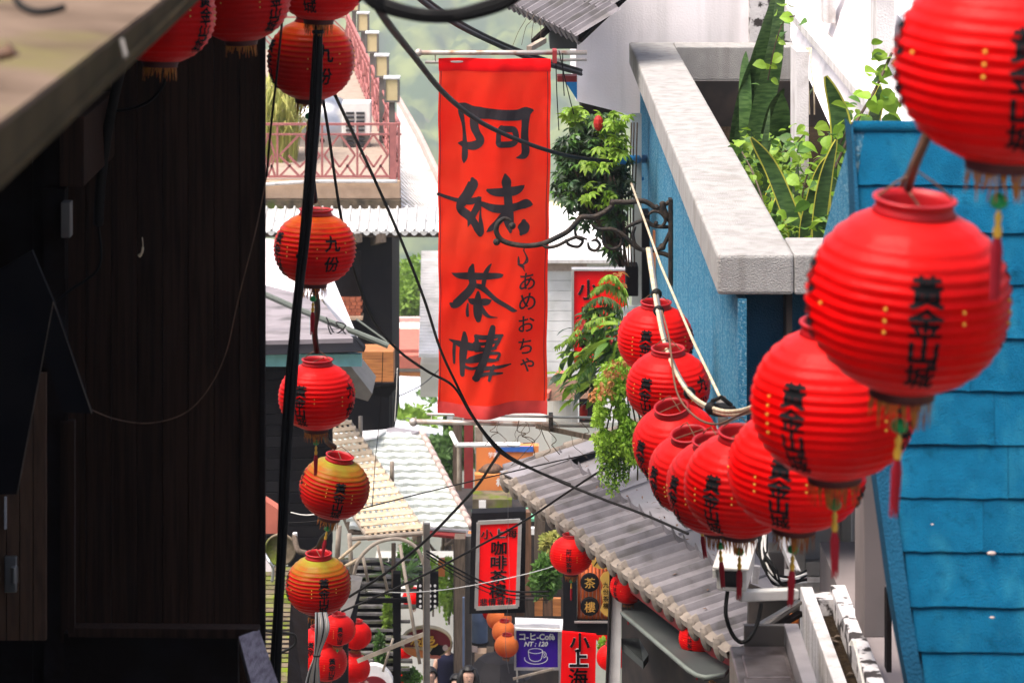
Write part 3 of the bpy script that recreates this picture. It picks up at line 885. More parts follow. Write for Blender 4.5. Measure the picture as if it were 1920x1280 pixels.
# smooth roof with its heavy edge
part('roof', MB().slab([P(440, 640, 33), P(662, 634, 33), P(600, 560, 37.5), P(440, 520, 39)], (0, 0, -.05)), 'grey_roof_smooth', t)
part('upper_roof', MB().slab([P(440, 610, 40), P(605, 560, 40), P(648, 640, 40.5), P(672, 635, 41), P(605, 475, 44), P(560, 455, 44), P(440, 440, 44)], (0, .1, -.05)), 'white_wall', t)
part('eave_edge', MB().slab([P(430, 636, 33.2), P(665, 634, 33.2), P(683, 652, 32.6), P(683, 660, 32.6), P(430, 668, 32.6)], (0, .3, -.03)), 'black_paint', t, bev=.01)
part('trim', MB().box(P(430, 0, 32.9).x, P(678, 0, 32.9).x, 32.9, 33.0, P(0, 687, 32.9).z, P(0, 664, 32.9).z), 'aqua_trim', t)
for k in range(16):
    z = P(0, 690 + k * 21, 33.1).z
    part('board', MB().box(P(430, 0, 33).x, P(621, 0, 33).x, 33.05, 33.3, z - .122, z), 'black_paint', t, bev=.008)
part('gutter', MB().tube([P(*p) for p in ((440, 527, 34), (560, 580, 34), (728, 648, 34))], .035, 8), 'gutter', t)
part('gutter_rod', MB().tube([P(668, 598, 34.2), P(726, 640, 34.1)], .012, 6), 'gutter', t)
solo('tangled_wire', MB().tube([P(*p) for p in spline([(612, 595, 34), (628, 625, 33.6), (648, 610, 33.5), (630, 605, 33.6), (650, 630, 33.4), (624, 630, 33.4), (616, 605, 33.7), (645, 618, 33.5)])], .008, 5), 'dark_cable', 'tangle of dark wire on the smooth grey roof', 'wire')

t = thing('orange_timber_box', 'orange timber box with dark grey cap beside the black house', 'box', P(700, 760, 47))
for k in range(4):
    z = P(0, 659 + k * 14.5, 47).z
    x0 = P((678, 664, 655, 655)[k], 0, 47).x
    part('board', MB().box(x0, P(738, 0, 47).x, 47, 47.6, z - .12, z), 'orange_wood', t, bev=.006)
part('base', MB().slab([P(655, 718, 46.9), P(738, 718, 46.9), P(746, 706, 47.4), P(746, 722, 47.4), P(728, 745, 47.4), P(655, 735, 46.9)], (0, .4, 0)), 'black_paint', t)
part('chute', MB().slab([P(620, 683, 42), P(655, 683, 42), P(698, 738, 42), P(690, 752, 42), P(650, 740, 42)], (0, 1.2, 0)), 'lamp_metal', t)
part('leg', MB().box(P(662, 0, 48).x, P(730, 0, 48).x, 48, 48.4, P(0, 830, 48).z, P(0, 728, 48).z), 'black_paint', t)

# far buildings in the gap
t = thing('red_roof_house', 'far house with a flat faded red roof and parapet', 'house', P(775, 800, 105))
D_ = 105
part('roof', MB().slab([P(728, 655, D_), P(820, 655, D_), P(806, 604, D_ + 9), P(730, 604, D_ + 9)], (0, 0, -.3)), 'terracotta', t)
part('parapet', MB().box(P(726, 0, D_).x, P(822, 0, D_).x, D_ - .6, D_ - .1, P(0, 684, D_).z, P(0, 660, D_).z), 'terracotta', t)
part('roof_ridge', MB().beam(P(800, 604, D_ + 9) + V((0, 0, .1)), P(815, 655, D_) + V((0, 0, .1)), .5, .5), 'verge_pink', t)
part('roof_ridge', MB().beam(P(726, 603, D_ + 9), P(806, 603, D_ + 9), .3, .35), 'verge_pink', t)
part('wall', MB().box(P(728, 0, D_).x, P(820, 0, D_).x, D_ - .4, D_ + 8, P(0, 800, D_).z, P(0, 684.5, D_).z), 'cream_wall', t)
part('sill', MB().box(P(728, 0, D_).x, P(820, 0, D_).x, D_ - .5, D_ - .401, P(0, 700, D_).z, P(0, 692, D_).z), 'orange_wood', t)
solo('roof', MB().slab([P(722, 800, 86), P(830, 815, 86), P(830, 708, 96), P(735, 704, 96)], (0, 0, -.15)), 'pale_blue_roof', 'smooth pale blue roof below the red roofed house', 'roof')

D_ = 68
t = thing('white_house', 'whitewashed house with siding behind the red banner', 'house', P(980, 800, D_))
mbw = MB()
zt = P(0, 486, D_).z
part('wall', MB().box(P(838, 0, D_).x, P(1180, 0, D_).x, D_, D_ + 8, P(0, 790, D_).z, zt), 'siding_white', t)
for k in range(16):
    z = zt - .02 - k * .235
    part('siding_board', MB().box(P(1026, 0, D_).x, P(1180, 0, D_).x, D_ - .03 - .004 * (k % 2), D_ - .001, z - .225, z), 'siding_white', t)
part('red_band', MB().box(P(1020, 0, D_).x, P(1100, 0, D_).x, D_ - .08, D_ - .035, P(0, 507, D_).z, P(0, 487, D_).z), 'verge_pink', t)
part('white_roof', MB().slab([P(1000, 487, D_ - .5), P(1190, 487, D_ - .5), P(1190, 466, D_ + 3), P(1000, 466, D_ + 3)], (0, 0, -.08)), 'white_paint', t)
mb = MB()
a, b, c, e = P(785, 668, 66), P(850, 668, 66), P(850, 470, 76), P(790, 470, 76)
for j in range(36):
    v0, v1 = j / 36, (j + 1) / 36
    p = [bilin(a, b, c, e, u, v0) + V((0, 0, .06)) for u in (0, 1)]; q_ = [bilin(a, b, c, e, u, v1) for u in (0, 1)]
    mb.add(p + q_[::-1] + [x - V((0, 0, .08)) for x in p], [(0, 1, 2, 3), (4, 5, 1, 0)])
part('gable_roof', mb, 'siding_white', t, kind='stuff')
part('wall', MB().box(P(790, 0, D_).x, P(838, 0, D_).x, D_ - .8, D_ + 6, P(0, 730, D_).z, P(0, 669, D_).z), 'cream_wall', t)
t = thing('corrugated_roof', 'cream corrugated roof between the banner and the green shrub', 'roof', P(1080, 470, 80))
mb = MB()
n = 26
for k in range(n):
    x0, x1 = P(1000 + k * 8, 0, 80).x, P(1004 + k * 8, 0, 80).x
    x2 = P(1008 + k * 8, 0, 80).x
    z0, z1 = P(0, 472, 80).z, P(0, 380, 92).z
    sh = -.0
    mb.add([(x0, 80, z0), (x1, 80, z0 + .06), (x2, 80, z0), (x0 - 2.2, 92, z1), (x1 - 2.2, 92, z1 + .06), (x2 - 2.2, 92, z1)], [(0, 1, 4, 3), (1, 2, 5, 4)])
part('sheet', mb, 'cream_sheet', t, kind='stuff')
part('eave_edge', MB().box(P(1000, 0, 80).x, P(1210, 0, 80).x, 80, 80.1, P(0, 478, 80).z, P(0, 473, 80).z), 'white_paint', t)
# ================================================================== LANTERNS
LR = .25                                            # body radius
NRIB = 15
TT = .925
LZ = .205 / 1.0                                     # half height of the body
def lan_r(z):
    """body radius at height z, cloth sagging inwards between the ribs"""
    t = max(-1, min(1, z / LZ))
    base = LR * (1 - (abs(t) * TT) ** 2.15) ** .5
    u = ((t + 1) / 2 * NRIB) % 1
    return base * (1 - .032 * math.sin(PI * u) ** .8)
prof = []
for i in range(NRIB * 4 + 1):
    z = -LZ + 2 * LZ * i / (NRIB * 4)
    prof.append((lan_r(z), z))
RT = lan_r(LZ)
def pull(a, z): return 1 - .011 * (1 + math.cos(8 * a + PI)) * math.cos(z / LZ * 1.4)
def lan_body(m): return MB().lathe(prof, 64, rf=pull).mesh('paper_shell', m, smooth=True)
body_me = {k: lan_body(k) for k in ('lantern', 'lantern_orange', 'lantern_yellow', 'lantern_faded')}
col_me = MB().lathe([(RT - .004, LZ - .004), (RT + .004, LZ), (RT - .004, LZ + .012), (RT - .006, LZ + .026), (RT + .003, LZ + .031), (RT + .003, LZ + .036), (RT - .008, LZ + .037), (RT - .012, LZ + .02), (RT - .012, LZ - .03)], 36).mesh('top_collar', 'collar_red', smooth=True)
bc_me = MB().lathe([(RT - .002, -LZ + .004), (RT - .014, -LZ - .006), (RT - .020, -LZ - .022), (RT - .018, -LZ - .027), (RT - .03, -LZ - .027), (RT - .032, -LZ)], 36).mesh('bottom_collar', 'collar_dark', smooth=True)
inner_me = MB().lathe([(.001, -LZ - .01), (RT - .02, -LZ - .01)], 24).mesh('base_plate', 'collar_dark')
# fringe of gold threads below the collar
mb = MB(); q = random.Random(4)
for k in range(64):
    a = 2 * PI * k / 64 + q.uniform(-.03, .03)
    l = q.uniform(.025, .07); r = RT - .024; d1 = q.uniform(-.012, .012); wd = .0035
    c, s = math.cos(a), math.sin(a)
    o = V((r * c, r * s, -LZ - .022)); tg = V((-s, c, 0))
    e = o + V((c * .004, s * .004, -l)) + tg * d1
    mb.add([o - tg * wd, o + tg * wd, e + tg * wd * .5, e - tg * wd * .5], [(0, 1, 2, 3)])
fr_me = mb.mesh('fringe', 'fringe')
# seams of gilt beads
bead_list = []
for var in range(3):
  mb = MB(); qb = random.Random(60 + var)
  for k in range(8):
    a = PI / 8 + k * PI / 4 - PI / 2
    n0 = qb.randint(0, 2); n1 = qb.randint(2, 6)
    for j in range(n0, n1):
        if qb.random() < .15: continue
        z = .058 - j * .0265
        r = lan_r(z) + .001
        mb.ball((r * math.cos(a), r * math.sin(a), z), .0044, 6, 4)
  bead_list.append(mb.mesh('bead_seams', 'gold_bead'))
bead_me = bead_list[0]
# handle wire across the mouth
mb = MB(); mb.tube([(-RT + .006, 0, LZ + .034), (-RT * .5, 0, LZ + .07), (0, 0, LZ + .10), (RT * .5, 0, LZ + .07), (RT - .006, 0, LZ + .034)], .0028, 5)
mb.tube([(0, -RT + .01, LZ + .03), (0, RT - .01, LZ + .03)], .003, 5)
hd_me = mb.mesh('handle_wire', 'rope')
# tassel: cord, jade bead, gilt knot, red threads
cord_me = MB().tube([(0, 0, -LZ - .01), (0, 0, -LZ - .09)], .002, 5).mesh('cord', 'rope')
jade_me = MB().lathe([(.004, -LZ - .118), (.017, -LZ - .112), (.021, -LZ - .10), (.017, -LZ - .088), (.004, -LZ - .082)], 12).mesh('jade_bead', 'jade', smooth=True)
knot_me = MB().lathe([(.003, -LZ - .12), (.009, -LZ - .135), (.006, -LZ - .15), (.011, -LZ - .165), (.008, -LZ - .18)], 10).mesh('knot', 'gold_bead', smooth=True)
mb = MB()
for k in range(14):
    a = 2 * PI * k / 14
    mb.tube([(.004 * math.cos(a), .004 * math.sin(a), -LZ - .175), (.011 * math.cos(a), .011 * math.sin(a), -LZ - .21), (.009 * math.cos(a + .4), .009 * math.sin(a + .4), -LZ - .30 - .01 * (k % 3))], [.003, .003, .002], 4)
tas_me = mb.mesh('tassel_threads', 'tassel_red')

def wrap(phi, off=.0022):
    def place(x, y):
        y = max(-LZ * .97, min(LZ * .97, y))
        f = (y + LZ) / (2 * LZ) * (len(prof) - 1); i = min(int(f), len(prof) - 2)      # the facet of the body mesh under this point
        r = prof[i][0] + (prof[i + 1][0] - prof[i][0]) * (f - i)
        a = phi + x / LR
        r = r * pull(a - PI / 2, y) + off * (1 + 6 * (y / LZ) ** 2)
        return (r * math.sin(a), -r * math.cos(a), y)
    return place
def lan_text(text, y, size, phi, **kw): return lettering(MB(), text, 0, y, size, wrap(phi), fine=.010, **kw).mesh('lettering', 'ink')
txt_me = [lan_text('黃金山城', -.024, .073, k * PI / 2, bold=.034, pitch=.92, sx=1.2) if k % 2 == 0 else lan_text('九份', -.0, .098, k * PI / 2, bold=.03, pitch=1.25, sx=1.05) for k in range(4)]
txt2_me = [lan_text('阿妹茶樓', -.02, .072, k * PI / 2, bold=.02, pitch=1.0) for k in range(4)]

def make_lantern(kind='lantern', text=True, tassel=True, rich=True, txt=None):
    t = put('paper_lantern', None); t.empty_display_size = .1
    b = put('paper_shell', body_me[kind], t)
    put('top_collar', col_me, t)
    bc = put('bottom_collar', bc_me, t); put('base_plate', inner_me, bc)
    put('fringe', fr_me, t)['kind'] = 'stuff'
    if rich: put('bead_seams', bead_me, b)['kind'] = 'stuff'
    put('handle_wire', hd_me, t)
    if text:
        for me_ in txt or txt_me: put('lettering', me_, b)
    if tassel:
        c = put('tassel', cord_me, t)
        put('jade_bead', jade_me, c); put('knot', knot_me, c); put('tassel_threads', tas_me, c)
    return t

def copy_tree(o, parent=None):
    c = o.copy(); COL.objects.link(c); c.parent = parent
    for ch in children(o): copy_tree(ch, c)
    return c
protos = {}
def lantern(px, py, wpx, label, group, turn=0., tilt=(0, 0), kind='lantern', text=True, rich=True, tassel=True, dd=None, sz=None, txt=None):
    """a lantern seen wpx wide; turn = where its lettering points, degrees to the right"""
    key = (kind, text, rich, tassel, txt is not None)
    if dd is None: dd = 2 * LR * FOC / wpx
    sc = wpx * dd / FOC / (2 * LR)
    if key not in protos: protos[key] = o = make_lantern(kind, text, tassel, rich, txt)
    else:
        o = copy_tree(protos[key])
        for b in children(o):
            for s in children(b):
                if s.name.startswith('bead_seams'): s.data = bead_list[int(px + py) % 3]
    o.location = P(px, py, dd)
    o.rotation_euler = (math.radians(tilt[0]), math.radians(tilt[1]), math.radians(turn))
    qq = random.Random(int(px * 7 + py))
    o.scale = (sc, sc * qq.uniform(.97, 1.03), sc * qq.uniform(.955, 1.03))
    o['label'] = label; o['category'] = 'lantern'; o['group'] = group; o['kind'] = 'thing'
    return o
GR = 'red lanterns strung along the blue house'
GL = 'red lanterns strung on the left'
# right-hand string, near to far
RL = [
    (1886, 118, 428, 2, (4, 2), 'largest red lantern, cut off by the top right corner'),
    (1703, 560, 390, 2, (5, 3), 'big red lantern whole in view in front of blue shingles, second nearest'),
    (1564, 754, 318, -36, (4, 2), 'red lantern tucked under the big one, partly hiding the blue shingle edge'),
    (1494, 880, 264, -20, (5, 4), 'red lantern low in the string, right above the white balcony planter'),
    (1388, 908, 216, -36, (7, 5), 'pale topped red lantern just above the surveillance camera'),
    (1342, 912, 192, -64, (9, 8), 'red lantern squeezed between two others left of the surveillance camera'),
    (1301, 886, 176, -66, (13, 10), 'darker red lantern with open mouth left end of the low cluster'),
    (1268, 832, 166, -58, (15, 10), 'tilted red lantern with gilt mouth below the cable joint'),
    (1253, 724, 160, -36, (5, 3), 'second highest small red lantern beside the blue stucco wall'),
    (1229, 636, 146, -18, (4, 2), 'highest small red lantern beside the blue stucco wall'),
]
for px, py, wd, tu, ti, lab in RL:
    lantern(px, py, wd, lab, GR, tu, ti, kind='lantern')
# left-hand string
LL = [
    (303, 28, 206, 60, (0, 3), 'lantern', 'dark red lantern in shade under the eave, leftmost of the left string'),
    (450, -2, 190, 50, (0, -2), 'lantern', 'dark red lantern in shade at the top edge over the dark planks'),
    (600, -36, 176, -10, (0, 2), 'lantern', 'red lantern cut by the top edge right above a hanging lantern'),
    (583, 112, 171, -68, (-2, 2), 'lantern_orange', 'red lantern hanging before the pink terrace lamps, topmost whole one on the left'),
    (590, 466, 157, -60, (-2, 0), 'lantern_orange', 'orange topped red lantern below the roof terrace slab'),
    (594, 742, 147, -22, (0, 1), 'lantern', 'clean red lantern in front of the black boarded house'),
    (627, 914, 134, 12, (6, 9), 'lantern_yellow', 'tilted lantern with yellow bleached crown before the lattice awning'),
    (597, 1096, 124, 14, (2, 0), 'lantern_yellow', 'lantern with yellow green crown above the grey cable bunch'),
]
for px, py, wd, tu, ti, kd, lab in LL:
    lantern(px, py, wd, lab, GL, tu, ti, kind=kd, tassel=py > 60)
# more of that string farther down
DL = [
    (597, 1210, 76, -20, 'lantern', 'red lantern behind the hanging grey cable bunch', True),
    (634, 1180, 66, 10, 'lantern', 'red lantern with raised neck right of the cable bunch', True),
    (612, 1240, 80, 20, 'lantern', 'low red lantern with green bead in front of the black post', True),
    (668, 1190, 58, 0, 'lantern', 'small red lantern right of the black post, upper one', False),
    (664, 1252, 62, 30, 'lantern', 'small red lantern right of the black post, lower one', False),
    (576, 1264, 66, 40, 'lantern', 'red lantern lowest on the left beside the mossy planks', True),
]
for px, py, wd, tu, kd, lab, rich in DL:
    lantern(px, py, wd, lab, 'red lanterns below the cable bunch', tu, (2, 2), kind=kd, text=rich, rich=rich, tassel=rich, dd=35 - (px - 590) * .006 if px < 650 else 38.2)
for px, py, wd, kd, lab in [
    (774, 1121, 40, 'lantern', 'red lantern beside the black pierced sign board'),
    (768, 1166, 30, 'lantern_faded', 'small orange red lantern above the oval sign'),
    (757, 1217, 40, 'lantern', 'red lantern overlapping the left of the oval sign'),
    (746, 1272, 44, 'lantern', 'red lantern at the bottom edge beside the black post')]:
    lantern(px, py, wd, lab, 'far red lanterns down the lane', 0, (0, 0), kind=kd, text=False, rich=False, tassel=False, dd=2 * LR * .75 * FOC / wd)
for px, py, wd, lab in [(936, 1160, 48, 'faded orange lantern, top one of the three beside the purple sign'), (945, 1184, 46, 'faded orange lantern, middle one of three beside the purple sign'),
                        (950, 1210, 46, 'faded orange lantern, lowest of the three beside the purple sign')]:
    lantern(px, py, wd, lab, 'orange lanterns beside the purple sign', 0, (3, 2), kind='lantern_faded', text=False, rich=False, tassel=False, dd=43 + (py - 1160) * -.02)
lantern(918, 1143, 40, 'red lantern partly hidden behind the red signboard frame', 'far red lanterns down the lane', 0, (0, 0), text=False, rich=False, tassel=False, dd=44)
# lanterns under the grey eave
lantern(1071, 1040, 82, 'red lantern under the far end of the grey tiled eave', 'lanterns under the grey tiled eave', -8, (0, 0), dd=25.4, txt=txt2_me)
lantern(1178, 1100, 70, 'red lantern under the middle of the eave beside the white post', 'lanterns under the grey tiled eave', 40, (0, 0), dd=24.6, txt=txt2_me)
lantern(1309, 1196, 74, 'red lantern under the near end of the grey tiled eave', 'lanterns under the grey tiled eave', 60, (0, 4), dd=23.0, txt=txt2_me)
lantern(1146, 1232, 56, 'pale red lantern half hidden behind the white post', 'far red lanterns down the lane', 0, (0, 0), kind='lantern', text=False, rich=False, dd=33)
lantern(1136, 1190, 40, 'small pink red lantern peeping out left of the white post', 'far red lanterns down the lane', 0, (0, 0), kind='lantern', text=False, rich=False, tassel=False, dd=36)

# ---- what the strings hang from
def at_lan(l, dz=.0): return P(l[0], l[1], 2 * LR * FOC / l[2]) + V((0, 0, dz))
tops = [at_lan(l, LZ + .10) for l in RL]
pts = [tops[0] + V((.25, -1.2, .75))] + tops[:1]
rp = MB()
q_ = [tuple(p) for p in [tops[0] + V((.2, -1.0, .6))] + tops]
rp.tube(spline(q_, 6), .006, 6)
solo('lantern_rope', rp, 'rope', 'brown rope carrying the right hand string of lanterns', 'rope', smooth=True)
a, b = P(1742, 250, 6.5), at_lan(RL[1], LZ + .06)
solo('hanging_rope', MB().tube([a, (a + b) / 2 + V((-.008, 0, -.01)), b], .011, 7), 'rope', 'thick brown cord holding the big red lantern under the corner one', 'rope', smooth=True)
mb = MB()
q_ = [at_lan(LL[3], LZ + .3)] + [p for l in LL[3:] for p in (at_lan(l, LZ + .12), at_lan(l, LZ + .05))]
for i in range(3, len(LL) - 1):
    a = at_lan(LL[i], -LZ - .02); b = at_lan(LL[i + 1], LZ + .08)
    mb.tube([tuple(x) for x in spline([tuple(a), tuple(a * .66 + b * .34 + V((.012, 0, 0))), tuple(a * .33 + b * .67 + V((-.01, 0, 0))), tuple(b)], 6)], .019, 7)
a = at_lan(LL[3], LZ + .06)
mb.tube([a, a + V((.02, -.3, .35)), a + V((.05, -.8, 1.2))], .019, 7)
solo('taped_rope', mb, 'black_rubber', 'black taped cord joining the left hand lanterns one below another', 'cord', smooth=True)
solo('lantern_wire', MB().tube(spline([tuple(at_lan(l, LZ + .10)) for l in LL[:3]] + [tuple(at_lan(LL[3], LZ + .4))], 6), .008, 6), 'black_rubber', 'dark wire carrying the shaded lanterns under the eave', 'wire', smooth=True)
# grey cable bunch below the last near lantern
t = thing('grey_cable_bunch', 'bunch of grey cables tied together below the yellow crowned lantern', 'cables', P(588, 1300, 21.5))
for k in range(9):
    o = (k - 4) * 3.0
    part('cable', MB().tube([P(*p) for p in spline([(602 + o * .8, 1148, 21.6), (604 + o, 1180, 21.5), (594 + o * .35, 1228, 21.5), (588 + o * .8, 1262, 21.5), (584 + o * 1.4, 1310, 21.5)])], .0075, 6),
         ('grey_cable', 'dark_cable', 'grey_cable', 'lamp_metal')[k % 4], t, smooth=True)
part('cable_tie', MB().lathe([(.028, -.006), (.03, 0), (.028, .006)], 10, P(594, 1228, 21.5)), 'black_rubber', t)
# ================================================================== BANNER, ITS POLES AND THE IRON BRACKET
BD = 25.0
k_ = BD / FOC
t = thing('red_banner', 'long red cloth banner with black brush writing hanging over the lane', 'banner', P(927, 780, BD))
def ban_y(x, y):
    """cloth depth at picture position on the banner: long soft folds, stronger at the foot"""
    u, v = (x - 822) / 210, (y - 110) / 670
    f = .030 * math.sin(u * 5.2 + v * 2.0 + .6) + .026 * math.sin(u * 10 - v * 4.2 + .8 * math.sin(v * 5))
    f += .050 * v * v * math.sin(u * 9 + v * 7.5 - .5)
    f += .024 * math.exp(-((v - .90) / .16) ** 2) * math.sin(u * 20 + v * 14)
    f += .006 * math.sin(v * 60 + u * 3) * math.exp(-u * 7) + .004 * math.sin(u * 31 + v * 21 + 2 * math.sin(v * 9))
    f += .05 * v * u + .022 * noise.noise(V((u * 3.2 + v * 1.5, v * 3.0 - u, 1.7))) + .010 * noise.noise(V((u * 8 + v * 5, v * 9 - u * 4, 4.1))) + .004 * noise.noise(V((u * 22, v * 50, 7)))
    return f
def ban(x, y, lift=0.0):
    u = (x - 822) / 210; v = (y - 110) / 670
    xx = x - 6 * v * u + (1.0 - 2.0 * v) * (1 - u) + 2.2 * math.sin(v * 6.2) * (u - .4) + .7 * math.sin(v * 31 + u * 5)
    yy = y + 2.5 * math.sin(u * 5) * v + 2 * v * u
    return P(xx, yy, BD) + V((0, ban_y(x, y) - lift, 0))
mb = MB()
NX, NY = 56, 150
y0, y1 = 132, 757
mb.add([ban(822 + 210 * i / NX, y0 + (y1 - y0) * j / NY) for j in range(NY + 1) for i in range(NX + 1)],
       [(j * (NX + 1) + i, (j + 1) * (NX + 1) + i, (j + 1) * (NX + 1) + i + 1, j * (NX + 1) + i + 1) for j in range(NY) for i in range(NX)])
cloth = part('cloth', mb, 'banner', t, smooth=True)
for nm, ya, yb in (('top_hem', 110, 134), ('bottom_hem', 755, 780)):
    h = MB(); n = 56
    vs = []
    for j, yy in enumerate((ya, (ya + yb) / 2, yb)):
        for i in range(n + 1): vs.append(ban(821 + 212 * i / n, yy, .004 + (.014 if j == 1 else 0) - (.012 if (nm == 'top_hem') == (j == 0) else 0)))
    h.add(vs, [(j * (n + 1) + i, (j + 1) * (n + 1) + i, (j + 1) * (n + 1) + i + 1, j * (n + 1) + i + 1) for j in range(2) for i in range(n)])
    part(nm, h, 'sign_red' if nm == 'top_hem' else 'banner_hem', t, smooth=True)
for xx in (825.5, 1026.5):
    part('side_seam', MB().tube([ban(xx, 134 + 622 * j / 60, .002) for j in range(61)], .0032, 4), 'maroon', t)

def tr(strokes, ox, oy, sc): return [[(ox + x / sc, oy + y / sc, wd / sc) for x, y, wd in st] for st in strokes]
A_ = [[(222, 170, 70), (232, 300, 95), (270, 500, 62), (288, 700, 62), (300, 900, 100), (306, 1060, 112), (298, 1150, 88), (292, 1215, 18)],
      [(210, 178, 80), (300, 190, 120), (420, 250, 150), (560, 295, 210), (760, 312, 190), (1000, 335, 195), (1250, 340, 200), (1400, 290, 190), (1500, 265, 80), (1535, 272, 14)],
      [(480, 330, 160), (465, 470, 155), (475, 580, 150), (530, 690, 135), (575, 770, 150), (560, 840, 150), (470, 890, 160), (350, 900, 130), (260, 870, 110), (188, 862, 34)],
      [(960, 560, 100), (918, 640, 95), (912, 760, 90), (930, 850, 110), (1050, 862, 115), (1170, 855, 115), (1228, 790, 105), (1225, 680, 105), (1180, 600, 110), (1070, 585, 115), (960, 575, 110)],
      [(1395, 330, 170), (1390, 500, 132), (1385, 700, 135), (1398, 880, 140), (1402, 1000, 140), (1370, 1070, 130), (1290, 1100, 60), (1236, 1105, 14)]]
B_ = [[(535, 205, 60), (545, 260, 145), (500, 350, 150), (440, 455, 150), (370, 550, 150), (335, 630, 110), (380, 690, 130), (480, 760, 130), (560, 850, 110), (620, 950, 115), (655, 1025, 80)],
      [(22, 432, 46), (150, 480, 52), (300, 525, 62), (450, 545, 90), (560, 520, 90), (640, 480, 46)],
      [(622, 490, 70), (612, 590, 110), (560, 690, 100), (510, 780, 110), (485, 850, 60), (465, 915, 8)],
      [(656, 600, 8), (650, 740, 34), (665, 880, 72), (675, 990, 78), (660, 1030, 50)],
      [(672, 568, 76), (850, 628, 120), (1060, 640, 128), (1230, 605, 118), (1340, 580, 140), (1415, 592, 80), (1440, 596, 26)],
      [(758, 362, 50), (850, 385, 110), (1050, 388, 140), (1190, 370, 130), (1270, 330, 80), (1302, 305, 22)],
      [(1022, 128, 40), (1035, 220, 140), (1045, 330, 125), (1065, 480, 125), (1080, 620, 135), (1080, 750, 170), (1100, 880, 130), (1115, 985, 40)],
      [(1010, 740, 120), (910, 850, 100), (820, 930, 80), (758, 982, 14)],
      [(1315, 840, 70), (1315, 900, 170), (1305, 970, 160), (1272, 1025, 50)]]
C_ = [[(240, 262, 14), (330, 295, 84), (480, 312, 118), (700, 322, 116), (900, 320, 108), (1050, 308, 74), (1098, 290, 12)],
      [(585, 135, 44), (562, 220, 110), (560, 330, 112), (585, 440, 128), (530, 550, 140), (420, 660, 150), (330, 745, 150), (262, 775, 120), (222, 760, 50)],
      [(892, 118, 18), (850, 175, 54), (798, 280, 84), (775, 400, 76), (765, 480, 70)],
      [(640, 470, 76), (740, 505, 96), (860, 600, 82), (1000, 712, 78), (1180, 812, 74), (1270, 862, 70), (1330, 872, 20)],
      [(520, 685, 26), (580, 720, 100), (700, 742, 110), (840, 738, 108), (908, 712, 20)],
      [(680, 582, 50), (680, 660, 105), (680, 790, 150), (685, 940, 142), (690, 1025, 90)],
      [(512, 760, 30), (505, 860, 52), (512, 950, 52)],
      [(735, 830, 80), (800, 920, 74), (880, 980, 44), (1005, 996, 12)]]
D_ = [[(155, 240, 16), (230, 268, 56), (340, 300, 96), (455, 318, 100)],
      [(350, 145, 44), (350, 240, 90), (330, 400, 102), (322, 540, 78), (325, 662, 62)],
      [(220, 280, 40), (210, 400, 42), (212, 535, 30)],
      [(495, 185, 50), (600, 205, 60), (720, 200, 60), (840, 178, 30)],
      [(715, 85, 70), (690, 200, 96), (650, 350, 96), (610, 480, 100), (560, 600, 112), (515, 705, 96)],
      [(500, 190, 44), (510, 270, 62), (545, 350, 60)],
      [(480, 275, 54), (620, 282, 44), (790, 255, 46)],
      [(822, 185, 44), (780, 270, 44), (735, 345, 34)],
      [(500, 345, 70), (640, 360, 50), (750, 335, 40)],
      [(425, 470, 70), (540, 430, 60), (700, 402, 44), (808, 405, 36), (775, 480, 36)],
      [(380, 492, 56), (550, 478, 66), (690, 490, 50), (795, 478, 26)],
      [(365, 565, 40), (450, 582, 40), (540, 570, 40)],
      [(560, 600, 60), (740, 575, 46), (870, 560, 40), (958, 548, 20)],
      [(490, 700, 70), (640, 655, 44), (740, 645, 44), (850, 648, 24)],
      [(735, 560, 46), (705, 640, 50), (680, 730, 36)]]
ink = MB()
for st, ox, oy, sc in ((A_, 840, 180, 9.6), (B_, 820, 310, 8.0), (C_, 820, 480, 8.727), (D_, 820, 600, 6.736)):
    brush(ink, tr(st, ox, oy, sc), lambda x, y, l: ban(x, y, .003 + l))
# small brush kana and the flourish above them
for ch, x, y, s in (('あ', 993, 527, 37), ('め', 993, 565, 38), ('お', 991, 607, 36), ('ち', 990, 650, 36), ('ゃ', 994, 686, 36)):
    lettering(ink, ch, x, -y, s, lambda a, b: ban(a, -b, .0034), bold=.012, fine=4)
brush(ink, [[(983, 468, 2), (990, 482, 3), (987, 492, 4), (981, 496, 2)], [(974, 480, 2), (975, 490, 5), (976, 492, 2)], [(974, 494, 3), (981, 497, 6), (986, 500, 2)], [(982, 498, 3), (986, 505, 2), (988, 508, 1)]], lambda x, y, l: ban(x, y, .003 + l))
part('lettering', ink, 'ink_soft', cloth)

# poles
t = thing('upper_banner_pole', 'pale steel pole with ball end holding the banner top', 'pole', P(1080, 100, 25))
part('pole', MB().tube([P(790, 99, 25), P(1100, 99, 25.1)], .021, 10), 'rust_steel', t, smooth=True)
part('lower_pole', MB().tube([P(797, 117, 25.05), P(836, 117, 25.05), P(1100, 112, 25.15)], .013, 8), 'rust_steel', t, smooth=True)
part('end_ball', MB().ball(P(785, 99, 25), .034, 12, 8), 'rust_steel', t, smooth=True)
part('clamp', MB().box(P(1036, 0, 25).x, P(1044, 0, 25).x, 24.95, 25.15, P(0, 118, 25).z, P(0, 94, 25).z), 'beam_red', t)
part('stay', MB().tube([P(816, 99, 25), P(816, 117, 25.05)], .005, 5), 'rust_steel', t)
t = thing('lower_banner_pole', 'pale steel pole with ball end under the banner foot', 'pole', P(1120, 790, 25))
part('pole', MB().tube([P(775, 790, 25), P(1115, 797, 25.1)], .022, 10), 'rust_steel', t, smooth=True)
part('hem_rod', MB().tube([P(800, 776, 25.03), P(1115, 783, 25.12)], .012, 8), 'alu', t, smooth=True)
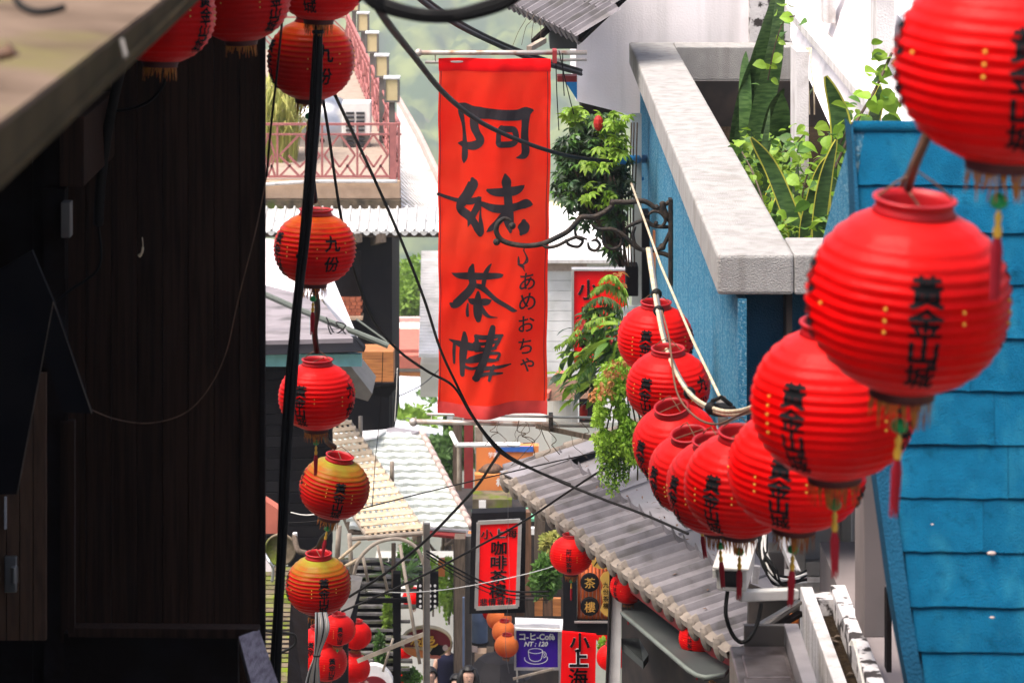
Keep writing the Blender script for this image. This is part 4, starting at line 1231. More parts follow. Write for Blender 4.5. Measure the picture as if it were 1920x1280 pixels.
part('end_ball', MB().ball(P(775, 791, 25), .037, 12, 8), 'rust_steel', t, smooth=True)
part('clamp', MB().box(P(1029, 0, 25).x, P(1037, 0, 25).x, 24.95, 25.15, P(0, 803, 25).z, P(0, 780, 25).z), 'iron', t)
part('brace', MB().beam(P(1005, 798, 25), P(1118, 822, 25), .03, .04), 'old_wood', t)
part('stay', MB().tube([P(809, 776, 25.03), P(809, 790, 25)], .005, 5), 'rust_steel', t)
# dry creeper tangled round the lower pole
t = thing('dry_creeper', 'bare brown creeper twigs tangled on the lower banner pole', 'creeper', P(980, 840, 24.8))
mb = MB(); q = random.Random(12)
for k in range(11):
    x, y = q.uniform(905, 1090), q.uniform(782, 800)
    p = [(x, y, 24.8)]
    for j in range(q.randint(3, 6)):
        x += q.uniform(-22, 18); y += q.uniform(2, 20); p.append((x, y, 24.8 + q.uniform(-.1, .1)))
    mb.tube([P(*a) for a in spline(p, 4)], q.uniform(.002, .004), 5)
part('twigs', mb, 'bark', t)

# wrought iron bracket on the blue wall
t = thing('iron_bracket', 'wrought iron scroll bracket reaching out from the blue wall', 'bracket', P(1264, 530, 23.9))
def zz(l): return [P(900 + x / 4.8, 340 + y / 4.8, 23.9) for x, y in l]
def scroll(name, l, r, lift=0):
    p = [v + V((0, -lift, 0)) for v in zz(spline(l, 6))]
    n = len(p)
    rr = [.80 * r * (.35 + .65 * min(1, 6 * min(i + .6, n - i - .4) / n)) for i in range(n)]
    return part(name, MB().tube(p, rr, 8), 'iron', t, smooth=True)
scroll('main_scroll', [(285, 405), (272, 352), (215, 334), (160, 380), (148, 455), (190, 525), (280, 562), (420, 580), (560, 562), (680, 510), (790, 450), (868, 372), (915, 322), (1030, 318), (1120, 278), (1185, 225), (1200, 187), (1330, 188), (1470, 178), (1570, 232), (1640, 280), (1690, 350), (1735, 405)], .027)
scroll('scroll', [(545, 562), (610, 592), (700, 575), (800, 524), (880, 500), (965, 522)], .018, .01)
scroll('scroll', [(850, 400), (868, 500), (925, 535), (885, 590), (800, 572), (770, 520)], .016, -.01)
scroll('scroll', [(970, 540), (985, 600), (1040, 618), (1078, 570), (1045, 525), (1000, 535)], .016, .02)
scroll('scroll', [(1000, 370), (1060, 425), (1200, 432), (1300, 490), (1370, 562), (1440, 608), (1560, 620), (1645, 580), (1695, 480), (1725, 395)], .022, .01)
scroll('scroll', [(1105, 450), (1120, 565), (1185, 612), (1255, 590), (1280, 520), (1230, 470)], .018, -.02)
scroll('scroll', [(1310, 425), (1395, 380), (1490, 356), (1555, 398), (1640, 412), (1740, 412)], .021, -.015)
scroll('scroll', [(1515, 300), (1555, 268), (1620, 280), (1668, 340), (1640, 400), (1590, 408)], .017, .015)
scroll('scroll', [(1400, 400), (1375, 470), (1395, 560), (1450, 605)], .018, .02)
scroll('scroll', [(1640, 178), (1650, 250), (1690, 345)], .034, .012)
scroll('scroll', [(1660, 215), (1720, 180), (1790, 190)], .022)
scroll('scroll', [(1580, 640), (1650, 650), (1740, 690)], .024)
scroll('hanging_hook', [(400, 582), (398, 630), (425, 680), (430, 720), (410, 742)], .006)
for (x, y, r) in ((290, 400, .03), (150, 545, .03), (1195, 190, .028), (1585, 375, .018), (1590, 235, .024), (1640, 590, .03)):
    part('boss', MB().ball(zz([(x, y)])[0], r, 10, 7), 'iron', t, smooth=True)
part('back_plate', MB().box(1.275, 1.305, 23.85, 23.96, P(0, 534, 23.9).z, P(0, 372, 23.9).z), 'iron', t, bev=.004)
# ================================================================== RIGHT SIDE: BLUE HOUSE AND PLANTER
t = thing('blue_house', 'blue stuccoed house on the right, its front coloured dark for shade', 'house', (1.8, 17.2, -3.9))
part('side_wall', MB().slab([(1.31, 17, -3.125), (1.31, 30, -3.125), (1.31, 30, -6.3), (1.31, 26, -6.3), (1.31, 26, -5.6), (1.31, 23, -5.6), (1.31, 23, -4.9), (1.31, 19.5, -4.9), (1.31, 19.5, -4.25), (1.31, 17, -4.25)], (.05, 0, 0)), 'blue_stucco', t)
part('front_panel', MB().box(1.361, 3.4, 17.3, 17.4, -4.25, -3.125), 'blue_trim', t)  # darker blue than the side wall: the front's shade put into its colour
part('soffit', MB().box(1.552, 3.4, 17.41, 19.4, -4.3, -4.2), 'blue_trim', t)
part('cable_pipe', MB().tube([P(1156, 301, 26.4), P(1210, 298, 28.7)], .042, 12), 'blue_pipe', t, smooth=True)
part('cable_pipe_hook', MB().tube([P(1185, 337, 28.6), P(1207, 335, 28.6)], .018, 8), 'blue_pipe', t, smooth=True)

t = thing('roof_planter', 'white stone planter rim on top of the blue house, full of plants', 'planter', (1.6, 17, -3.1))
zt, zb = P(0, 477, 17).z, P(0, 553, 17).z
part('left_rim', MB().box(1.19, 1.635, 17.0, 29.8, zb, zt), 'planter_white', t, bev=.02)
part('front_rim', MB().box(1.637, 3.2, 17.003, 17.62, zb, zt - .002), 'planter_white', t, bev=.012)
part('back_rim', MB().box(1.637, 3.2, 29.3, 29.797, zb - .1, zt - .002), 'planter_white', t, bev=.012)
part('side_inner', MB().box(1.60, 1.634, 17.1, 29.2, zb - .75, zb - .002), 'dark_void', t)  # inner walls near black: shade under the rim put into their colour
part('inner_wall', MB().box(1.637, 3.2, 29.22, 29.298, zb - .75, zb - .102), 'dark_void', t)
part('soil', MB().box(1.637, 3.2, 17.622, 29.2, zb - .75, zb - .55), 'soil', t)

# plants in the planter
def sword(pts, wd, name='leaf', m='snake_leaf', edge=True, t=None, twist=.2):
    """one strap leaf through world points, with its yellow margin"""
    p = [V(a) for a in spline([tuple(x) for x in pts], 6)]
    n = len(p); L, C_, R, L2, R2 = [], [], [], [], []
    for i, v in enumerate(p):
        k = i / (n - 1)
        h = wd * .5 * (min(1, .55 + k * 1.6) if k < .5 else max(.02, 1 - ((k - .5) / .5) ** 2.2))
        d = (p[min(i + 1, n - 1)] - p[max(i - 1, 0)]).normalized()
        s = V((1, twist, 0)); s = (s - d * s.dot(d)).normalized()
        f = s.cross(d) * h * .35
        L.append(v - s * h + f); R.append(v + s * h + f); C_.append(v)
        g = h + wd * .09
        L2.append(v - s * g + f * 1.2 + V((0, .004, 0))); R2.append(v + s * g + f * 1.2 + V((0, .004, 0)))
    mb = MB()
    mb.add(L + C_ + R, [(i, n + i, n + i + 1, i + 1) for i in range(n - 1)] + [(n + i, 2 * n + i, 2 * n + i + 1, n + i + 1) for i in range(n - 1)])
    o = part(name, mb, m, t, smooth=True)
    if edge:
        mb = MB(); mb.add(L2 + L + R + R2, [(i, n + i, n + i + 1, i + 1) for i in range(n - 1)] + [(2 * n + i, 3 * n + i, 3 * n + i + 1, 2 * n + i + 1) for i in range(n - 1)])
        part('leaf_margin', mb, 'snake_edge', o, smooth=True)
    return o
soil_z = zb - .55
sn = [('tall green snake plant at the back of the white planter', [
        ([(1392, 330, 26.5), (1402, 230, 26.5), (1425, 120, 26.4), (1452, 20, 26.2), (1476, -90, 26)], .24, 0),
        ([(1412, 330, 26.2), (1420, 240, 26.2), (1440, 150, 26.2), (1455, 70, 26.1), (1462, -40, 26)], .20, 0),
        ([(1378, 330, 26.6), (1384, 250, 26.5), (1400, 160, 26.4), (1416, 95, 26.2)], .17, 0),
        ([(1430, 330, 26.2), (1438, 270, 26.2), (1452, 200, 26.1), (1470, 165, 26)], .17, 0)]),
      ('dark snake plant with broad short leaves behind the white pillar foot', [
        ([(1440, 340, 24.6), (1452, 280, 24.6), (1462, 220, 24.5), (1466, 175, 24.4)], .22, 0),
        ([(1465, 340, 24.6), (1472, 290, 24.6), (1488, 240, 24.5), (1500, 205, 24.4)], .20, 0)]),
      ('snake plant with yellow edged leaves near the front of the planter', [
        ([(1492, 445, 19.5), (1472, 380, 19.5), (1440, 305, 19.5), (1408, 258, 19.4)], .10, 1),
        ([(1508, 445, 19.2), (1520, 380, 19.2), (1538, 320, 19.2), (1556, 290, 19.2)], .075, 1),
        ([(1535, 445, 18.8), (1538, 390, 18.8), (1550, 320, 18.8), (1568, 262, 18.8)], .09, 1)]),
      ('dark snake plant leaf with yellow rim rising beside the blue gable', [
        ([(1572, 330, 20), (1576, 260, 20), (1568, 200, 20), (1548, 143, 19.9)], .135, 1),
        ([(1618, 300, 20.4), (1632, 240, 20.3), (1645, 190, 20.2), (1650, 160, 20.2)], .09, 1)])]
for lab, ls in sn:
    b = P(*ls[0][0][0]); t = thing('snake_plant', lab, 'plant', (b.x, b.y, soil_z), 'snake plants in the white planter')
    for pts, wd, ed in ls:
        w_ = [P(*p) for p in pts]
        w_ = [V((w_[0].x, w_[0].y, soil_z))] + w_
        sword(w_, wd, edge=bool(ed), t=t)
q = random.Random(77)
t = thing('snake_plant', 'group of mixed upright snake plant leaves in the middle of the planter', 'plant', P(1470, 380, 21.5), 'snake plants in the white planter')
for k in range(9):
    px, dd = q.uniform(1400, 1540), q.uniform(19.2, 23)
    b = P(px, 400, dd); b.z = soil_z; b.x = max(1.72, b.x)
    l = q.uniform(.65, 1.0); lean = q.uniform(-.22, .22)
    sword([b, b + V((lean * .3, 0, l * .35)), b + V((lean * .8, .02, l * .7)), b + V((lean * 1.3, .03, l))], q.uniform(.05, .085), edge=k % 3 == 0, t=t, twist=q.uniform(-1, 1))
for k in range(3):
    b = V((q.uniform(1.95, 2.3), q.uniform(24.5, 27), soil_z)); l = q.uniform(.8, 1.1); lean = q.uniform(-.2, .3)
    sword([b, b + V((lean * .3, 0, l * .4)), b + V((lean * .8, .02, l * .75)), b + V((lean * 1.4, .03, l))], q.uniform(.10, .15), edge=False, t=t, twist=q.uniform(-1, 1))
t = thing('ground_cover', 'small leaved bright weeds covering the planter soil', 'plants', (1.9, 20, soil_z)); t['kind'] = 'stuff'
q = random.Random(8)
ml = {'leaf_lime': MB(), 'leaf_mid': MB(), 'leaf_dark': MB()}
for k in range(2300):
    y = 17.8 + 6.5 * q.random() ** 1.4; x = q.uniform(1.66, 2.5)
    if noise.noise(V((x * 2.2, y * 1.3, 5))) < -.12: continue
    hump = max(0, noise.noise(V((x * 2.5, y * 1.1, 0))) + .25)
    h = .12 + q.random() ** .6 * (.28 + .42 * hump)
    b = leaf_blade(q.uniform(.05, .11), q.uniform(.03, .07), .5, .2, 2)
    r = Euler((q.uniform(-.6, .9), q.uniform(-.6, .6), q.uniform(0, 6.3))).to_matrix()
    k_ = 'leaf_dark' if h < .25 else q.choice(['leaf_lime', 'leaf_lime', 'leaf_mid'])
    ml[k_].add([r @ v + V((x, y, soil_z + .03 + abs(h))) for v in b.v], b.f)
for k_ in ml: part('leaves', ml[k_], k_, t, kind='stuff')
vine_leaf = [leaf_blade(.085, .085, .4, .2).mesh('leaf', 'leaf_lime'), leaf_blade(.07, .06, .6, .25).mesh('leaf', 'leaf_lime'), leaf_blade(.075, .07, .4, .2).mesh('leaf', 'leaf_mid')]
def vine(label, path, n, jit, seed, leaves=vine_leaf, thick=.006, stem='bark', smin=.8, smax=1.5):
    q = random.Random(seed)
    w_ = [P(*p) for p in path]
    t = thing('climbing_vine', label, 'vine', w_[0], 'vines in the white planter')
    sp = [V(a) for a in spline([tuple(v) for v in w_], 8)]
    part('stem', MB().tube(sp, thick, 6), stem, t)
    sc = [sp[q.randrange(len(sp))] + V((q.uniform(-1, 1), q.uniform(-1, 1), q.uniform(-1, 1))) * jit for _ in range(n)]
    scatter(t, 'leaf', leaves, sc, q, smin, smax, 1.0)
vine('bright heart leaved vine climbing the slanting branch by the corner lantern', [(1530, 420, 19), (1560, 330, 19), (1600, 240, 19), (1640, 170, 19.2), (1672, 100, 19.4)], 60, .13, 1, thick=.010)
vine('light green vine leaves on the tall snake plant', [(1440, 150, 25.5), (1452, 90, 25.3), (1470, 40, 25.2), (1490, 30, 25)], 16, .10, 2)
vine('green vine in the middle of the planter below the white pillar', [(1420, 300, 23), (1450, 290, 23), (1480, 280, 23), (1510, 250, 22)], 34, .16, 3)
vine('leafy vine along the white slanting wall', [(1500, 30, 27), (1560, 50, 27), (1580, 30, 27), (1620, 20, 27)], 18, .10, 4)

# white upper buildings
t = thing('white_annex', 'blank white annex wall above and behind the planter', 'building', (2, 30.3, -3.6))
part('wall', MB().slab([P(1080, -120, 30.2), P(1080, 190, 30.2), P(1185, 216, 30.2), P(1500, 216, 30.2), P(1500, -120, 30.2)], (0, 3, 0)), 'white_wall', t)
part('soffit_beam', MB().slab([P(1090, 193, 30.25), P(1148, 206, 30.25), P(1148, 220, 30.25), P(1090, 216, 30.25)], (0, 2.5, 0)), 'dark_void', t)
part('stained_end', MB().box(P(1405, 0, 30.1).x, P(1500, 0, 30.1).x, 30.05, 30.198, P(0, 103, 30.1).z, P(0, -120, 30.1).z), 'peeling_paint', t)
t = thing('white_stair_wall', 'white slanting stair parapet with pillars at the top right', 'wall', P(1600, 500, 22))
part('parapet', MB().slab([P(1482, -10, 27.5), P(1482, 70, 27.5), P(1700, 560, 19.2), P(1760, 560, 19.2), P(1760, 120, 21), P(1650, -10, 24), P(1560, -60, 27)], (.5, .5, 0)), 'white_wall', t)
part('coping', MB().beam(P(1478, 5, 27.3), P(1700, 265, 21.2), .16, .07), 'white_paint', t)
part('ledge', MB().beam(P(1560, 60, 26.5), P(1700, 300, 19.8), .03, .02), 'white_paint', t)
part('front_pillar', MB().box(P(1491, 0, 23.5).x, P(1514, 0, 23.5).x, 23.4, 23.9, P(0, 520, 19).z, P(0, 95, 23.5).z), 'white_paint', t)
part('pillar', MB().box(P(1632, 0, 23).x, P(1665, 0, 23).x, 22.6, 23, P(0, 100, 23).z, P(0, -100, 23).z), 'white_paint', t)
part('pillar', MB().box(P(1540, 0, 25.6).x, P(1562, 0, 25.6).x, 25.4, 25.7, P(0, 40, 25.6).z, P(0, -100, 25.6).z), 'white_paint', t)
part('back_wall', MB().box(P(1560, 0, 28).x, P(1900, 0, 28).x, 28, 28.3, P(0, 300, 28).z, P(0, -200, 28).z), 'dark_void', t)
for k in range(4):
    part('stem', MB().tube([P(*p) for p in spline([(1500 + 9 * k, 215, 24), (1496 + 10 * k, 170, 24), (1502 + 6 * k, 120, 24.2), (1512 + 3 * k, 90, 24.4)])], .006, 5), 'beige_cable', t)
vine('lime vine tangle in front of the white pillar foot', [(1500, 400, 20), (1510, 340, 20), (1530, 300, 20), (1560, 300, 20.5)], 44, .15, 5, smin=.8, smax=1.6)
vine('bright vine leaves beside the dark snake plant leaf', [(1560, 330, 20), (1575, 270, 20), (1600, 230, 20), (1625, 215, 20.2)], 36, .12, 6, smin=1.0, smax=1.8)
vine('low vine along the inner side of the white rim', [(1440, 420, 18.6), (1425, 360, 20), (1405, 310, 21.5), (1385, 275, 23)], 50, .12, 7, smin=.6, smax=1.1)
t = thing('vine_mass', 'mass of dark green leaves in the opening above the stair wall', 'vine', P(1600, 30, 26))
q = random.Random(31)
scatter(t, 'leaf', vine_leaf, [P(q.uniform(1568, 1632), q.uniform(-10, 22), q.uniform(25.8, 27)) for _ in range(40)], q, .8, 1.6, 1.0)

# ================================================================== BLUE SHINGLED ROOF
t = thing('shingle_roof', 'steep blue shingled roof at the right edge behind the big lanterns', 'roof', (1.9, 11.5, -3.5))
def RD(py): return 12.0 - (py - 240) / 1040 * 1.0
def RP(px, py, lift=0.): return P(px, py, RD(py)) + V((0, -.88, .47)) * lift
rows = [238, 345, 433, 530, 631, 729, 830, 930, 1031, 1134, 1218, 1320]
def left_x(y):
    tab = [(238, 1602), (345, 1610), (433, 1617), (530, 1626), (631, 1637), (729, 1650), (830, 1664), (930, 1680), (1031, 1694), (1134, 1708), (1218, 1722), (1320, 1742)]
    for (a, b), (c, e) in zip(tab, tab[1:]):
        if a <= y <= c: return b + (e - b) * (y - a) / (c - a)
    return tab[-1][1]
q = random.Random(17)
for r_ in range(len(rows) - 1):
    y0, y1 = rows[r_], rows[r_ + 1]
    x = left_x((y0 + y1) / 2) - 6; first = True
    while x < 2860:
        wd = q.uniform(260, 420) if not first else q.uniform(120, 330)
        first = False
        xe = x + wd
        sg = 2.5
        N = 10
        vs = []
        jig = [q.uniform(-1.4, 1.4) for _ in range(N + 1)]
        lf = q.uniform(.013, .020)
        for j, (yy, li) in enumerate(((y0 - 8, .002), (y1 + 3, lf), (y1 + 3, lf - .016))):
            for i in range(N + 1):
                u = i / N
                xl = max(x, left_x(yy) - 6) if i == 0 else x + wd * u
                vs.append(RP(xl + (.5 if i == 0 else 0) - (.5 if i == N else 0), yy + (jig[i] if j else 0) + .010 * (xl - 1600), li))
        fs = [(j * (N + 1) + i, (j + 1) * (N + 1) + i, (j + 1) * (N + 1) + i + 1, j * (N + 1) + i + 1) for j in range(2) for i in range(N)]
        mb = MB(); mb.add(vs, fs)
        part('shingle', mb, 'blue_shingle', t)
        x = xe
part('underlay', MB().slab([RP(1600, 236, -.03), RP(2900, 236, -.03), RP(2900, 1330, -.03), RP(1742, 1330, -.03), RP(1690, 1031, -.03), RP(1650, 729, -.03)], (0, .1, 0)), 'blue_trim', t)
f = MB()
ys = rows
fr = [RP(left_x(y) - 4, y, .030) for y in ys]; fl_ = [RP(left_x(y) - 4 - (4 + 26 * min(1, max(0, y - 300) / 600)), y, .028) for y in ys]
bk = [v + V((0, .22, 0)) for v in fl_]
n = len(ys)
f.add(fr + fl_ + bk, [(i, i + 1, n + i + 1, n + i) for i in range(n - 1)] + [(n + i, n + i + 1, 2 * n + i + 1, 2 * n + i) for i in range(n - 1)])
part('fascia', f, 'blue_trim', t)
part('gable', MB().slab([P(1600, 240, 12), P(1572, 330, 12.7), P(1545, 440, 13.4), P(1505, 620, 14.5), P(1492, 720, 15), P(1640, 860, 11.5), P(1622, 560, 11.8)], (.2, 0, 0)), 'blue_stucco', t)
part('ridge_cap', MB().tube([RP(1600, 238, .0), RP(2900, 242, .0)], .025, 8), 'blue_shingle', t, smooth=True)
for px, py, r_, lab in ((1740, 1040, .014, 'cream pebble lying on a blue shingle course'), (1857, 1040, .014, 'larger cream pebble on the blue shingles'), (1746, 986, .005, 'tiny white chip on the blue shingles'), (1858, 1160, .008, 'flat white chip low on the blue shingles')):
    if px == 1740: continue
    solo('pebble', MB().ball(RP(px, py, .03), r_, 8, 5, (1.3, .8, .55)), 'verge_pink', lab, 'pebble', 'pebbles on the blue roof')

# ================================================================== LOWER WHITE BUILDING ON THE RIGHT
t = thing('lower_white_house', 'grey white wall with a framed window below the red lanterns', 'house', (2.3, 19, -7))
part('wall', MB().box(1.74, 3.4, 18.6, 18.9, -8, -4.32), 'lower_wall', t)
wx0, wx1, wz0, wz1 = P(1484, 0, 18.4).x, P(1607, 0, 18.4).x, P(0, 1082, 18.4).z, P(0, 850, 18.4).z
fw = .09
w_ = part('window', MB().box(wx0 + fw, wx1 - fw, 18.5, 18.52, wz0 + fw, wz1 - fw), 'window_glass', t)
fm = MB(); fm.box(wx0, wx0 + fw, 18.42, 18.56, wz0, wz1); fm.box(wx1 - fw, wx1, 18.42, 18.56, wz0, wz1); fm.box(wx0 + fw + .001, wx1 - fw - .001, 18.42, 18.56, wz0, wz0 + fw); fm.box(wx0 + fw + .001, wx1 - fw - .001, 18.42, 18.56, wz1 - fw, wz1)
part('frame', fm, 'window_frame', w_, bev=.006)
part('sill', MB().box(wx0 - .1, wx1 + .05, 18.3, 18.595, wz0 - .1, wz0 - .002), 'white_paint', w_)
part('trim', MB().box(P(1598, 0, 18.3).x, P(1604, 0, 18.3).x, 18.3, 18.36, P(0, 1100, 18.3).z, P(0, 790, 18.3).z), 'white_paint', t)
solo('white_post', MB().box(P(1619, 0, 15).x, P(1661, 0, 15).x, 15, 15.38, P(0, 1195, 15).z, P(0, 740, 15).z), 'lower_wall', 'square white post standing on the balcony beside the blue shingles', 'post', bev=.008)
t = thing('balcony_trough', 'white concrete trough planter with dark soil along the balcony edge', 'planter', (1.75, 15, -5))
zt = P(0, 1099, 16.5).z
part('outer_wall', MB().box(1.62, 1.69, 12.5, 16.5, zt - .45, zt), 'white_paint', t, bev=.006)
part('end_wall', MB().box(1.692, 1.79, 16.35, 16.5, zt - .4, zt - .03), 'peeling_paint', t)
part('soil', MB().box(1.692, 1.787, 12.5, 16.348, zt - .3, zt - .12), 'soil', t)
part('inner_wall', MB().box(1.79, 1.875, 12.5, 16.5, zt - .4, zt + .01), 'peeling_paint', t, bev=.006)
for k in range(3):
    part('twine', MB().tube([P(*p) for p in spline([(1592 + 3 * k, 1210, 15.3), (1598 + 3 * k, 1200, 15.3), (1606 + k, 1225, 15.2), (1618 + 3 * k, 1280, 14.9), (1630 + 3 * k, 1320, 14.8)])], .004, 5), 'white_cable', t)
q = random.Random(6)
for k in range(7):
    c = V((q.uniform(1.70, 1.78), q.uniform(14.6, 16.2), zt - .11))
    part('dead_leaf', MB().add([c + V((-.02, 0, 0)), c + V((0, .015, .012)), c + V((.03, 0, .004)), c + V((0, -.015, .01))], [(0, 1, 2, 3)]), 'old_wood', t)
solo('balcony_floor', MB().box(1.878, 3.4, 12.5, 17.9, zt - .55, zt - .12), 'lower_wall', 'grey white balcony floor between the trough and the blue roof', 'floor')
solo('balcony_rod', MB().box(P(1663, 0, 14.6).x, P(1672, 0, 14.6).x, 14.6, 14.7, P(0, 1260, 14.6).z, P(0, 1110, 14.6).z), 'black_wood', 'dark upright batten beside the blue roof edge', 'batten')

t = thing('metal_cabinet', 'worn metal cabinet top at the bottom edge below the surveillance camera', 'cabinet', (1.3, 15, -5.2))
zc = P(0, 1232, 15.3).z
cx0, cx1 = P(1373, 0, 15.3).x, P(1478, 0, 15.3).x
part('body', MB().box(cx0, cx1, 13.9, 15.5, zc - .5, zc), 'metal_box', t, bev=.008)
part('lid', MB().box(cx0 + .03, cx1 - .02, 14.3, 14.9, zc + .002, zc + .018), 'metal_box', t, bev=.006)
part('lid', MB().box(cx0 + .05, cx1 - .02, 14.93, 15.3, zc + .002, zc + .014), 'metal_box', t, bev=.006)
part('back_plate', MB().box(cx0 + .08, cx1, 15.52, 15.56, zc - .1, zc + .10), 'lamp_metal', t)
part('side_sheet', MB().box(cx1 + .005, cx1 + .08, 13.9, 15.6, zc - .04, zc + .09), 'plastic_grey', t, bev=.004)

# surveillance camera
c = P(1372, 1084, 15.2)
t = thing('surveillance_camera', 'cream surveillance camera housing on an arm below the lanterns', 'camera', P(1430, 1116, 15.3))
R_ = Euler((math.radians(2), 0, math.radians(-10))).to_matrix() * 1.28
def cb(x0, x1, y0, y1, z0, z1):
    m = MB().box(x0, x1, y0, y1, z0, z1); m.v = [R_ @ v + c for v in m.v]; return m
part('housing', cb(-.062, .062, 0, .34, -.055, .045), 'camera_white', t, bev=.014)
part('sun_hood', cb(-.074, .074, -.045, .36, .047, .058), 'camera_white', t, bev=.004)
part('front_window', cb(-.044, .044, -.004, .006, -.036, .030), 'glass_dark', t, bev=.01)
part('side_hinge', cb(-.078, -.063, .0, .1, .0, .03), 'camera_white', t)
part('arm', MB().beam(P(1385, 1116, 15.3), P(1492, 1112, 15.5), .06, .055), 'camera_white', t, bev=.008)
part('cable', MB().tube([P(*p) for p in spline([(1364, 1108, 15.25), (1361, 1150, 15.2), (1372, 1186, 15.2), (1388, 1203, 15.2), (1405, 1196, 15.2), (1420, 1168, 15.25), (1428, 1130, 15.3)])], .011, 7), 'black_rubber', t, smooth=True)
for k, (a, b, r_, m_) in enumerate((((1400, 1196), (1500, 1128), .016, 'lamp_metal'), ((1406, 1204), (1502, 1148), .022, 'black_wood'), ((1420, 1172), (1498, 1126), .012, 'steel'))):
    solo('metal_strut', MB().beam(P(*a, 16), P(*b, 16.4), r_ * 2, r_), m_, ('thin grey strut crossing below the camera arm', 'dark thick strut behind the metal cabinet', 'bright narrow strut under the camera arm')[k], 'strut', 'struts below the camera')
t = thing('cable_coil', 'tangle of grey and black cables beside the window above the camera', 'cables', P(1450, 1100, 16.8))
q = random.Random(2)
for k in range(12):
    x = 1426 + q.uniform(-6, 12)
    pts = [(x, 990, 17), (x - 3 + q.uniform(-4, 4), 1030, 16.9), (1432 + q.uniform(0, 24), 1062 + q.uniform(-4, 14), 16.8), (1462 + q.uniform(-8, 8), 1086 + q.uniform(-8, 12), 16.8), (1512, 1076 + q.uniform(-8, 14), 16.9)]
    part('cable', MB().tube([P(*p) for p in spline(pts)], q.uniform(.005, .010), 6), q.choice(['grey_cable', 'black_rubber', 'dark_cable', 'white_cable']), t, smooth=True)
solo('wall_panel', MB().box(P(1438, 0, 18).x, P(1468, 0, 18).x, 17.9, 18.1, P(0, 1072, 18).z, P(0, 1024, 18).z), 'lamp_metal', 'grey electric box behind the cable tangle', 'box', bev=.01)
solo('white_batten', MB().beam(P(1415, 1092, 17.4), P(1419, 1060, 17.4), .04, .04, up=(0, 1, 0)), 'white_paint', 'short white batten left of the cable tangle', 'batten')
solo('white_conduit', MB().beam(P(1462, 1000, 17.3), P(1500, 1090, 17.1), .05, .03), 'peeling_paint', 'peeling white board slanting behind the cables', 'board')
t = thing('amber_lamp', 'small glowing orange amber lamp in the clutter beside the trough', 'lamp', P(1480, 1180, 17))
part('shade', MB().ball(P(1487, 1163, 17), .035, 10, 7, (1, 1, 1.3)), 'amber', t, smooth=True)
part('stand', MB().beam(P(1473, 1184, 17), P(1474, 1160, 17), .02, .02, up=(0, 1, 0)), 'amber', t)
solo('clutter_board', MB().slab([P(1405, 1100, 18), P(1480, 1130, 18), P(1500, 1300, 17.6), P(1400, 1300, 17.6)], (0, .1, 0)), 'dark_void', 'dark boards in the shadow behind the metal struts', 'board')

# ================================================================== GREY TILED ROOF
t = thing('tea_house', 'house with grey pan tiled roof and beige scalloped eave', 'house', (1.2, 25, -8))
E0 = V((1.66, 22.0, P(0, 1222, 22).z))
ev = V((-.305, .952, 0)).normalized(); nv = V((.952, .305, .262)).normalized()
uv = ev.cross(nv); uv = uv if uv.z > 0 else -uv
NT = 21; pw_ = .268; TL = .56
def RT_(a, b, h=0.): return E0 + ev * a + nv * b + uv * h
prof = [(0, .002), (.012, .030), (.034, .050), (.056, .050), (.072, .026), (.084, .002), (.15, -.006), (.21, -.004), (.266, .004)]
def pan(l, rise=.02):
    mb = MB(); k = len(prof)
    vs = [(x, 0, z + rise) for x, z in prof] + [(x, l, z) for x, z in prof] + [(x, 0, z) for x, z in prof] + [(x + .0, l - .03, z + .0) for x, z in prof]
    fs = [(i, i + 1, k + i + 1, k + i) for i in range(k - 1)] + [(2 * k + i, 2 * k + i + 1, i + 1, i) for i in range(k - 1)]
    mb.add(vs, fs); return mb.mesh('tile', 'roof_grey')
pan_me = pan(TL)
# the upturned upper end of each tile
mb = MB(); k = len(prof)
mb.add([(x, TL - .012, z + .001) for x, z in prof] + [(x, TL, z + .055) for x, z in prof] + [(x, TL + .012, z + .001) for x, z in prof], [(i, i + 1, k + i + 1, k + i) for i in range(k - 1)] + [(k + i, k + i + 1, 2 * k + i + 1, 2 * k + i) for i in range(k - 1)])
lip_me = mb.mesh('tile_lip', 'roof_grey')
# beige drip: a ledge with a rounded pendant below the roll
mb = MB(); k = len(prof)
mb.add([(x, -.055, z + .012) for x, z in prof] + [(x, .02, z + .026) for x, z in prof] + [(x, -.055, z - .035) for x, z in prof], [(i, i + 1, k + i + 1, k + i) for i in range(k - 1)] + [(2 * k + i, 2 * k + i + 1, i + 1, i) for i in range(k - 1)])
nn = 10
mb.ball((.045, -.035, -.03), .05, 10, 7, (1.15, .85, 2.0))
drip_me = mb.mesh('drip_tile', 'drip_beige')
clip_me = MB().box(.10, .25, TL - .002, TL + .012, -.004, .030).mesh('tile_joint', 'dark_void')
r = frame(-ev, nv)
# tiles run along -ev so that their local z points up
for i in range(NT):
    o = RT_(pw_ * (i + 1), 0) - wpos(t)
    rj = Euler((r.x + random.Random(i).uniform(-.006, .006), r.y + random.Random(i + 50).uniform(-.008, .008), r.z + random.Random(i + 90).uniform(-.012, .012)))
    put('tile', pan_me, t, o, rj)
    put('tile_lip', lip_me, t, o, rj)
    put('drip_tile', drip_me, t, o, r)
    put('tile_joint', clip_me, t, o, r)
Ltot = pw_ * NT
part('roof_sheet', MB().slab([RT_(-.1, .30, -.012), RT_(Ltot, .30, -.012), RT_(Ltot + .05, 1.9, -.012), RT_(-.1, 1.9, -.012)], -uv * .05), 'roof_sheet', t)
part('front_deck', MB().slab([RT_(0, -.03, -.02), RT_(Ltot, -.03, -.02), RT_(Ltot, .298, -.02), RT_(0, .298, -.02)], -uv * .04), 'brown_wood', t)
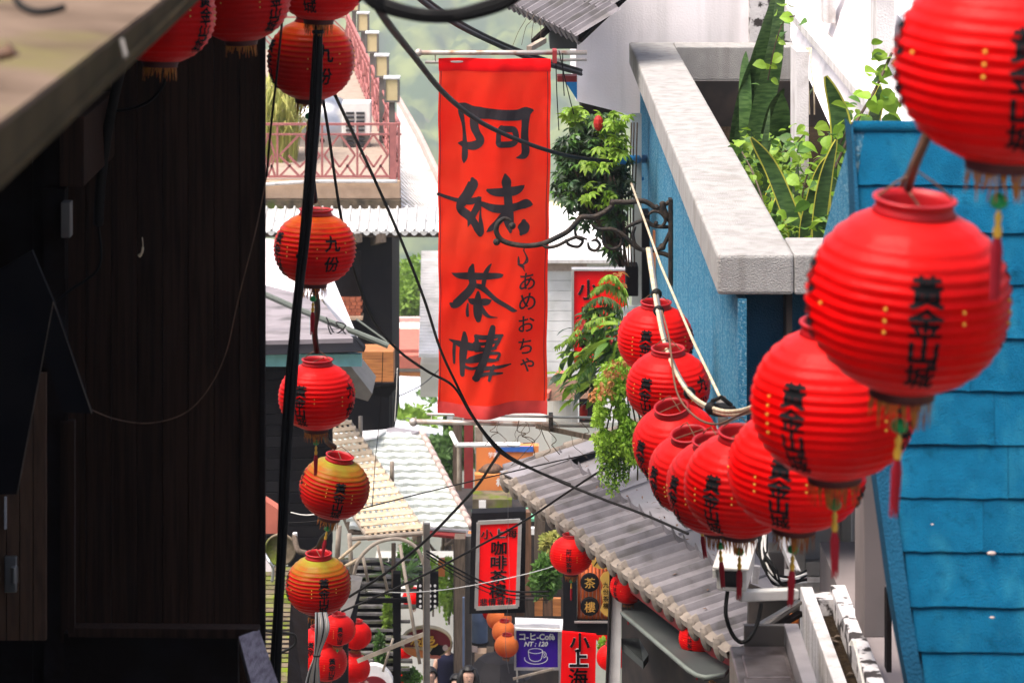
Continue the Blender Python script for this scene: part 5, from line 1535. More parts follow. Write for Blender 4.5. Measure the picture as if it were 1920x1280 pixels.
for j in range(3):
    part('sheet_seam', MB().beam(RT_(1.2 + 1.5 * j, .62, .004), RT_(1.2 + 1.5 * j, 1.9, .004), .02, .012, up=uv), 'roof_sheet', t)
# verge at the far end: a row of beige cap tiles over grey
for j in range(6):
    part('verge_tile', MB().tube([RT_(Ltot + .06, .02 + .31 * j, .05), RT_(Ltot + .06, .33 + .31 * j, .04)], [.06, .05], 8), ('roof_grey' if j < 1 else 'drip_beige'), t, smooth=True)
part('verge_flap', MB().slab([RT_(Ltot - .32, .0, .055), RT_(Ltot + .02, -.04, .055), RT_(Ltot + .02, .92, .055), RT_(Ltot - .32, .84, .055)], uv * .012), 'roof_sheet', t)
part('verge_board', MB().beam(RT_(Ltot + .1, -.02, -.05), RT_(Ltot + .1, 1.8, -.05), .04, .12, up=uv), 'old_wood', t)
lt = MB(); q = random.Random(91)
for k in range(110):
    c = RT_(q.uniform(.1, Ltot), q.choice([q.uniform(.05, .55), q.uniform(.5, .8), q.uniform(.6, 1.4)]), .03)
    b = leaf_blade(q.uniform(.02, .06), q.uniform(.01, .025), .4, .3, 2); r_ = Euler((q.uniform(-.3, .3), q.uniform(-.3, .3), q.uniform(0, 6.3))).to_matrix()
    lt.add([r_ @ v + c for v in b.v], b.f)
part('leaf_litter', lt, 'brown_wood', t, kind='stuff')
# red beam and dark walls below the eave
dn = V((0, 0, -1))
part('eave_beam', MB().beam(RT_(-.2, .10, -.20), RT_(2.75, .10, -.20), .08, .16), 'beam_red', t)
wall0 = RT_(-.4, .55, 0); wall1 = RT_(Ltot - 1.7, .55, 0)
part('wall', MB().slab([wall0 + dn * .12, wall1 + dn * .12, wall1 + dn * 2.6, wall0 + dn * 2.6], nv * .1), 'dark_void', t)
part('door_post', MB().beam(RT_(1.75, .42, -.5), RT_(1.75, .42, -2.6), .12, .12, up=ev), 'maroon_wood', t)
for a in (.4, 1.1):
    part('door_panel', MB().slab([RT_(a, .5, 0) + dn * .9, RT_(a + .62, .5, 0) + dn * .9, RT_(a + .62, .5, 0) + dn * 2.5, RT_(a, .5, 0) + dn * 2.5], nv * .03), 'ornament_gold', t)
# lower awning
aw = [(1166, 1118, 25), (1196, 1118, 25.2), (1248, 1150, 24.4), (1372, 1246, 22.4), (1356, 1264, 22.0), (1320, 1268, 21.9), (1290, 1254, 22.1), (1166, 1148, 24.4)]
part('awning', MB().slab([P(*p) for p in aw], (0, 0, -.03)), 'awning_grey', t)
part('awning_edge', MB().tube([P(*p) + V((0, -.012, .0)) for p in ((1166, 1148, 24.4), (1290, 1254, 22.1), (1306, 1264, 22.0), (1322, 1268, 21.9), (1357, 1264, 22.0))], .018, 6), 'gutter', t, smooth=True)
part('shelf', MB().slab([P(1165, 1196, 25), P(1198, 1196, 25.3), P(1216, 1226, 24.6), P(1206, 1240, 24.4), P(1165, 1204, 24.8)], (0, 0, -.06)), 'awning_grey', t)
solo('white_pillar', MB().slab([P(1150, 1066, 24.75), P(1167, 1076, 24.75), P(1163, 1310, 24.75), P(1140, 1310, 24.75)], (0, .22, 0)), 'sign_white', 'white pillar carrying the grey tiled eave', 'pillar', bev=.006)
solo('pillar_strip', MB().slab([P(1145, 1066, 24.7), P(1149, 1064, 24.7), P(1139, 1310, 24.7), P(1136, 1310, 24.7)], (0, .2, 0)), 'black_wood', 'black strip along the left side of the white pillar', 'strip')

# ---- small roof piece at the top, left of the white annex
t = thing('upper_tiled_roof', 'corner of a grey tiled eave with rounded tile ends at the top edge', 'roof', P(1020, 60, 28))
e_ = (P(1085, 72, 27.2) - P(935, -2, 29.5)); L_ = e_.length; e_.normalize()
n_ = V((.35, .4, .30)).normalized()
o_ = P(935, -2, 29.5)
me = tile_mesh(.16, .5, .04, 'roof_grey')
ncol = int(L_ / .16)
r = frame(e_, n_)
dme = MB().slab([(-.07 + .14 * k / 8, 0, .02 - .13 * math.sin(PI * k / 8) ** .7) for k in range(9)], (0, .03, 0)).mesh('drip_tile', 'roof_grey')
for i in range(ncol):
    for j in range(3): put('tile', me, t, o_ + e_ * (.16 * i) + n_ * (.42 * j) - wpos(t), r)
    put('drip_tile', dme, t, o_ + e_ * (.16 * (i + .1)) - wpos(t), r)
part('soffit', MB().slab([o_ - V((0, 0, .03)) + n_ * .05, o_ + e_ * L_ - V((0, 0, .03)) + n_ * .05, o_ + e_ * L_ + n_ * 1.2 - V((0, 0, .06)), o_ + n_ * 1.2 - V((0, 0, .06))], (0, 0, -.04)), 'black_wood', t)
part('wall', MB().box(P(1031, 0, 28.4).x, P(1082, 0, 28.4).x, 28.4, 29.4, P(0, 92, 28.4).z, P(0, 30, 28.4).z), 'awning_grey', t)
part('bracket', MB().beam(P(1000, 80, 28), P(1032, 50, 28.3), .04, .06), 'black_wood', t)
part('arm', MB().beam(P(992, 92, 27.6), P(1020, 76, 28), .05, .05), 'pale_pole', t)
solo('red_board', MB().box(P(1045, 0, 29).x, P(1082, 0, 29).x, 29, 29.2, P(0, 154, 29).z, P(0, 143, 29).z), 'beam_red', 'short dark red board under the upper tiled eave', 'board')
solo('blue_tarp', MB().slab([P(1060, 154, 30), P(1082, 154, 30), P(1082, 188, 30)], (0, .02, 0)), 'cyan_tarp', 'scrap of bright blue tarp beside the white annex', 'tarp')
solo('blue_sheet', MB().slab([P(1100, 214, 31), P(1150, 222, 31), P(1146, 250, 31), P(1110, 236, 31)], (0, .02, 0)), 'cyan_tarp', 'blue sheet showing between the shrub and the annex soffit', 'tarp')
# ================================================================== SHRUBS ON THE RIGHT
t = thing('umbrella_shrub', 'dense umbrella leaved shrub with glossy dark leaves right of the banner', 'shrub', P(1140, 500, 27))
q = random.Random(21)
wh = [whorl(7, .088, .034).mesh('leaf', m) for m in ('leaf_dark', 'leaf_dark', 'leaf_mid')] + [whorl(6, .08, .034).mesh('leaf', 'leaf_dark')]
wl = [whorl(7, .092, .036).mesh('leaf', 'leaf_lime')]
def shrub_spots(n, lobes, q):
    out = []
    while len(out) < n:
        cx, cy, rx, ry, dd, dr = q.choice(lobes)
        a = q.uniform(0, 2 * PI); r = math.sqrt(q.random())
        out.append(P(cx + rx * r * math.cos(a), cy + ry * r * math.sin(a), dd + q.uniform(-dr, dr)))
    return out
lobes = [(1110, 300, 62, 70, 27, .5), (1080, 320, 45, 65, 27, .4), (1062, 290, 26, 40, 27, .3), (1150, 330, 36, 90, 27, .4), (1120, 385, 55, 55, 27, .4), (1068, 345, 28, 45, 27, .3), (1150, 420, 28, 70, 27, .3), (1120, 240, 50, 26, 27, .4)]
def up(p, q): return (q.uniform(-.9, .5) + .5, q.uniform(-.6, .6), q.uniform(0, 6.3))
scatter(t, 'leaf', wh, shrub_spots(290, lobes, q), q, .7, 1.2, face=up)
lim = [(1150, 225, 34, 18, 26.5, .3), (1150, 255, 30, 30, 26.5, .3), (1120, 295, 40, 20, 26.4, .2), (1125, 360, 32, 32, 26.4, .2), (1160, 280, 20, 24, 26.4, .2), (1075, 215, 22, 16, 27, .3)]
scatter(t, 'leaf', wl, shrub_spots(90, lim, q), q, .7, 1.1, face=up)
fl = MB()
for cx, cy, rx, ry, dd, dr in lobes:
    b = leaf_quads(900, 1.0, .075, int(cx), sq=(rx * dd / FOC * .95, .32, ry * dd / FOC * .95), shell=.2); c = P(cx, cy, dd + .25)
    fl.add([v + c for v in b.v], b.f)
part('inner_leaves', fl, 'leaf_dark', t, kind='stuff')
st_ = MB()
for k in range(9):
    a, b = q.choice(lobes), (1168 + q.uniform(-6, 8), 500)
    st_.tube([P(*p) for p in spline([(b[0], b[1], 27), ((a[0] + b[0]) / 2 + q.uniform(-10, 10), (a[1] + b[1]) / 2, 27), (a[0], a[1], 27)], 5)], .012, 5)
part('branches', st_, 'bark', t)
solo('shrub_flower', MB().ball(P(1122, 231, 26.4), .045, 8, 6, (1, 1, 1.6)), 'flower_red', 'pink red flower bud on top of the umbrella shrub', 'flower')

t = thing('grey_pole', 'grey square pole with a dark box, standing right of the umbrella shrub', 'pole', P(1195, 620, 28))
part('pole', MB().box(P(1185, 0, 28).x, P(1203, 0, 28).x, 28, 28.12, P(0, 640, 28).z, P(0, 215, 28).z), 'grey_post', t)
part('dark_side', MB().box(P(1203.3, 0, 28).x, P(1224, 0, 28).x, 27.9, 28.3, P(0, 640, 28).z, P(0, 400, 28).z), 'black_paint', t)
part('dark_box', MB().box(P(1173, 0, 27.7).x, P(1196, 0, 27.7).x, 27.6, 27.85, P(0, 552, 27.7).z, P(0, 496, 27.7).z), 'black_paint', t, bev=.01)
for k, s in enumerate((1178, 1183, 1189)):
    part('cable', MB().tube([P(*p) for p in spline([(s + 6, 230, 27.5), (s + 3, 330, 27.5), (s - 1, 400, 27.5), (s + 1, 500, 27.5)])], .007, 5), 'bark', t)
solo('grey_trough', MB().slab([P(1145, 590, 26.6), P(1172, 572, 28), P(1212, 572, 28), P(1206, 600, 26.6)], (0, 0, -.32)), 'grey_post', 'grey trough holding the flowering plants beside the pole', 'planter', bev=.01)
solo('orange_flag', MB().slab([P(1224, 432, 27), P(1234, 436, 26.6), P(1262, 560, 25.8), P(1256, 640, 25.6), P(1222, 640, 27)], (0.01, .03, 0)), 'orange_sign', 'orange red pennant against the dark side of the grey pole', 'flag')

# leafy plant with long leaves, ferns, and the trailing creeper
long_leaf = [leaf_blade(.24, .085, .35, .2).mesh('leaf', m) for m in ('leaf_mid', 'leaf_lime', 'leaf_lime')] + [leaf_blade(.19, .07, .5, .2).mesh('leaf', 'leaf_dark')]
t = thing('leafy_plant', 'plant with long drooping bright leaves left of the highest small lantern', 'plant', P(1170, 640, 26))
q = random.Random(33)
def out(p, q):
    a = math.atan2(p.x - P(1165, 0, 26).x, .001)
    return (q.uniform(-.7, .3), q.uniform(-.5, .5), PI / 2 + q.uniform(-1.3, 1.3))
lob = [(1100, 730, 34, 34, 26, .3), (1105, 640, 48, 38, 26, .35), (1128, 605, 45, 30, 26, .35), (1085, 700, 38, 40, 26, .3), (1125, 690, 30, 46, 26, .3), (1150, 640, 24, 40, 25.8, .3)]
scatter(t, 'leaf', long_leaf, shrub_spots(190, lob, q), q, .35, 1.1, face=out)
mb = MB()
for k in range(14):
    l = q.choice(lob)
    mb.tube([P(1170, 640, 26), P((1170 + l[0]) / 2, l[1] - 20, 26), P(l[0] - 20, l[1] + 10, 26)], .008, 5)
part('stems', mb, 'leaf_mid', t)
for cx, cy in ((1084, 638), (1146, 628), (1088, 604)):
    for k in range(3):
        c = P(cx + q.uniform(-8, 8), cy + q.uniform(-7, 7), 25.6)
        r_ = Euler((q.uniform(-.5, .5), q.uniform(-.5, .5), q.uniform(0, 6.3))).to_matrix()
        part('red_flower', MB().add([r_ @ v + c for v in leaf_blade(.075, .035, .6, .2, 3).v], leaf_blade(.075, .035, .6, .2, 3).f), 'flower_red', t)
def fern(label, base, tip, n, ln, seed, m='leaf_lime'):
    q = random.Random(seed)
    a, b = P(*base), P(*tip)
    t = thing('fern', label, 'fern', a, 'ferns beside the grey pole')
    mb = MB(); d = b - a
    for k in range(n):
        u = k / n
        c = a + d * u + V((0, 0, -.10 * (2 * u - 1) ** 2 + .10))
        for s in (-1, 1):
            l = ln * (1 - u * .6) * q.uniform(.8, 1.1)
            bl = leaf_blade(l, .016, .5, .1, 3)
            r_ = Euler((q.uniform(-.9, -.1), q.uniform(-.4, .4), math.atan2(d.y, d.x) - PI / 2 + s * q.uniform(.7, 1.3))).to_matrix()
            mb.add([r_ @ v + c for v in bl.v], bl.f)
    part('fronds', mb, m, t)
    part('stalk', MB().tube([a, a + d * .5 + V((0, 0, .10)), b], .006, 5), 'leaf_mid', t)
fern('upper fern frond reaching left across the red sign', (1172, 555, 26.2), (1106, 552, 26), 60, .13, 1)
fern('topmost fern frond with orange tips beside the dark box', (1172, 545, 26.2), (1125, 528, 26), 46, .11, 2)
fern('lower fern frond over the second character of the red sign', (1165, 575, 26), (1092, 580, 25.8), 60, .13, 3, 'leaf_mid')
fern('lowest fern frond drooping to the leafy plant', (1160, 585, 26), (1078, 612, 25.8), 50, .12, 4, 'leaf_mid')
for k, (bx_, by, tx, ty) in enumerate(((1165, 600, 1060, 640), (1165, 620, 1050, 668), (1168, 640, 1062, 700), (1160, 660, 1070, 735), (1150, 650, 1040, 652))):
    fern(('long fern frond over the upper leafy plant', 'long fern frond in the middle of the leafy plant', 'drooping fern frond low in the leafy plant', 'lowest drooping fern frond above the dark shed', 'outermost fern frond reaching over the white house wall')[k],
         (bx_, by, 25.9), (tx, ty, 25.5), 56, .12, 40 + k, 'leaf_lime' if k % 2 == 0 else 'leaf_mid')
t = thing('orange_fern_tip', 'orange rusty young leaves above the ferns', 'plant', P(1150, 520, 26.3))
mb = MB()
for k in range(22):
    c = P(q.uniform(1138, 1172), q.uniform(508, 535), 26.3)
    b = leaf_blade(.08, .035, .6, .2, 3); r_ = Euler((q.uniform(-.8, .5), q.uniform(-.5, .5), q.uniform(0, 6.3))).to_matrix()
    mb.add([r_ @ v + c for v in b.v], b.f)
part('leaves', mb, 'leaf_rust', t)

t = thing('trailing_creeper', 'fine leaved creeper hanging in a curtain over the grey tiled roof', 'creeper', P(1170, 720, 24.4))
mb, mr, md = MB(), MB(), MB()
q = random.Random(44)
def curtain(n, cx, cy, rx, ry, dd, mbx, s0, s1):
    for k in range(n):
        a = q.uniform(0, 2 * PI); r = math.sqrt(q.random())
        x, y = cx + rx * r * math.cos(a), cy + ry * r * math.sin(a)
        if noise.noise(V((x * .035, y * .035, dd))) + .35 * noise.noise(V((x * .11, y * .09, dd + 3))) < -.27: continue
        c = P(x, y, dd + q.uniform(-.25, .25))
        b = leaf_blade(q.uniform(s0, s1), q.uniform(s0, s1) * .75, .3, .3, 2)
        r_ = Euler((q.uniform(-1.4, .2), q.uniform(-.7, .7), q.uniform(0, 6.3))).to_matrix()
        mbx.add([r_ @ v + c for v in b.v], b.f)
for args in ((3600, 1165, 770, 52, 84, 24.3), (1200, 1180, 700, 40, 36, 24.4), (1500, 1145, 800, 36, 62, 24.3), (1100, 1198, 750, 34, 60, 24.2), (800, 1155, 710, 40, 36, 24.2), (900, 1190, 820, 30, 50, 24.2)): curtain(*args, mb, .016, .05)
for k in range(44):      # trailing ends
    x = q.uniform(1122, 1226); y = 820 + q.uniform(0, 20); l = q.uniform(25, 115) * (1 - abs(x - 1165) / 110)
    for j in range(int(max(l, 8) * .55)):
        c = P(x + q.uniform(-5, 5), y + j / .55, 24.25 + q.uniform(-.08, .08))
        b = leaf_blade(q.uniform(.02, .035), .022, .3, .3, 2); r_ = Euler((q.uniform(-1.4, 0), q.uniform(-.7, .7), q.uniform(0, 6.3))).to_matrix()
        (mb if j % 3 else md).add([r_ @ v + c for v in b.v], b.f)
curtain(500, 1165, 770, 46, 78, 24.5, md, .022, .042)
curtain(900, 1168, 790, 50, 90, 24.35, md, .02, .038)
for args in ((60, 1160, 692, 30, 18, 24), (40, 1140, 715, 14, 22, 24), (40, 1130, 735, 22, 18, 24), (20, 1112, 742, 12, 10, 24)): curtain(*args, mr, .03, .055)
part('leaves', mb, 'leaf_lime', t, kind='stuff'); part('shade_tinted_leaves', md, 'leaf_mid', t, kind='stuff'); part('rusty_leaves', mr, 'leaf_rust', t, kind='stuff')  # darker green puts the shade of the creeper's gaps into the colour
mb = MB()
for k in range(7):
    x = 1135 + k * 12
    mb.tube([P(*p) for p in spline([(1175, 690, 24.4), ((x + 1170) / 2, 740, 24.4), (x, 820, 24.35), (x + q.uniform(-8, 8), 900, 24.3)])], .007, 5)
part('stems', mb, 'bark', t)
solo('small_red_lantern_bud', MB().ball(P(1094, 772, 26), .055, 10, 7, (.7, .7, 1.3)), 'flower_red', 'small red drop shaped ornament at the banner foot beside the leaves', 'ornament', smooth=True)
# ================================================================== MIDDLE OF THE LANE
# ---- lattice awning
t = thing('lattice_awning', 'pale bamboo lattice awning sloping down behind the tilted lantern', 'awning', P(740, 1005, 38))
BL, BR, TR_, TL_ = P(689, 1003, 38), P(796, 993, 38), P(655, 786, 43), P(556, 798, 43)
up_ = (BR - BL).cross(TL_ - BL).normalized()
if up_.z < 0: up_ = -up_
for k in range(10):
    u = (k + .5) / 10
    part('lath', MB().beam(BL * (1 - u) + BR * u, TL_ * (1 - u) + TR_ * u, .034, .012, up=up_), 'bamboo', t)
for k in range(17):
    v = (k + .4) / 17
    o = up_ * .013
    part('lath', MB().beam(BL * (1 - v) + TL_ * v + o, BR * (1 - v) + TR_ * v + o, .175, .010, up=up_), 'bamboo', t)
for a, b in ((BL, TL_), (BR, TR_)):
    part('side_rail', MB().beam(a - up_ * .03, b - up_ * .03, .04, .04, up=up_), 'pale_pole', t)
part('front_bar', MB().tube([P(660, 1010, 37.9), P(800, 998, 37.9)], .03, 8), 'pale_pole', t)
part('front_edge', MB().beam(BL - up_ * .03 + V((0, -.04, 0)), BR - up_ * .03 + V((0, -.04, 0)), .03, .05), 'terracotta', t)

t = thing('pole_frame', 'frame of pale poles and a hoop holding up the lattice awning', 'scaffold', P(735, 1280, 37.5))
def pole(a, b, r=.026, m='pale_pole', name='pole'): part(name, MB().tube([P(*a), P(*b)], r, 8), m, t, smooth=True)
pole((664, 808, 43), (674, 808, 43)); pole((676, 780, 43), (676, 850, 43), .03)
pole((735, 865, 41), (735, 905, 41), .03); pole((622, 808, 43), (676, 806, 43), .025)
part('hoop', MB().tube([P(*p) for p in spline([(662, 1090, 37.4), (672, 1050, 37.4), (705, 1018, 37.4), (748, 1010, 37.4), (780, 1026, 37.4), (795, 1058, 37.4)])], .024, 8), 'pale_pole', t, smooth=True)
pole((708, 1022, 37.6), (727, 1108, 37.6), .018); pole((750, 1020, 37.6), (787, 1244, 37.3), .022)
pole((655, 1000, 38), (660, 1085, 38), .03); pole((636, 985, 38.5), (632, 1050, 38.5), .035)
pole((738, 1018, 39), (738, 1100, 39), .03, 'old_wood')
pole((680, 1040, 37.6), (690, 1090, 37.6), .02); pole((675, 1015, 38), (636, 1048, 37.8), .022, 'bamboo'); pole((672, 1048, 37.8), (646, 1062, 37.6), .024, 'bamboo')
part('plank', MB().beam(P(672, 1238, 37), P(800, 1186, 36.6), .06, .05), 'pale_pole', t)
pole((737, 1196, 38), (718, 1258, 38), .016)
part('front_post', MB().box(P(795, 0, 36).x, P(806, 0, 36).x, 36, 36.08, P(0, 1320, 36).z, P(0, 982, 36).z), 'lamp_metal', t)
part('post_edge', MB().box(P(793, 0, 36).x, P(794.6, 0, 36).x, 35.98, 36.06, P(0, 1320, 36).z, P(0, 978, 36).z), 'pale_pole', t)
t = thing('black_post', 'thick black post with a cross arm in the middle of the lane', 'post', P(742, 1310, 38.5))
part('post', MB().box(P(737, 0, 38.5).x, P(751, 0, 38.5).x, 38.5, 38.65, P(0, 1320, 38.5).z, P(0, 1075, 38.5).z), 'black_paint', t)
part('cross_arm', MB().box(P(690, 0, 38.5).x, P(768, 0, 38.5).x, 38.45, 38.499, P(0, 1128, 38.5).z, P(0, 1120, 38.5).z), 'black_paint', t)
t = thing('roof_bracket_post', 'broad black post with a slanted grey cap left of the mossy roof', 'post', P(636, 1300, 36))
part('post', MB().box(P(620, 0, 36).x, P(652, 0, 36).x, 36, 36.2, P(0, 1320, 36).z, P(0, 1165, 36).z), 'black_paint', t)
part('cap', MB().slab([P(630, 1170, 36), P(652, 1172, 35.8), P(678, 1090, 36.5), P(655, 1086, 36.8)], (0, .3, -.02)), 'lamp_metal', t)
part('cap_side', MB().slab([P(652, 1174, 35.78), P(666, 1172, 35.9), P(678, 1092, 36.5), P(670, 1120, 36.2)], (0, .2, 0)), 'black_paint', t)

# ---- pale blue grey tiled roof
t = thing('pale_tiled_roof', 'pale blue grey tiled roof with pinkish verge below the red banner', 'roof', P(880, 1010, 42))
BLr, BRr = P(655, 992, 42), P(880, 992, 42)
TRr = P(786, 812, 45.0)
nr = TRr - BRr
rows_, cols_ = 14, 8
tw = (BRr.x - BLr.x) / cols_
me = tile_mesh(tw, nr.length / rows_ * 1.15, .007, 'tile_bluegrey', th=.05)
e_ = V((1, 0, 0)); n_ = nr.normalized()
r = frame(e_, n_)
for j in range(rows_):
    for i in range(cols_):
        put('tile', me, t, BLr + e_ * (tw * i) + n_ * (nr.length / rows_ * j) - wpos(t), r)
    put('verge_tile', bpy.data.meshes.get('verge_tile_mesh') or MB().tube([(0, 0, .02), (0, nr.length / rows_ * 1.1, .0)], [.05, .042], 8).mesh('verge_tile_mesh', 'verge_pink', smooth=True), t,
        BRr + V((.03, 0, .03)) + n_ * (nr.length / rows_ * j) - wpos(t), Vector((0, 1, 0)).rotation_difference(n_).to_euler())
part('deck', MB().slab([BLr - V((0, 0, .04)), BRr - V((0, 0, .04)), TRr - V((0, 0, .04)), TRr + (BLr - BRr) - V((0, 0, .04))], (0, 0, -.04)), 'old_wood', t)
part('ridge_sheet', MB().slab([P(676, 858, 44.6), P(786, 808, 44.9), P(740, 800, 45.6), P(668, 816, 45.6)], (0, 0, -.04)), 'roof_sheet', t)
part('white_flap', MB().slab([P(660, 830, 44.2), P(705, 822, 44.4), P(725, 808, 45), P(668, 812, 45)], (0, 0, .03)), 'sign_white', t)
part('gutter', MB().tube([P(798, 998, 41.8), P(884, 1006, 41.6)], .05, 8), 'beam_red', t)
part('gutter_end', MB().tube([P(876, 1004, 41.5), P(885, 1007, 41.5)], .075, 10), 'orange_sign', t)
part('gutter_edge', MB().beam(P(790, 990, 41.8), P(888, 996, 41.6), .06, .03), 'roof_sheet', t)

# ---- mossy slate roof in the lane and mossy planks on the left
t = thing('slate_roof', 'mossy roof of grey slates stepping down behind the small lanterns', 'roof', P(680, 1260, 41))
q = random.Random(5)
for j in range(15):
    y = 1048 + j * 14.5
    dd = 44.5 - j * .26
    x = 600 + q.uniform(-20, 0)
    while x < 742:
        wd = q.uniform(34, 80)
        if x + wd > 612:
            a, b = P(x + .4, y + 13 + q.uniform(-2.5, 2.0), dd - .3), P(x + wd - .4, y + 13 + q.uniform(-2.5, 2.0), dd - .3)
            c, e = P(x + wd - .8, y - 3, dd), P(x + .8, y - 3, dd)
            part('slate', MB().slab([a + V((0, 0, .09)), b + V((0, 0, .09)), c, e], (0, .0, -.035)), 'mossy_slate', t)
        x += wd
part('roof_deck', MB().slab([P(590, 1275, 40.2) - V((0, 0, .1)), P(742, 1275, 40.2) - V((0, 0, .1)), P(742, 1040, 44.6) - V((0, 0, .1)), P(590, 1040, 44.6) - V((0, 0, .1))], (0, 0, -.1)), 'black_wood', t)
solo('black_wall', MB().box(P(540, 0, 37).x, P(621, 0, 37).x, 37, 37.2, P(0, 1350, 37).z, P(0, 1000, 37).z), 'black_paint', 'black wall in shadow behind the red lantern cluster', 'wall')
t = thing('mossy_plank_roof', 'mossy slatted roof beside the plank wall corner', 'roof', P(530, 1290, 27))
q = random.Random(9)
for j in range(32):
    y = 1062 + j * 8.6
    dd = 31 - j * .11
    part('slat', MB().obox(P(480, y + 7.6, dd), P(568 - j * 1.0, y + 7.6, dd) - P(480, y + 7.6, dd), V((0, .05, .026)), V((0, .01, -.012))), 'mossy_plank', t)
part('side_beam', MB().slab([P(545, 1130, 30), P(578, 1100, 30.6), P(575, 1335, 28), P(536, 1335, 27.4)], (0, .1, -.1)), 'black_wood', t)
part('roof_deck', MB().slab([P(480, 1340, 27.5) - V((0, 0, .06)), P(540, 1340, 27.5) - V((0, 0, .06)), P(575, 1050, 31.2) - V((0, 0, .06)), P(480, 1050, 31.2) - V((0, 0, .06))], (0, 0, -.05)), 'black_wood', t)
part('upper_strip', MB().obox(P(485, 1086, 30.9), V((.14, 0, 0)), V((0, .3, .2)), V((0, 0, -.02))), 'plastic_grey', t)
solo('rusty_box', MB().slab([P(496, 938, 31.5), P(522, 955, 31.5), P(522, 1000, 31.5), P(496, 1000, 31.5)], (0, .2, 0)), 'terracotta', 'rusty brown box end beside the plank wall corner', 'box')
t = thing('round_lid', 'round beige drum lid leaning on the roof behind the cable bundle', 'lid', P(528, 1055, 30.5))
ld = MB(); ld.lathe([(.001, 0), (.15, 0), (.165, .01), (.17, .05), (.15, .06), (.145, .02), (.001, .02)], 28)
ctr = P(526, 1028, 30.5); ld.v = [ctr + V((v.x, -v.z, v.y)) for v in ld.v]
part('disc', ld, 'mossy_plank', t, smooth=True)
part('pipe', MB().tube([P(*p) for p in spline([(552, 1004, 30.3), (558, 1030, 30.2), (572, 1036, 30.2), (582, 1040, 30.2)])], .03, 8), 'old_wood', t, smooth=True)
part('stub', MB().tube([P(553, 998, 30.3), P(554, 1020, 30.3)], .025, 8), 'sign_white', t)
part('tap', MB().tube([P(*p) for p in spline([(497, 1038, 30.2), (505, 1052, 30.1), (512, 1066, 30.1), (510, 1090, 30.1)])], .016, 6), 'steel', t, smooth=True)
wire('thin black cable looping over the mossy slats', [(490, 1175, 26), (500, 1182, 26), (530, 1185, 26), (552, 1190, 26), (554, 1205, 26), (545, 1214, 26), (528, 1222, 26)], .012, 'black_rubber')

# ---- greenery at the far end
def bush(label, px, py, dd, rx, ry, m, n, leaf, seed, name='bush', group='bushes along the lane'):
    c = P(px, py, dd); t = thing(name, label, 'bush', c - V((0, 0, ry * dd / FOC)), group)
    b = leaf_quads(n, 1.0, leaf, seed, sq=(rx * dd / FOC, rx * dd / FOC, ry * dd / FOC))
    b.v = [v + c for v in b.v]
    part('foliage', b, m, t)
    part('stems', MB().tube([c - V((0, 0, ry * dd / FOC)), c], .02, 5), 'bark', t)
    return t
bush('lime green bush in the sunlit gap behind the lane posts', 842, 1100, 58, 24, 70, 'leaf_lime', 1500, .10, 3)
bush('yellow green bush beside the oval sign', 812, 1095, 56, 26, 60, 'leaf_lime', 1100, .10, 4)
bush('green potted plant in the middle above the black post', 768, 1055, 47, 32, 50, 'leaf_mid', 700, .12, 5)
bush('green weeds growing on the slate roof edge', 727, 1150, 42, 12, 44, 'leaf_lime', 500, .07, 6)
bush('weeds at the foot of the black post', 712, 1215, 40.6, 14, 40, 'leaf_mid', 400, .07, 7)
bush('low green plant under the oval sign', 770, 1268, 41, 26, 18, 'leaf_mid', 260, .10, 8)
bush('hanging green plant right of the red signboard', 1024, 1080, 37, 36, 50, 'leaf_mid', 1700, .085, 9)
bush('yellow green shoots above the hanging green plant', 1034, 1018, 37.5, 26, 26, 'grass_pale', 500, .11, 10)
bush('bright leaves peeping out behind the white pillar', 1130, 1210, 34, 10, 18, 'leaf_lime', 150, .07, 11)
q = random.Random(15)
t = thing('spiky_plant', 'spiky long leaved plant below the lattice awning', 'plant', P(755, 1085, 40), 'bushes along the lane')
mb = MB(); c0 = P(755, 1085, 40)
for k in range(40):
    a = q.uniform(0, 2 * PI); l = q.uniform(.25, .55)
    b = leaf_blade(l, .03, q.uniform(.3, .9), .2, 4); r_ = Euler((q.uniform(.5, 1.3), 0, a)).to_matrix()
    mb.add([r_ @ v + c0 for v in b.v], b.f)
part('leaves', mb, 'leaf_mid', t)

# ---- walls and posts closing the lane
def bx(name, label, cat, x0, x1, y0, y1, dd, dep, m, bev=0.0, group=None):
    return solo(name, MB().box(P(x0, 0, dd).x, P(x1, 0, dd).x, dd, dd + dep, P(0, y1, dd).z, P(0, y0, dd).z), m, label, cat, group, bev=bev)
bx('white_shop_front', 'pale sunlit shop front at the end of the lane', 'building', 690, 852, 1128, 1330, 62, 4, 'cream_wall')
bx('cream_wall', 'cream boarded wall behind the lower banner pole', 'wall', 890, 1034, 796, 850, 56, 3, 'cream_wall')
bx('maroon_column', 'dark maroon column below the banner foot', 'column', 870, 887, 783, 915, 50, .3, 'maroon_wood')
bx('brown_column', 'brown timber column left of the maroon column', 'column', 849, 866, 785, 920, 50.4, .3, 'old_wood')
bx('beige_column', 'beige column right of the maroon column', 'column', 891, 905, 800, 915, 50.6, .3, 'pale_pole')
t = thing('sign_frame', 'white tube frame projecting under the banner pole', 'frame', P(850, 835, 48))
part('bar', MB().tube([P(857, 834, 48), P(975, 833, 48)], .04, 8), 'sign_white', t)
part('slant_bar', MB().tube([P(857, 834, 48), P(846, 812, 48.5)], .04, 8), 'sign_white', t)
part('drop_bar', MB().tube([P(860, 836, 48), P(860, 905, 48)], .03, 8), 'pale_pole', t)
t = thing('orange_shop_sign', 'faded orange shop board with white print below the banner', 'sign', P(920, 960, 49))
part('board', MB().box(P(893, 0, 49).x, P(1010, 0, 49).x, 49, 49.2, P(0, 884, 49).z, P(0, 836, 49).z), 'orange_sign', t)
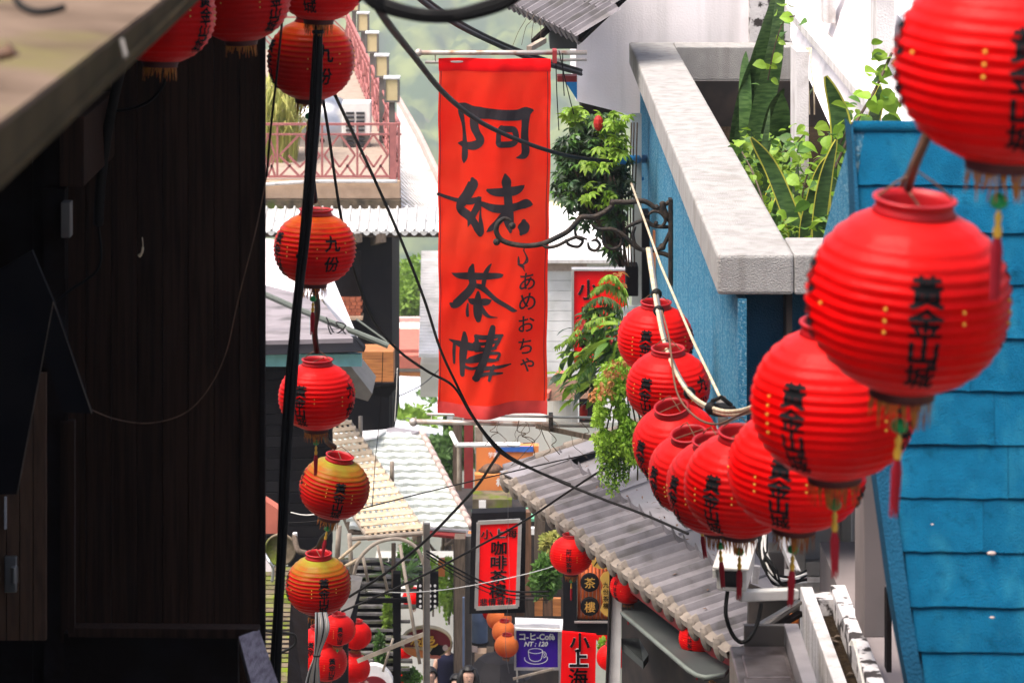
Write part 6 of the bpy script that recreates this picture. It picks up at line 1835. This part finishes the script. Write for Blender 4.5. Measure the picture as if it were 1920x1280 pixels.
part('blue_strip', MB().box(P(930, 0, 49).x, P(1000, 0, 49).x, 48.97, 48.998, P(0, 846, 49).z, P(0, 836, 49).z), 'blue_sign', t)
lm = MB(); lettering(lm, '芋圓', P(925, 0, 49).x, P(0, 852, 49).z, .09, lambda x, y: (x, 48.985, y), vertical=False, bold=.02)
part('lettering', lm, 'sign_white', t)
part('lower_board', MB().box(P(890, 0, 48.6).x, P(955, 0, 48.6).x, 48.6, 48.8, P(0, 935, 48.6).z, P(0, 890, 48.6).z), 'orange_sign', t)
lm = MB(); lettering(lm, '杯', P(938, 0, 48.6).x, P(0, 903, 48.6).z, .14, lambda x, y: (x, 48.585, y), vertical=False, bold=.03)
part('lettering', lm, 'sign_white', t)
part('shelf', MB().box(P(886, 0, 48).x, P(960, 0, 48).x, 48, 48.8, P(0, 955, 48).z, P(0, 936, 48).z), 'mossy_plank', t)
part('lamp_hood', MB().lathe([(.001, .12), (.12, .09), (.22, 0), (.20, 0), (.11, .07), (.001, .1)], 16, P(922, 882, 47)), 'brown_wood', t, smooth=True)
solo('green_tarp', MB().slab([P(884, 955, 46), P(1012, 950, 46), P(1012, 972, 45), P(884, 975, 45)], (0, 0, -.04)), 'green_tarp', 'strip of green tarp above the red signboard', 'tarp')
bx('notice_card', 'small white card stuck beside the orange board', 'card', 898, 911, 938, 952, 46.8, .02, 'sign_white')
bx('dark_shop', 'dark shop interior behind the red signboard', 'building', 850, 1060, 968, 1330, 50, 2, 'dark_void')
bx('timber_post', 'weathered timber post behind the green plant', 'post', 1002, 1022, 950, 1110, 41, .25, 'old_wood')
bx('timber_post', 'slim brown timber post left of the green plant', 'post', 985, 996, 960, 1140, 42, .2, 'brown_wood')
bx('white_lintel', 'short white board under the far end of the grey eave', 'board', 980, 1006, 990, 1002, 43, .1, 'sign_white')
for k, (a, b, c) in enumerate(((945, 966, 'old_wood'), (967, 984, 'brown_wood'), (985, 1001, 'old_wood'), (1002, 1018, 'orange_wood'), (1019, 1035, 'brown_wood'), (1036, 1052, 'orange_wood'))):
    if k == 0: t = thing('timber_planter', 'timber plank planter below the hanging green plant', 'planter', P(1000, 1165, 40))
    part('plank', MB().box(P(a, 0, 40).x + .003, P(b, 0, 40).x - .003, 40, 40.08, P(0, 1154, 40).z, P(0, 1122, 40).z), c, t)
bx('lane_column', 'tall brown grey column beside the red signboard', 'column', 852, 872, 1010, 1330, 41, .3, 'old_wood')
bx('lane_column', 'dark grey column edge right of the tall brown one', 'column', 873, 884, 1005, 1330, 41.3, .3, 'lamp_metal')
bx('teal_pipe', 'thin teal pipe standing between the lane columns', 'pipe', 867, 871, 1120, 1330, 40.8, .05, 'barrel')
t = thing('blue_barrel', 'dull blue barrel hanging under the red signboard', 'barrel', P(899, 1204, 44))
part('drum', MB().lathe([(.001, 0), (.12, 0), (.125, .03), (.125, .32), (.13, .34), (.125, .36), (.125, .66), (.12, .7), (.001, .7)], 24, P(899, 1204, 44)), 'barrel', t, smooth=True)
part('hoop', MB().lathe([(.132, .0), (.14, .01), (.14, .03), (.132, .04)], 24, P(899, 1206, 44)), 'black_paint', t)
for k, (x, y, w_, h_, m_) in enumerate(((890, 1225, 30, 16, 'concrete'), (912, 1222, 18, 34, 'old_wood'), (885, 1198, 10, 24, 'verge_pink'), (926, 1190, 6, 80, 'black_paint'))):
    bx('crate', ('grey crate below the blue barrel', 'brown box below the blue barrel, right one', 'small pink packet beside the blue barrel', 'thin black stand behind the orange lanterns')[k], 'box', x, x + w_, y, y + h_, 45, .3, m_)

# ---- signs
def sign_text(parent, chars, dd, m='ink', halo=None, mapf=None, sx=1.0):
    """chars: (text, px, py, size in px, bold)"""
    if halo:
        lm = MB()
        for ch, x, y, s, bo in chars:
            lettering(lm, ch, x, -y, s, lambda a, b: mapf(a, -b, .004), bold=bo + .035, vertical=False, sx=sx, thick=False)
        part('letter_outline', lm, halo, parent)
    lm = MB()
    for ch, x, y, s, bo in chars:
        lettering(lm, ch, x, -y, s, lambda a, b: mapf(a, -b, .010), bold=bo, vertical=False, sx=sx)
    return part('lettering', lm, m, parent)

t = thing('red_signboard', 'red tea house signboard in a white frame on a black backing', 'sign', P(935, 1150, 40))
c4 = [P(897, 977, 40), P(975, 973, 39.8), P(970, 1133, 39.8), P(893, 1137, 40)]
part('backing', MB().slab([P(884, 962, 40.1), P(986, 958, 39.9), P(984, 1148, 39.9), P(880, 1150, 40.1)], (0, .25, 0)), 'black_paint', t)
part('panel', MB().slab([v + V((0, -.06, 0)) for v in c4], (0, .05, 0)), 'sign_red', t)
for a, b in zip(c4, c4[1:] + c4[:1]):
    part('frame_bar', MB().beam(a + V((0, -.07, 0)), b + V((0, -.07, 0)), .05, .03, up=(0, 1, 0)), 'alu', t)
m40 = lambda x, y, l: P(x - (y - 1055) * .012 * 1.5, y - (x - 935) * .05, 40 - .2 * (x - 897) / 78) + V((0, -.068 - l, 0))
sign_text(t, [('小', 912, 997, 19, .02), ('上', 935, 997, 19, .02), ('海', 957, 997, 20, .02), ('咖', 935, 1024, 27, .022), ('啡', 935, 1051, 27, .022), ('茶', 935, 1078, 27, .022), ('樓', 934, 1104, 27, .022)], 40, 'ink', 'plastic_grey', m40, 1.22)
sign_text(t, [('悲', 908, 1124, 15, .03), ('情', 924, 1124, 15, .03), ('城', 940, 1124, 15, .03), ('市', 956, 1124, 15, .03)], 40, 'ink_soft', None, m40)

t = thing('upper_red_signboard', 'red signboard half hidden behind the ferns right of the banner', 'sign', P(1110, 660, 45))
part('panel', MB().box(P(1076, 0, 45).x, P(1176, 0, 45).x, 45, 45.15, P(0, 680, 45).z, P(0, 508, 45).z), 'sign_red', t)
part('frame_bar', MB().box(P(1072, 0, 45).x, P(1076, 0, 45).x - .001, 44.95, 45.16, P(0, 680, 45).z, P(0, 507, 45).z), 'alu', t)
part('frame_bar', MB().box(P(1072, 0, 45).x, P(1176, 0, 45).x, 44.95, 45.16, P(0, 507, 45).z + .001, P(0, 504, 45).z), 'alu', t)
sign_text(t, [('小', 1103, 543, 40, .03), ('咖', 1107, 590, 36, .05), ('啡', 1107, 640, 36, .05)], 45, 'ink', 'sign_white', lambda x, y, l: P(x, y, 45) + V((0, -.012 - l, 0)))

t = thing('purple_sign', 'purple coffee sign with a cup drawing in a pale frame', 'sign', P(1008, 1256, 42))
x0, x1, z0, z1 = P(968, 0, 42).x, P(1046, 0, 42).x, P(0, 1250, 42).z, P(0, 1178, 42).z
part('panel', MB().box(x0, x1, 42, 42.1, z0, z1), 'sign_purple', t)
part('roof_sheet', MB().slab([P(966, 1177, 41.9), P(1054, 1180, 41.9), P(1056, 1160, 42.6), P(966, 1157, 42.6)], (0, 0, -.03)), 'sign_white', t)
fm = .03
for nm, b_ in (('frame_bar', (x0 - fm, x0 - .001, z0 - fm, z1 + fm)), ('frame_bar', (x1 + .001, x1 + fm, z0 - fm, z1 + fm)), ('frame_bar', (x0, x1, z0 - fm, z0 - .001)), ('frame_bar', (x0, x1, z1 + .001, z1 + fm))):
    part(nm, MB().box(b_[0], b_[1], 41.95, 42.12, b_[2], b_[3]), 'alu', t)
m42 = lambda x, y, l: P(x, y, 42) + V((0, -.01 - l, 0))
lm = MB()
for s, x, y, z, bo, sh, sx in (('コ-ヒ-Cofè', 1007, 1192, 15.5, .03, 0, .95), ('NT : 120', 1005, 1206, 12, .03, .25, 1.0)):
    lettering(lm, s, x, -y, z, lambda a, b: m42(a, -b, .004), bold=bo, vertical=False, shear=sh, sx=sx)
def ring(cx, cy, rx, ry, wd, a0=0, a1=360):
    return [(cx + rx * math.cos(math.radians(a)), cy + ry * math.sin(math.radians(a)), wd) for a in range(a0, a1 + 1, 15)]
brush(lm, [ring(1004, 1219, 13.3, 4.6, 1.1), [(990.6, 1219, 1.2), (991.5, 1228, 1.2), (994, 1235, 1.2), (1000, 1238, 1.3), (1008, 1238, 1.3), (1014, 1235, 1.2), (1016.5, 1228, 1.2), (1017.4, 1219, 1.2)],
           ring(1019, 1226, 5, 5.5, 1.2, -90, 90), ring(1018, 1226, 2.6, 3.2, .9, -90, 90), ring(1005, 1233, 21.5, 10.5, 1.3, -20, 200)], lambda x, y, l: m42(x, y, .004 + l))
part('lettering', lm, 'sign_white', t)
part('post', MB().box(P(1048, 0, 42).x, P(1054, 0, 42).x, 42, 42.1, P(0, 1320, 42).z, P(0, 1178, 42).z - .04), 'alu', t)
part('brace', MB().beam(P(962, 1272, 41.8), P(1038, 1253, 41.8), .03, .03), 'pale_pole', t)
part('brace', MB().tube([P(969, 1252, 41.8), P(970, 1278, 41.8)], .015, 6), 'alu', t)

t = thing('tea_board', 'black board with two gilt lettered discs on orange corrugation', 'sign', P(1098, 1195, 30))
x0, x1 = P(1056, 0, 30).x, P(1146, 0, 30).x
part('frame', MB().box(x0, P(1082, 0, 30).x, 30, 30.15, P(0, 1190, 30).z, P(0, 1040, 30).z), 'black_paint', t)
part('frame', MB().box(P(1082, 0, 30).x + .001, x1, 30, 30.15, P(0, 1190, 30).z, P(0, 1163, 30).z), 'black_paint', t)
part('frame_line', MB().box(P(1077, 0, 30).x, x1, 29.97, 29.998, P(0, 1166, 30).z, P(0, 1163, 30).z), 'alu', t)
cor = MB(); nn = 9
for k in range(nn):
    xa = P(1082 + k * 7.2, 0, 30).x + .004
    cor.tube([(xa + .018, 30.06, P(0, 1162.5, 30).z), (xa + .018, 30.06, P(0, 1040, 30).z)], .019, 8)
part('corrugation', cor, 'corrugated_orange', t, smooth=True)
for ch, cy in (('茶', 1092), ('樓', 1137)):
    c = P(1106, cy, 30)
    ds = MB(); ds.lathe([(.001, .03), (.088, .03), (.096, .02), (.096, 0), (.001, 0)], 28); ds.v = [V((c.x + v.x, 30.03 - v.z, c.z + v.y)) for v in ds.v]
    d_ = part('disc', ds, 'black_paint', t)
    lm = MB(); lettering(lm, ch, c.x, c.z, .115, lambda x, y: (x, 29.994, y), vertical=False, bold=.01)
    part('lettering', lm, 'gold', d_)
go = MB()
go.slab([P(*p, 29.95) for p in ((1112, 1062), (1108, 1052), (1116, 1048), (1124, 1036), (1148, 1040), (1150, 1072), (1138, 1066), (1124, 1066))], (0, .04, 0))
part('gilt_cloud', go, 'gold', t)
lm = MB(); brush(lm, [[(1114, 1060, 1.5), (1120, 1052, 3), (1127, 1046, 3), (1133, 1040, 2)], [(1120, 1048, 2), (1127, 1057, 3), (1134, 1062, 3)], [(1132, 1058, 2), (1141, 1064, 3), (1145, 1066, 1)]], lambda x, y, l: P(x, y, 29.95) + V((0, -.004 - l, 0)))
part('lettering', lm, 'ink', t)
go = MB(); go.slab([P(*p, 29.95) for p in ((1125, 1084), (1131, 1074), (1142, 1070), (1144, 1158), (1133, 1152), (1125, 1144), (1131, 1130), (1127, 1110), (1131, 1098))], (0, .03, 0))
part('gilt_tablet', go, 'gold', t)
lm = MB()
for k, ch in enumerate('九份茶樓'): lettering(lm, ch, 1136, -(1096 + k * 13), 11, lambda a, b: P(a, -b, 29.94), vertical=False, bold=.02)
part('lettering', lm, 'ink', t)

t = thing('red_street_banner', 'red banner with three black outlined characters at the bottom edge', 'banner', P(1085, 1320, 29.6))
part('panel', MB().slab([P(1054, 1184, 29.6), P(1118, 1190, 29.6), P(1115, 1330, 29.6), P(1050, 1330, 29.6)], (0, .05, 0)), 'sign_red', t)
sign_text(t, [('小', 1087, 1203, 38, .03), ('上', 1085, 1232, 36, .035), ('海', 1084, 1269, 38, .04)], 29.6, 'ink', 'sign_white', lambda x, y, l: P(x, y, 29.6) + V((0, -.008 - l, 0)))

t = thing('oval_sign', 'oval shop sign, red above and gold below, with yellow script', 'sign', P(800, 1235, 43))
c = P(799, 1205, 43); RX, RZ = 48 * 43 / FOC, 29 * 43 / FOC
def ell(rx, rz, y, a0=0, a1=2 * PI, n=36): return [V((c.x + rx * math.cos(a0 + (a1 - a0) * k / n), y, c.z + rz * math.sin(a0 + (a1 - a0) * k / n))) for k in range(n + (0 if abs(a1 - a0 - 2 * PI) < 1e-6 else 1))]
part('body', MB().slab(ell(RX, RZ, 43), (0, .14, 0)), 'lamp_glass', t)
part('red_face', MB().slab(ell(RX * .95, RZ * .93, 42.985, -.25, PI + .25), (0, .012, 0)), 'maroon', t)
part('gold_face', MB().slab(ell(RX * .95, RZ * .93, 42.980, PI + .2, 2 * PI - .9), (0, .012, 0)), 'orange_sign', t)
part('dark_figure', MB().slab([P(*p, 42.97) for p in ((805, 1224), (812, 1214), (820, 1208), (832, 1210), (838, 1216), (832, 1224), (822, 1230), (812, 1230))], (0, .01, 0)), 'black_paint', t)
part('pale_spot', MB().slab([P(835 + 5 * math.cos(a), 1214 + 6 * math.sin(a), 42.96) for a in [k * PI / 6 for k in range(12)]], (0, .008, 0)), 'verge_pink', t)
part('brown_spot', MB().slab([P(815 + 12 * math.cos(a), 1231 + 3.5 * math.sin(a), 42.955) for a in [k * PI / 6 for k in range(12)]], (0, .008, 0)), 'terracotta', t)
lm = MB(); brush(lm, [[(806, 1194, 3), (812, 1193, 3), (809, 1198, 3), (805, 1201, 3)], [(806, 1201, 3), (814, 1199, 3), (811, 1205, 3), (804, 1207, 3), (806, 1211, 4), (814, 1211, 4), (820, 1207, 3)],
                      [(774, 1202, 3), (780, 1199, 3), (788, 1201, 3), (785, 1206, 3)], [(771, 1207, 3), (774, 1203, 3)], [(779, 1203, 3), (777, 1209, 3), (784, 1207, 3), (789, 1210, 3)], [(792, 1190, 3), (792, 1211, 3)]], lambda x, y, l: P(x, y, 42.95) + V((0, -l, 0)))
part('lettering', lm, 'gold_bead', t)
t = thing('pierced_board', 'black pierced sign board beside the dark steel post', 'sign', P(800, 1148, 41.5))
part('board', MB().slab([P(*p, 41.5) for p in ((786, 1072), (822, 1072), (822, 1135), (806, 1147), (780, 1138), (780, 1110))], (0, .06, 0)), 'black_paint', t)
for i in range(4):
    for j in range(5):
        x, y = 788 + i * 9.2, 1098 + j * 9.6
        if x > 818 or y > 1142 - abs(x - 800) * .3: continue
        part('pale_disc', MB().slab([P(x + 2.4 * math.cos(a), y + 2.6 * math.sin(a), 41.47) for a in [k * PI / 4 for k in range(8)]], (0, .02, 0)), 'sign_white', t)
bx('hanging_board', 'orange panel hanging beside the dark steel post', 'panel', 822, 834, 1048, 1080, 43, .1, 'orange_sign')
t = thing('arched_sign', 'white arched sign with a maroon field at the bottom edge', 'sign', P(702, 1300, 39.5))
c = P(700, 1295, 39.5); r1 = 40 * 39.5 / FOC; r2 = 30 * 39.5 / FOC
part('body', MB().slab([V((c.x + r1 * math.cos(PI * k / 20), 39.5, c.z + r1 * 1.2 * math.sin(PI * k / 20))) for k in range(21)], (0, .15, 0)), 'sign_white', t)
part('field', MB().slab([V((c.x + r2 * math.cos(PI * k / 20), 39.48, c.z + r2 * .95 * math.sin(PI * k / 20))) for k in range(21)], (0, .018, 0)), 'maroon', t)
lm = MB(); lettering(lm, '九', P(688, 0, 39.5).x, P(0, 1278, 39.5).z, .07, lambda x, y: (x, 39.474, y), vertical=False, bold=.03)
part('lettering', lm, 'verge_pink', t)

# brown roof edge right of the banner foot
t = thing('brown_shed', 'brown roofed wooden shed right of the banner foot', 'shed', P(1055, 790, 40))
part('roof', MB().slab([P(1026, 724, 39.4), P(1120, 720, 39.4), P(1120, 745, 39), P(1026, 752, 39)], (0, .6, 0)), 'brown_wood', t)
part('roof_edge', MB().beam(P(1022, 742, 39), P(1052, 700, 41), .1, .08), 'terracotta', t)
for k in range(5):
    part('board', MB().box(P(1024 + k * 12, 0, 40).x, P(1035.5 + k * 12, 0, 40).x, 40, 40.05, P(0, 800, 40).z, P(0, 750, 40).z), 'cream_wall', t)
part('dark_opening', MB().box(P(1086, 0, 40).x, P(1130, 0, 40).x, 40, 40.05, P(0, 800, 40).z, P(0, 745, 40).z), 'dark_void', t)

# ================================================================== CABLES ACROSS THE LANE
wire('long black cable from the top arc to the blue pipe', [(690, -20, 9), (722, 36, 11), (775, 104, 14), (828, 170, 17), (890, 222, 20), (960, 258, 22.4), (1040, 286, 24.4), (1100, 298, 25.6), (1158, 302, 26.4)], .017, k=10)
for k in range(3):
    wire(('upper strand of the grey cable trio running to the white annex', 'middle strand of the grey cable trio running to the white annex', 'lower strand of the grey cable trio running to the white annex')[k],
         [(690, -110 + k * 7, 20), (780, -18 + k * 6, 22), (850, 34 + k * 5, 24), (925, 74 + k * 4, 26), (1000, 104 + k * 5, 28), (1090, 132 + k * 4, 30.1)], (.016, .012, .016)[k], ('dark_cable', 'grey_cable', 'dark_cable')[k])
wire('black cable dropping from the top lantern behind the banner to the grey roof', [(628, 178, 17), (662, 250, 18), (703, 338, 19), (752, 450, 20), (795, 560, 21), (824, 650, 22), (852, 712, 22.6), (890, 785, 23), (938, 842, 23.2), (985, 872, 23.2), (1052, 903, 23.2), (1130, 935, 23), (1210, 965, 22.6), (1290, 1000, 22)], .011, k=10)
wire('black cable sagging from the orange topped lantern to the banner foot', [(600, 150, 18.4), (616, 250, 18.7), (640, 410, 19.4), (668, 520, 20), (700, 600, 20.6), (745, 655, 21.3), (800, 695, 22), (850, 724, 22.6), (885, 780, 23), (936, 846, 23.3), (1000, 880, 23.3), (1070, 908, 23.2)], .010, k=10)
wire('thin cable crossing from the left lanterns to the creeper', [(540, 980, 26), (600, 975, 26), (690, 950, 26), (800, 922, 25.8), (900, 898, 25.5), (1010, 872, 25), (1100, 852, 24.7), (1170, 838, 24.4)], .006)
wire('black cable rising from the yellow lanterns to the dry creeper', [(655, 1118, 28), (720, 1076, 27.5), (790, 1020, 27), (850, 960, 26.5), (895, 910, 26), (922, 870, 25.5), (938, 846, 25)], .013)
wire('black cable rising from the cable bunch to the creeper tip', [(640, 1146, 27), (710, 1116, 27), (800, 1075, 26.5), (900, 1022, 26), (985, 975, 25.5), (1060, 925, 25), (1130, 880, 24.6), (1192, 850, 24.3)], .010)
wire('pale thin wire over the red signboard', [(690, 1108, 33), (760, 1110, 33.5), (840, 1104, 34), (930, 1088, 34.5), (1000, 1072, 35), (1048, 1058, 35.5)], .005, 'white_cable')
for k in range(3):
    wire(('dark strand hanging across the foot of the red signboard, upper', 'dark strand hanging across the foot of the red signboard, middle', 'dark strand hanging across the foot of the red signboard, lower')[k],
         [(800, 1032 + 6 * k, 35), (850, 1062 + 7 * k, 35.5), (905, 1090 + 8 * k, 36), (960, 1108 + 7 * k, 36), (1030, 1108 + 8 * k, 36)], .012 - .003 * k)
wire('thin string dangling in front of the red signboard', [(952, 895, 30), (953, 1000, 30), (955, 1100, 30), (948, 1180, 30), (949, 1225, 30), (955, 1262, 30)], .002, 'grey_cable')
wire('thin string hanging past the black front to the bamboo lattice', [(718, 660, 34), (714, 760, 34), (704, 860, 34), (698, 950, 34)], .005)
wire('thin wire hanging beside the orange timber box', [(745, 690, 40), (743, 740, 40), (740, 790, 40)], .006, 'white_cable')
wire('thin wire slanting over the pale far roof', [(735, 748, 60), (790, 722, 60), (826, 690, 60)], .012, 'grey_cable')
wire('white wire behind the tilted lantern', [(545, 960, 25), (580, 965, 25), (640, 952, 25)], .005, 'white_cable')
# cable bundle and pale rod along the right hand lanterns
t = thing('beige_cable_bundle', 'beige bound cable bundle swinging down past the small lanterns to the joint', 'cables', P(1352, 770, 16))
bpth = [(1214, 466, 19.0), (1222, 520, 18.6), (1232, 580, 18), (1245, 640, 17.4), (1268, 700, 16.8), (1300, 744, 16.2), (1345, 768, 15.8), (1385, 770, 15.2), (1430, 755, 14.5)]
for k, (dx, dy, m_) in enumerate(((0, 0, 'beige_cable'), (6, 3, 'grey_cable'), (3, 7, 'beige_cable'))):
    part('cable', MB().tube([P(*p) for p in spline([(a + dx * (1 - i / 12), b + dy * i / 8, c) for i, (a, b, c) in enumerate(bpth)])], .0115, 7), m_, t, smooth=True)
for px, py, dd in ((1232, 580, 18), (1247, 645, 17.4), (1290, 734, 16.4), (1228, 548, 18.3), (1330, 762, 15.9)):
    part('tape', MB().ball(P(px + 3, py + 3, dd), .036, 8, 5), 'black_rubber', t, smooth=True)
t = thing('pale_rod', 'pale slanting rod from the shrub down to the cable joint', 'rod', P(1356, 800, 16))
part('rod', MB().tube([P(1184, 345, 23), P(1240, 500, 20.2), P(1300, 640, 17.8), P(1350, 745, 16.2)], .009, 7), 'beige_cable', t, smooth=True)
part('foot', MB().tube([P(1352, 745, 16.2), P(1358, 806, 16.1)], .03, 8), 'lamp_metal', t, smooth=True)
part('binding', MB().ball(P(1352, 768, 16), .055, 8, 6, (1.6, 1, .7)), 'black_rubber', t)
part('clasp', MB().tube([P(1335, 752, 16), P(1352, 744, 15.9), P(1372, 760, 15.9)], .012, 6), 'black_rubber', t)
for k, (a, b, c_, e) in enumerate(((1048, 95, 1080, 215), (1055, 100, 1062, 180), (1042, 100, 1052, 245))):
    wire(('thin black wire dangling from the upper pole clamp, long one', 'thin black wire dangling from the upper pole clamp, short one', 'thin black wire dangling from the upper pole clamp to the shrub')[k],
         [(a, b, 25), ((a + c_) / 2 - 3, (b + e) / 2, 25), (c_ - 4, e, 25)], .005)
for k in range(4):
    wire(('bare twig before the hill left of the tiled eave corner', 'bare twig arching below the upper tiled eave', 'long bare twig above the upper banner pole', 'short bare twig beside the eave bracket')[k],
         [(960 + 18 * k, 90 - 5 * k, 28), (972 + 14 * k, 60 - 8 * k, 28), (985 + 10 * k, 38 + 3 * k, 28), (990 + 12 * k, 22 + 6 * k, 28.2)], .003, 'bark', name='twig', cat='twig', group='bare twigs by the upper eave')

# ================================================================== PEOPLE AT THE FOOT OF THE LANE
def person(label, px, py, dd, h, hair_len, shirt, yaw=0, dark=False):
    """standing figure whose head centre shows at (px, py)"""
    hc = P(px, py, dd)
    zf = hc.z - h * .925
    t = thing('person', label, 'person', (hc.x, dd, zf), 'people in the lane')
    s = h / 1.7
    J = {'pel': (0, 0, .93), 'chest': (0, 0, 1.25), 'neck': (0, .0, 1.44), 'skull': (0, -.01, 1.57), 'crown': (0, 0, 1.64), 'ls': (.17, 0, 1.38), 'rs': (-.17, 0, 1.38), 'le': (.23, .02, 1.12), 're': (-.23, .02, 1.12),
         'lh': (.22, -.1, .90), 'rh': (-.22, -.1, .90), 'lk': (.09, -.01, .50), 'rk': (-.09, -.01, .50), 'lf': (.10, .02, .06), 'rf': (-.10, .02, .06), 'lt': (.11, -.15, .03), 'rt': (-.11, -.15, .03)}
    R_ = {'pel': .14, 'chest': .14, 'neck': .055, 'skull': .102, 'crown': .085, 'ls': .065, 'rs': .065, 'le': .045, 're': .045, 'lh': .035, 'rh': .035, 'lk': .065, 'rk': .065, 'lf': .045, 'rf': .045, 'lt': .035, 'rt': .035}
    E = [('pel', 'chest'), ('chest', 'neck'), ('neck', 'skull'), ('skull', 'crown'), ('chest', 'ls'), ('chest', 'rs'), ('ls', 'le'), ('rs', 're'), ('le', 'lh'), ('re', 'rh'), ('pel', 'lk'), ('pel', 'rk'), ('lk', 'lf'), ('rk', 'rf'), ('lf', 'lt'), ('rf', 'rt')]
    ks = list(J)
    me = bpy.data.meshes.new('body')
    me.from_pydata([V(J[k]) * s for k in ks], [(ks.index(a), ks.index(b)) for a, b in E], [])
    me.materials.append(M['skin'])
    o = put('body', me, t, (0, 0, 0), (0, 0, yaw))
    sk = o.modifiers.new('skin', 'SKIN')
    for i, k in enumerate(ks): me.skin_vertices[0].data[i].radius = (R_[k] * s, R_[k] * s)
    me.skin_vertices[0].data[0].use_root = True
    o.modifiers.new('smooth', 'SUBSURF').levels = 1
    def seg(name, mb, m):
        mb.v = [Matrix.Rotation(yaw, 3, 'Z') @ (v * s) for v in mb.v]
        return put(name, mb.mesh(name, m, smooth=True), t)
    seg('shirt', MB().lathe([(.16, .88), (.165, 1.0), (.175, 1.25), (.19, 1.36), (.12, 1.42), (.07, 1.45)], 16, rf=lambda a, z: 1 + .12 * abs(math.cos(a)) - .15 * abs(math.sin(a))), shirt)
    tr_ = MB()
    for sx in (-1, 1): tr_.tube([(sx * .08, 0, .95), (sx * .09, 0, .5), (sx * .10, .02, .08)], [.115, .085, .075], 10)
    seg('trousers', tr_, 'navy_cloth')
    hm = MB()
    hm.ball((0, .012, 1.60), .112, 14, 10, (1, 1.08, 1.12))
    keep = [i for i, f in enumerate(hm.f) if not (sum(hm.v[j].y for j in f) / len(f) < -.012 and sum(hm.v[j].z for j in f) / len(f) < 1.665)]
    hm.f = [hm.f[i] for i in keep]
    if hair_len > .15:
        for sx in (-1, 1): hm.tube([(sx * .075, .01, 1.66), (sx * .115, .0, 1.55), (sx * .13, -.02, 1.42), (sx * .12, -.03, 1.60 - hair_len)], [.04, .05, .05, .02], 8)
        hm.tube([(0, .09, 1.64), (0, .12, 1.5), (0, .12, 1.60 - hair_len)], [.06, .09, .05], 10)
    seg('hair', hm, 'hair')
    fc = MB()
    for sx in (-1, 1): fc.ball((sx * .035, -.104, 1.585), .009, 8, 5, (1.3, .6, .6))
    fc.ball((0, -.100, 1.522), .014, 8, 5, (1.2, .5, .3))
    seg('face_features', fc, 'hair')
    seg('nose', MB().ball((0, -.112, 1.556), .014, 8, 5, (.8, 1, 1.5)), 'skin')
    return t
person('person with long black hair facing up the lane at the bottom edge', 878, 1266, 40, 1.62, .42, 'white_cloth', .15)
person('person with short black hair beside the dark steel post', 807, 1266, 46, 1.60, .05, 'white_cloth', -.2)
person('person in navy shirt half hidden behind the oval sign', 838, 1210, 52, 1.7, .1, 'navy_cloth', .3)
person('person in red partly hidden behind the long haired person', 857, 1281, 40.3, 1.60, .1, 'red_cloth', .2)
t = thing('umbrella', 'open black umbrella beside the long haired person', 'umbrella', P(935, 1290, 45.5))
c = P(938, 1262, 43)
cn = MB(); n = 8; RU = .52
apex = c + V((.0, .0, .34)); rim = [c + V((RU * math.cos(2 * PI * k / n), RU * math.sin(2 * PI * k / n), 0)) for k in range(n)]
midr = [c + V((RU * .62 * math.cos(2 * PI * k / n), RU * .62 * math.sin(2 * PI * k / n), .225)) for k in range(n)]
cn.add([apex] + midr + rim, [(0, 1 + k, 1 + (k + 1) % n) for k in range(n)] + [(1 + k, 1 + n + k, 1 + n + (k + 1) % n, 1 + (k + 1) % n) for k in range(n)])
part('canopy', cn, 'umbrella_black', t)
part('shaft', MB().tube([c + V((0, 0, .40)), c + V((.05, 0, -.55))], .01, 6), 'steel', t)
for k in range(n): part('rib', MB().tube([apex - V((0, 0, .02)), midr[k] - V((0, 0, .015)), rim[k]], .005, 4), 'black_rubber', t)
solo('gilt_ornament', MB().ball(P(951, 1270, 43), .03, 8, 6, (1.6, 1, 1)).ball(P(943, 1268, 43), .02, 8, 6), 'gold_bead', 'small gilt ornament hanging on the string above the umbrella', 'ornament')

# ================================================================== HAZE OVER THE VALLEY
hz = MB().box(-640, 640, -32, 2160, -310, 190)
o = put('haze', hz.mesh('haze', None)); o['kind'] = 'stuff'
m = bpy.data.materials.new('haze'); m.use_nodes = True
n_, l_ = m.node_tree.nodes, m.node_tree.links
n_.remove(n_['Principled BSDF'])
pv = n_.new('ShaderNodeVolumePrincipled')
pv.inputs['Color'].default_value = (.90, .93, 1.0, 1)
pv.inputs['Density'].default_value = .0004
pv.inputs['Anisotropy'].default_value = .2
l_.new(pv.outputs[0], n_['Material Output'].inputs['Volume'])
o.data.materials.append(m)
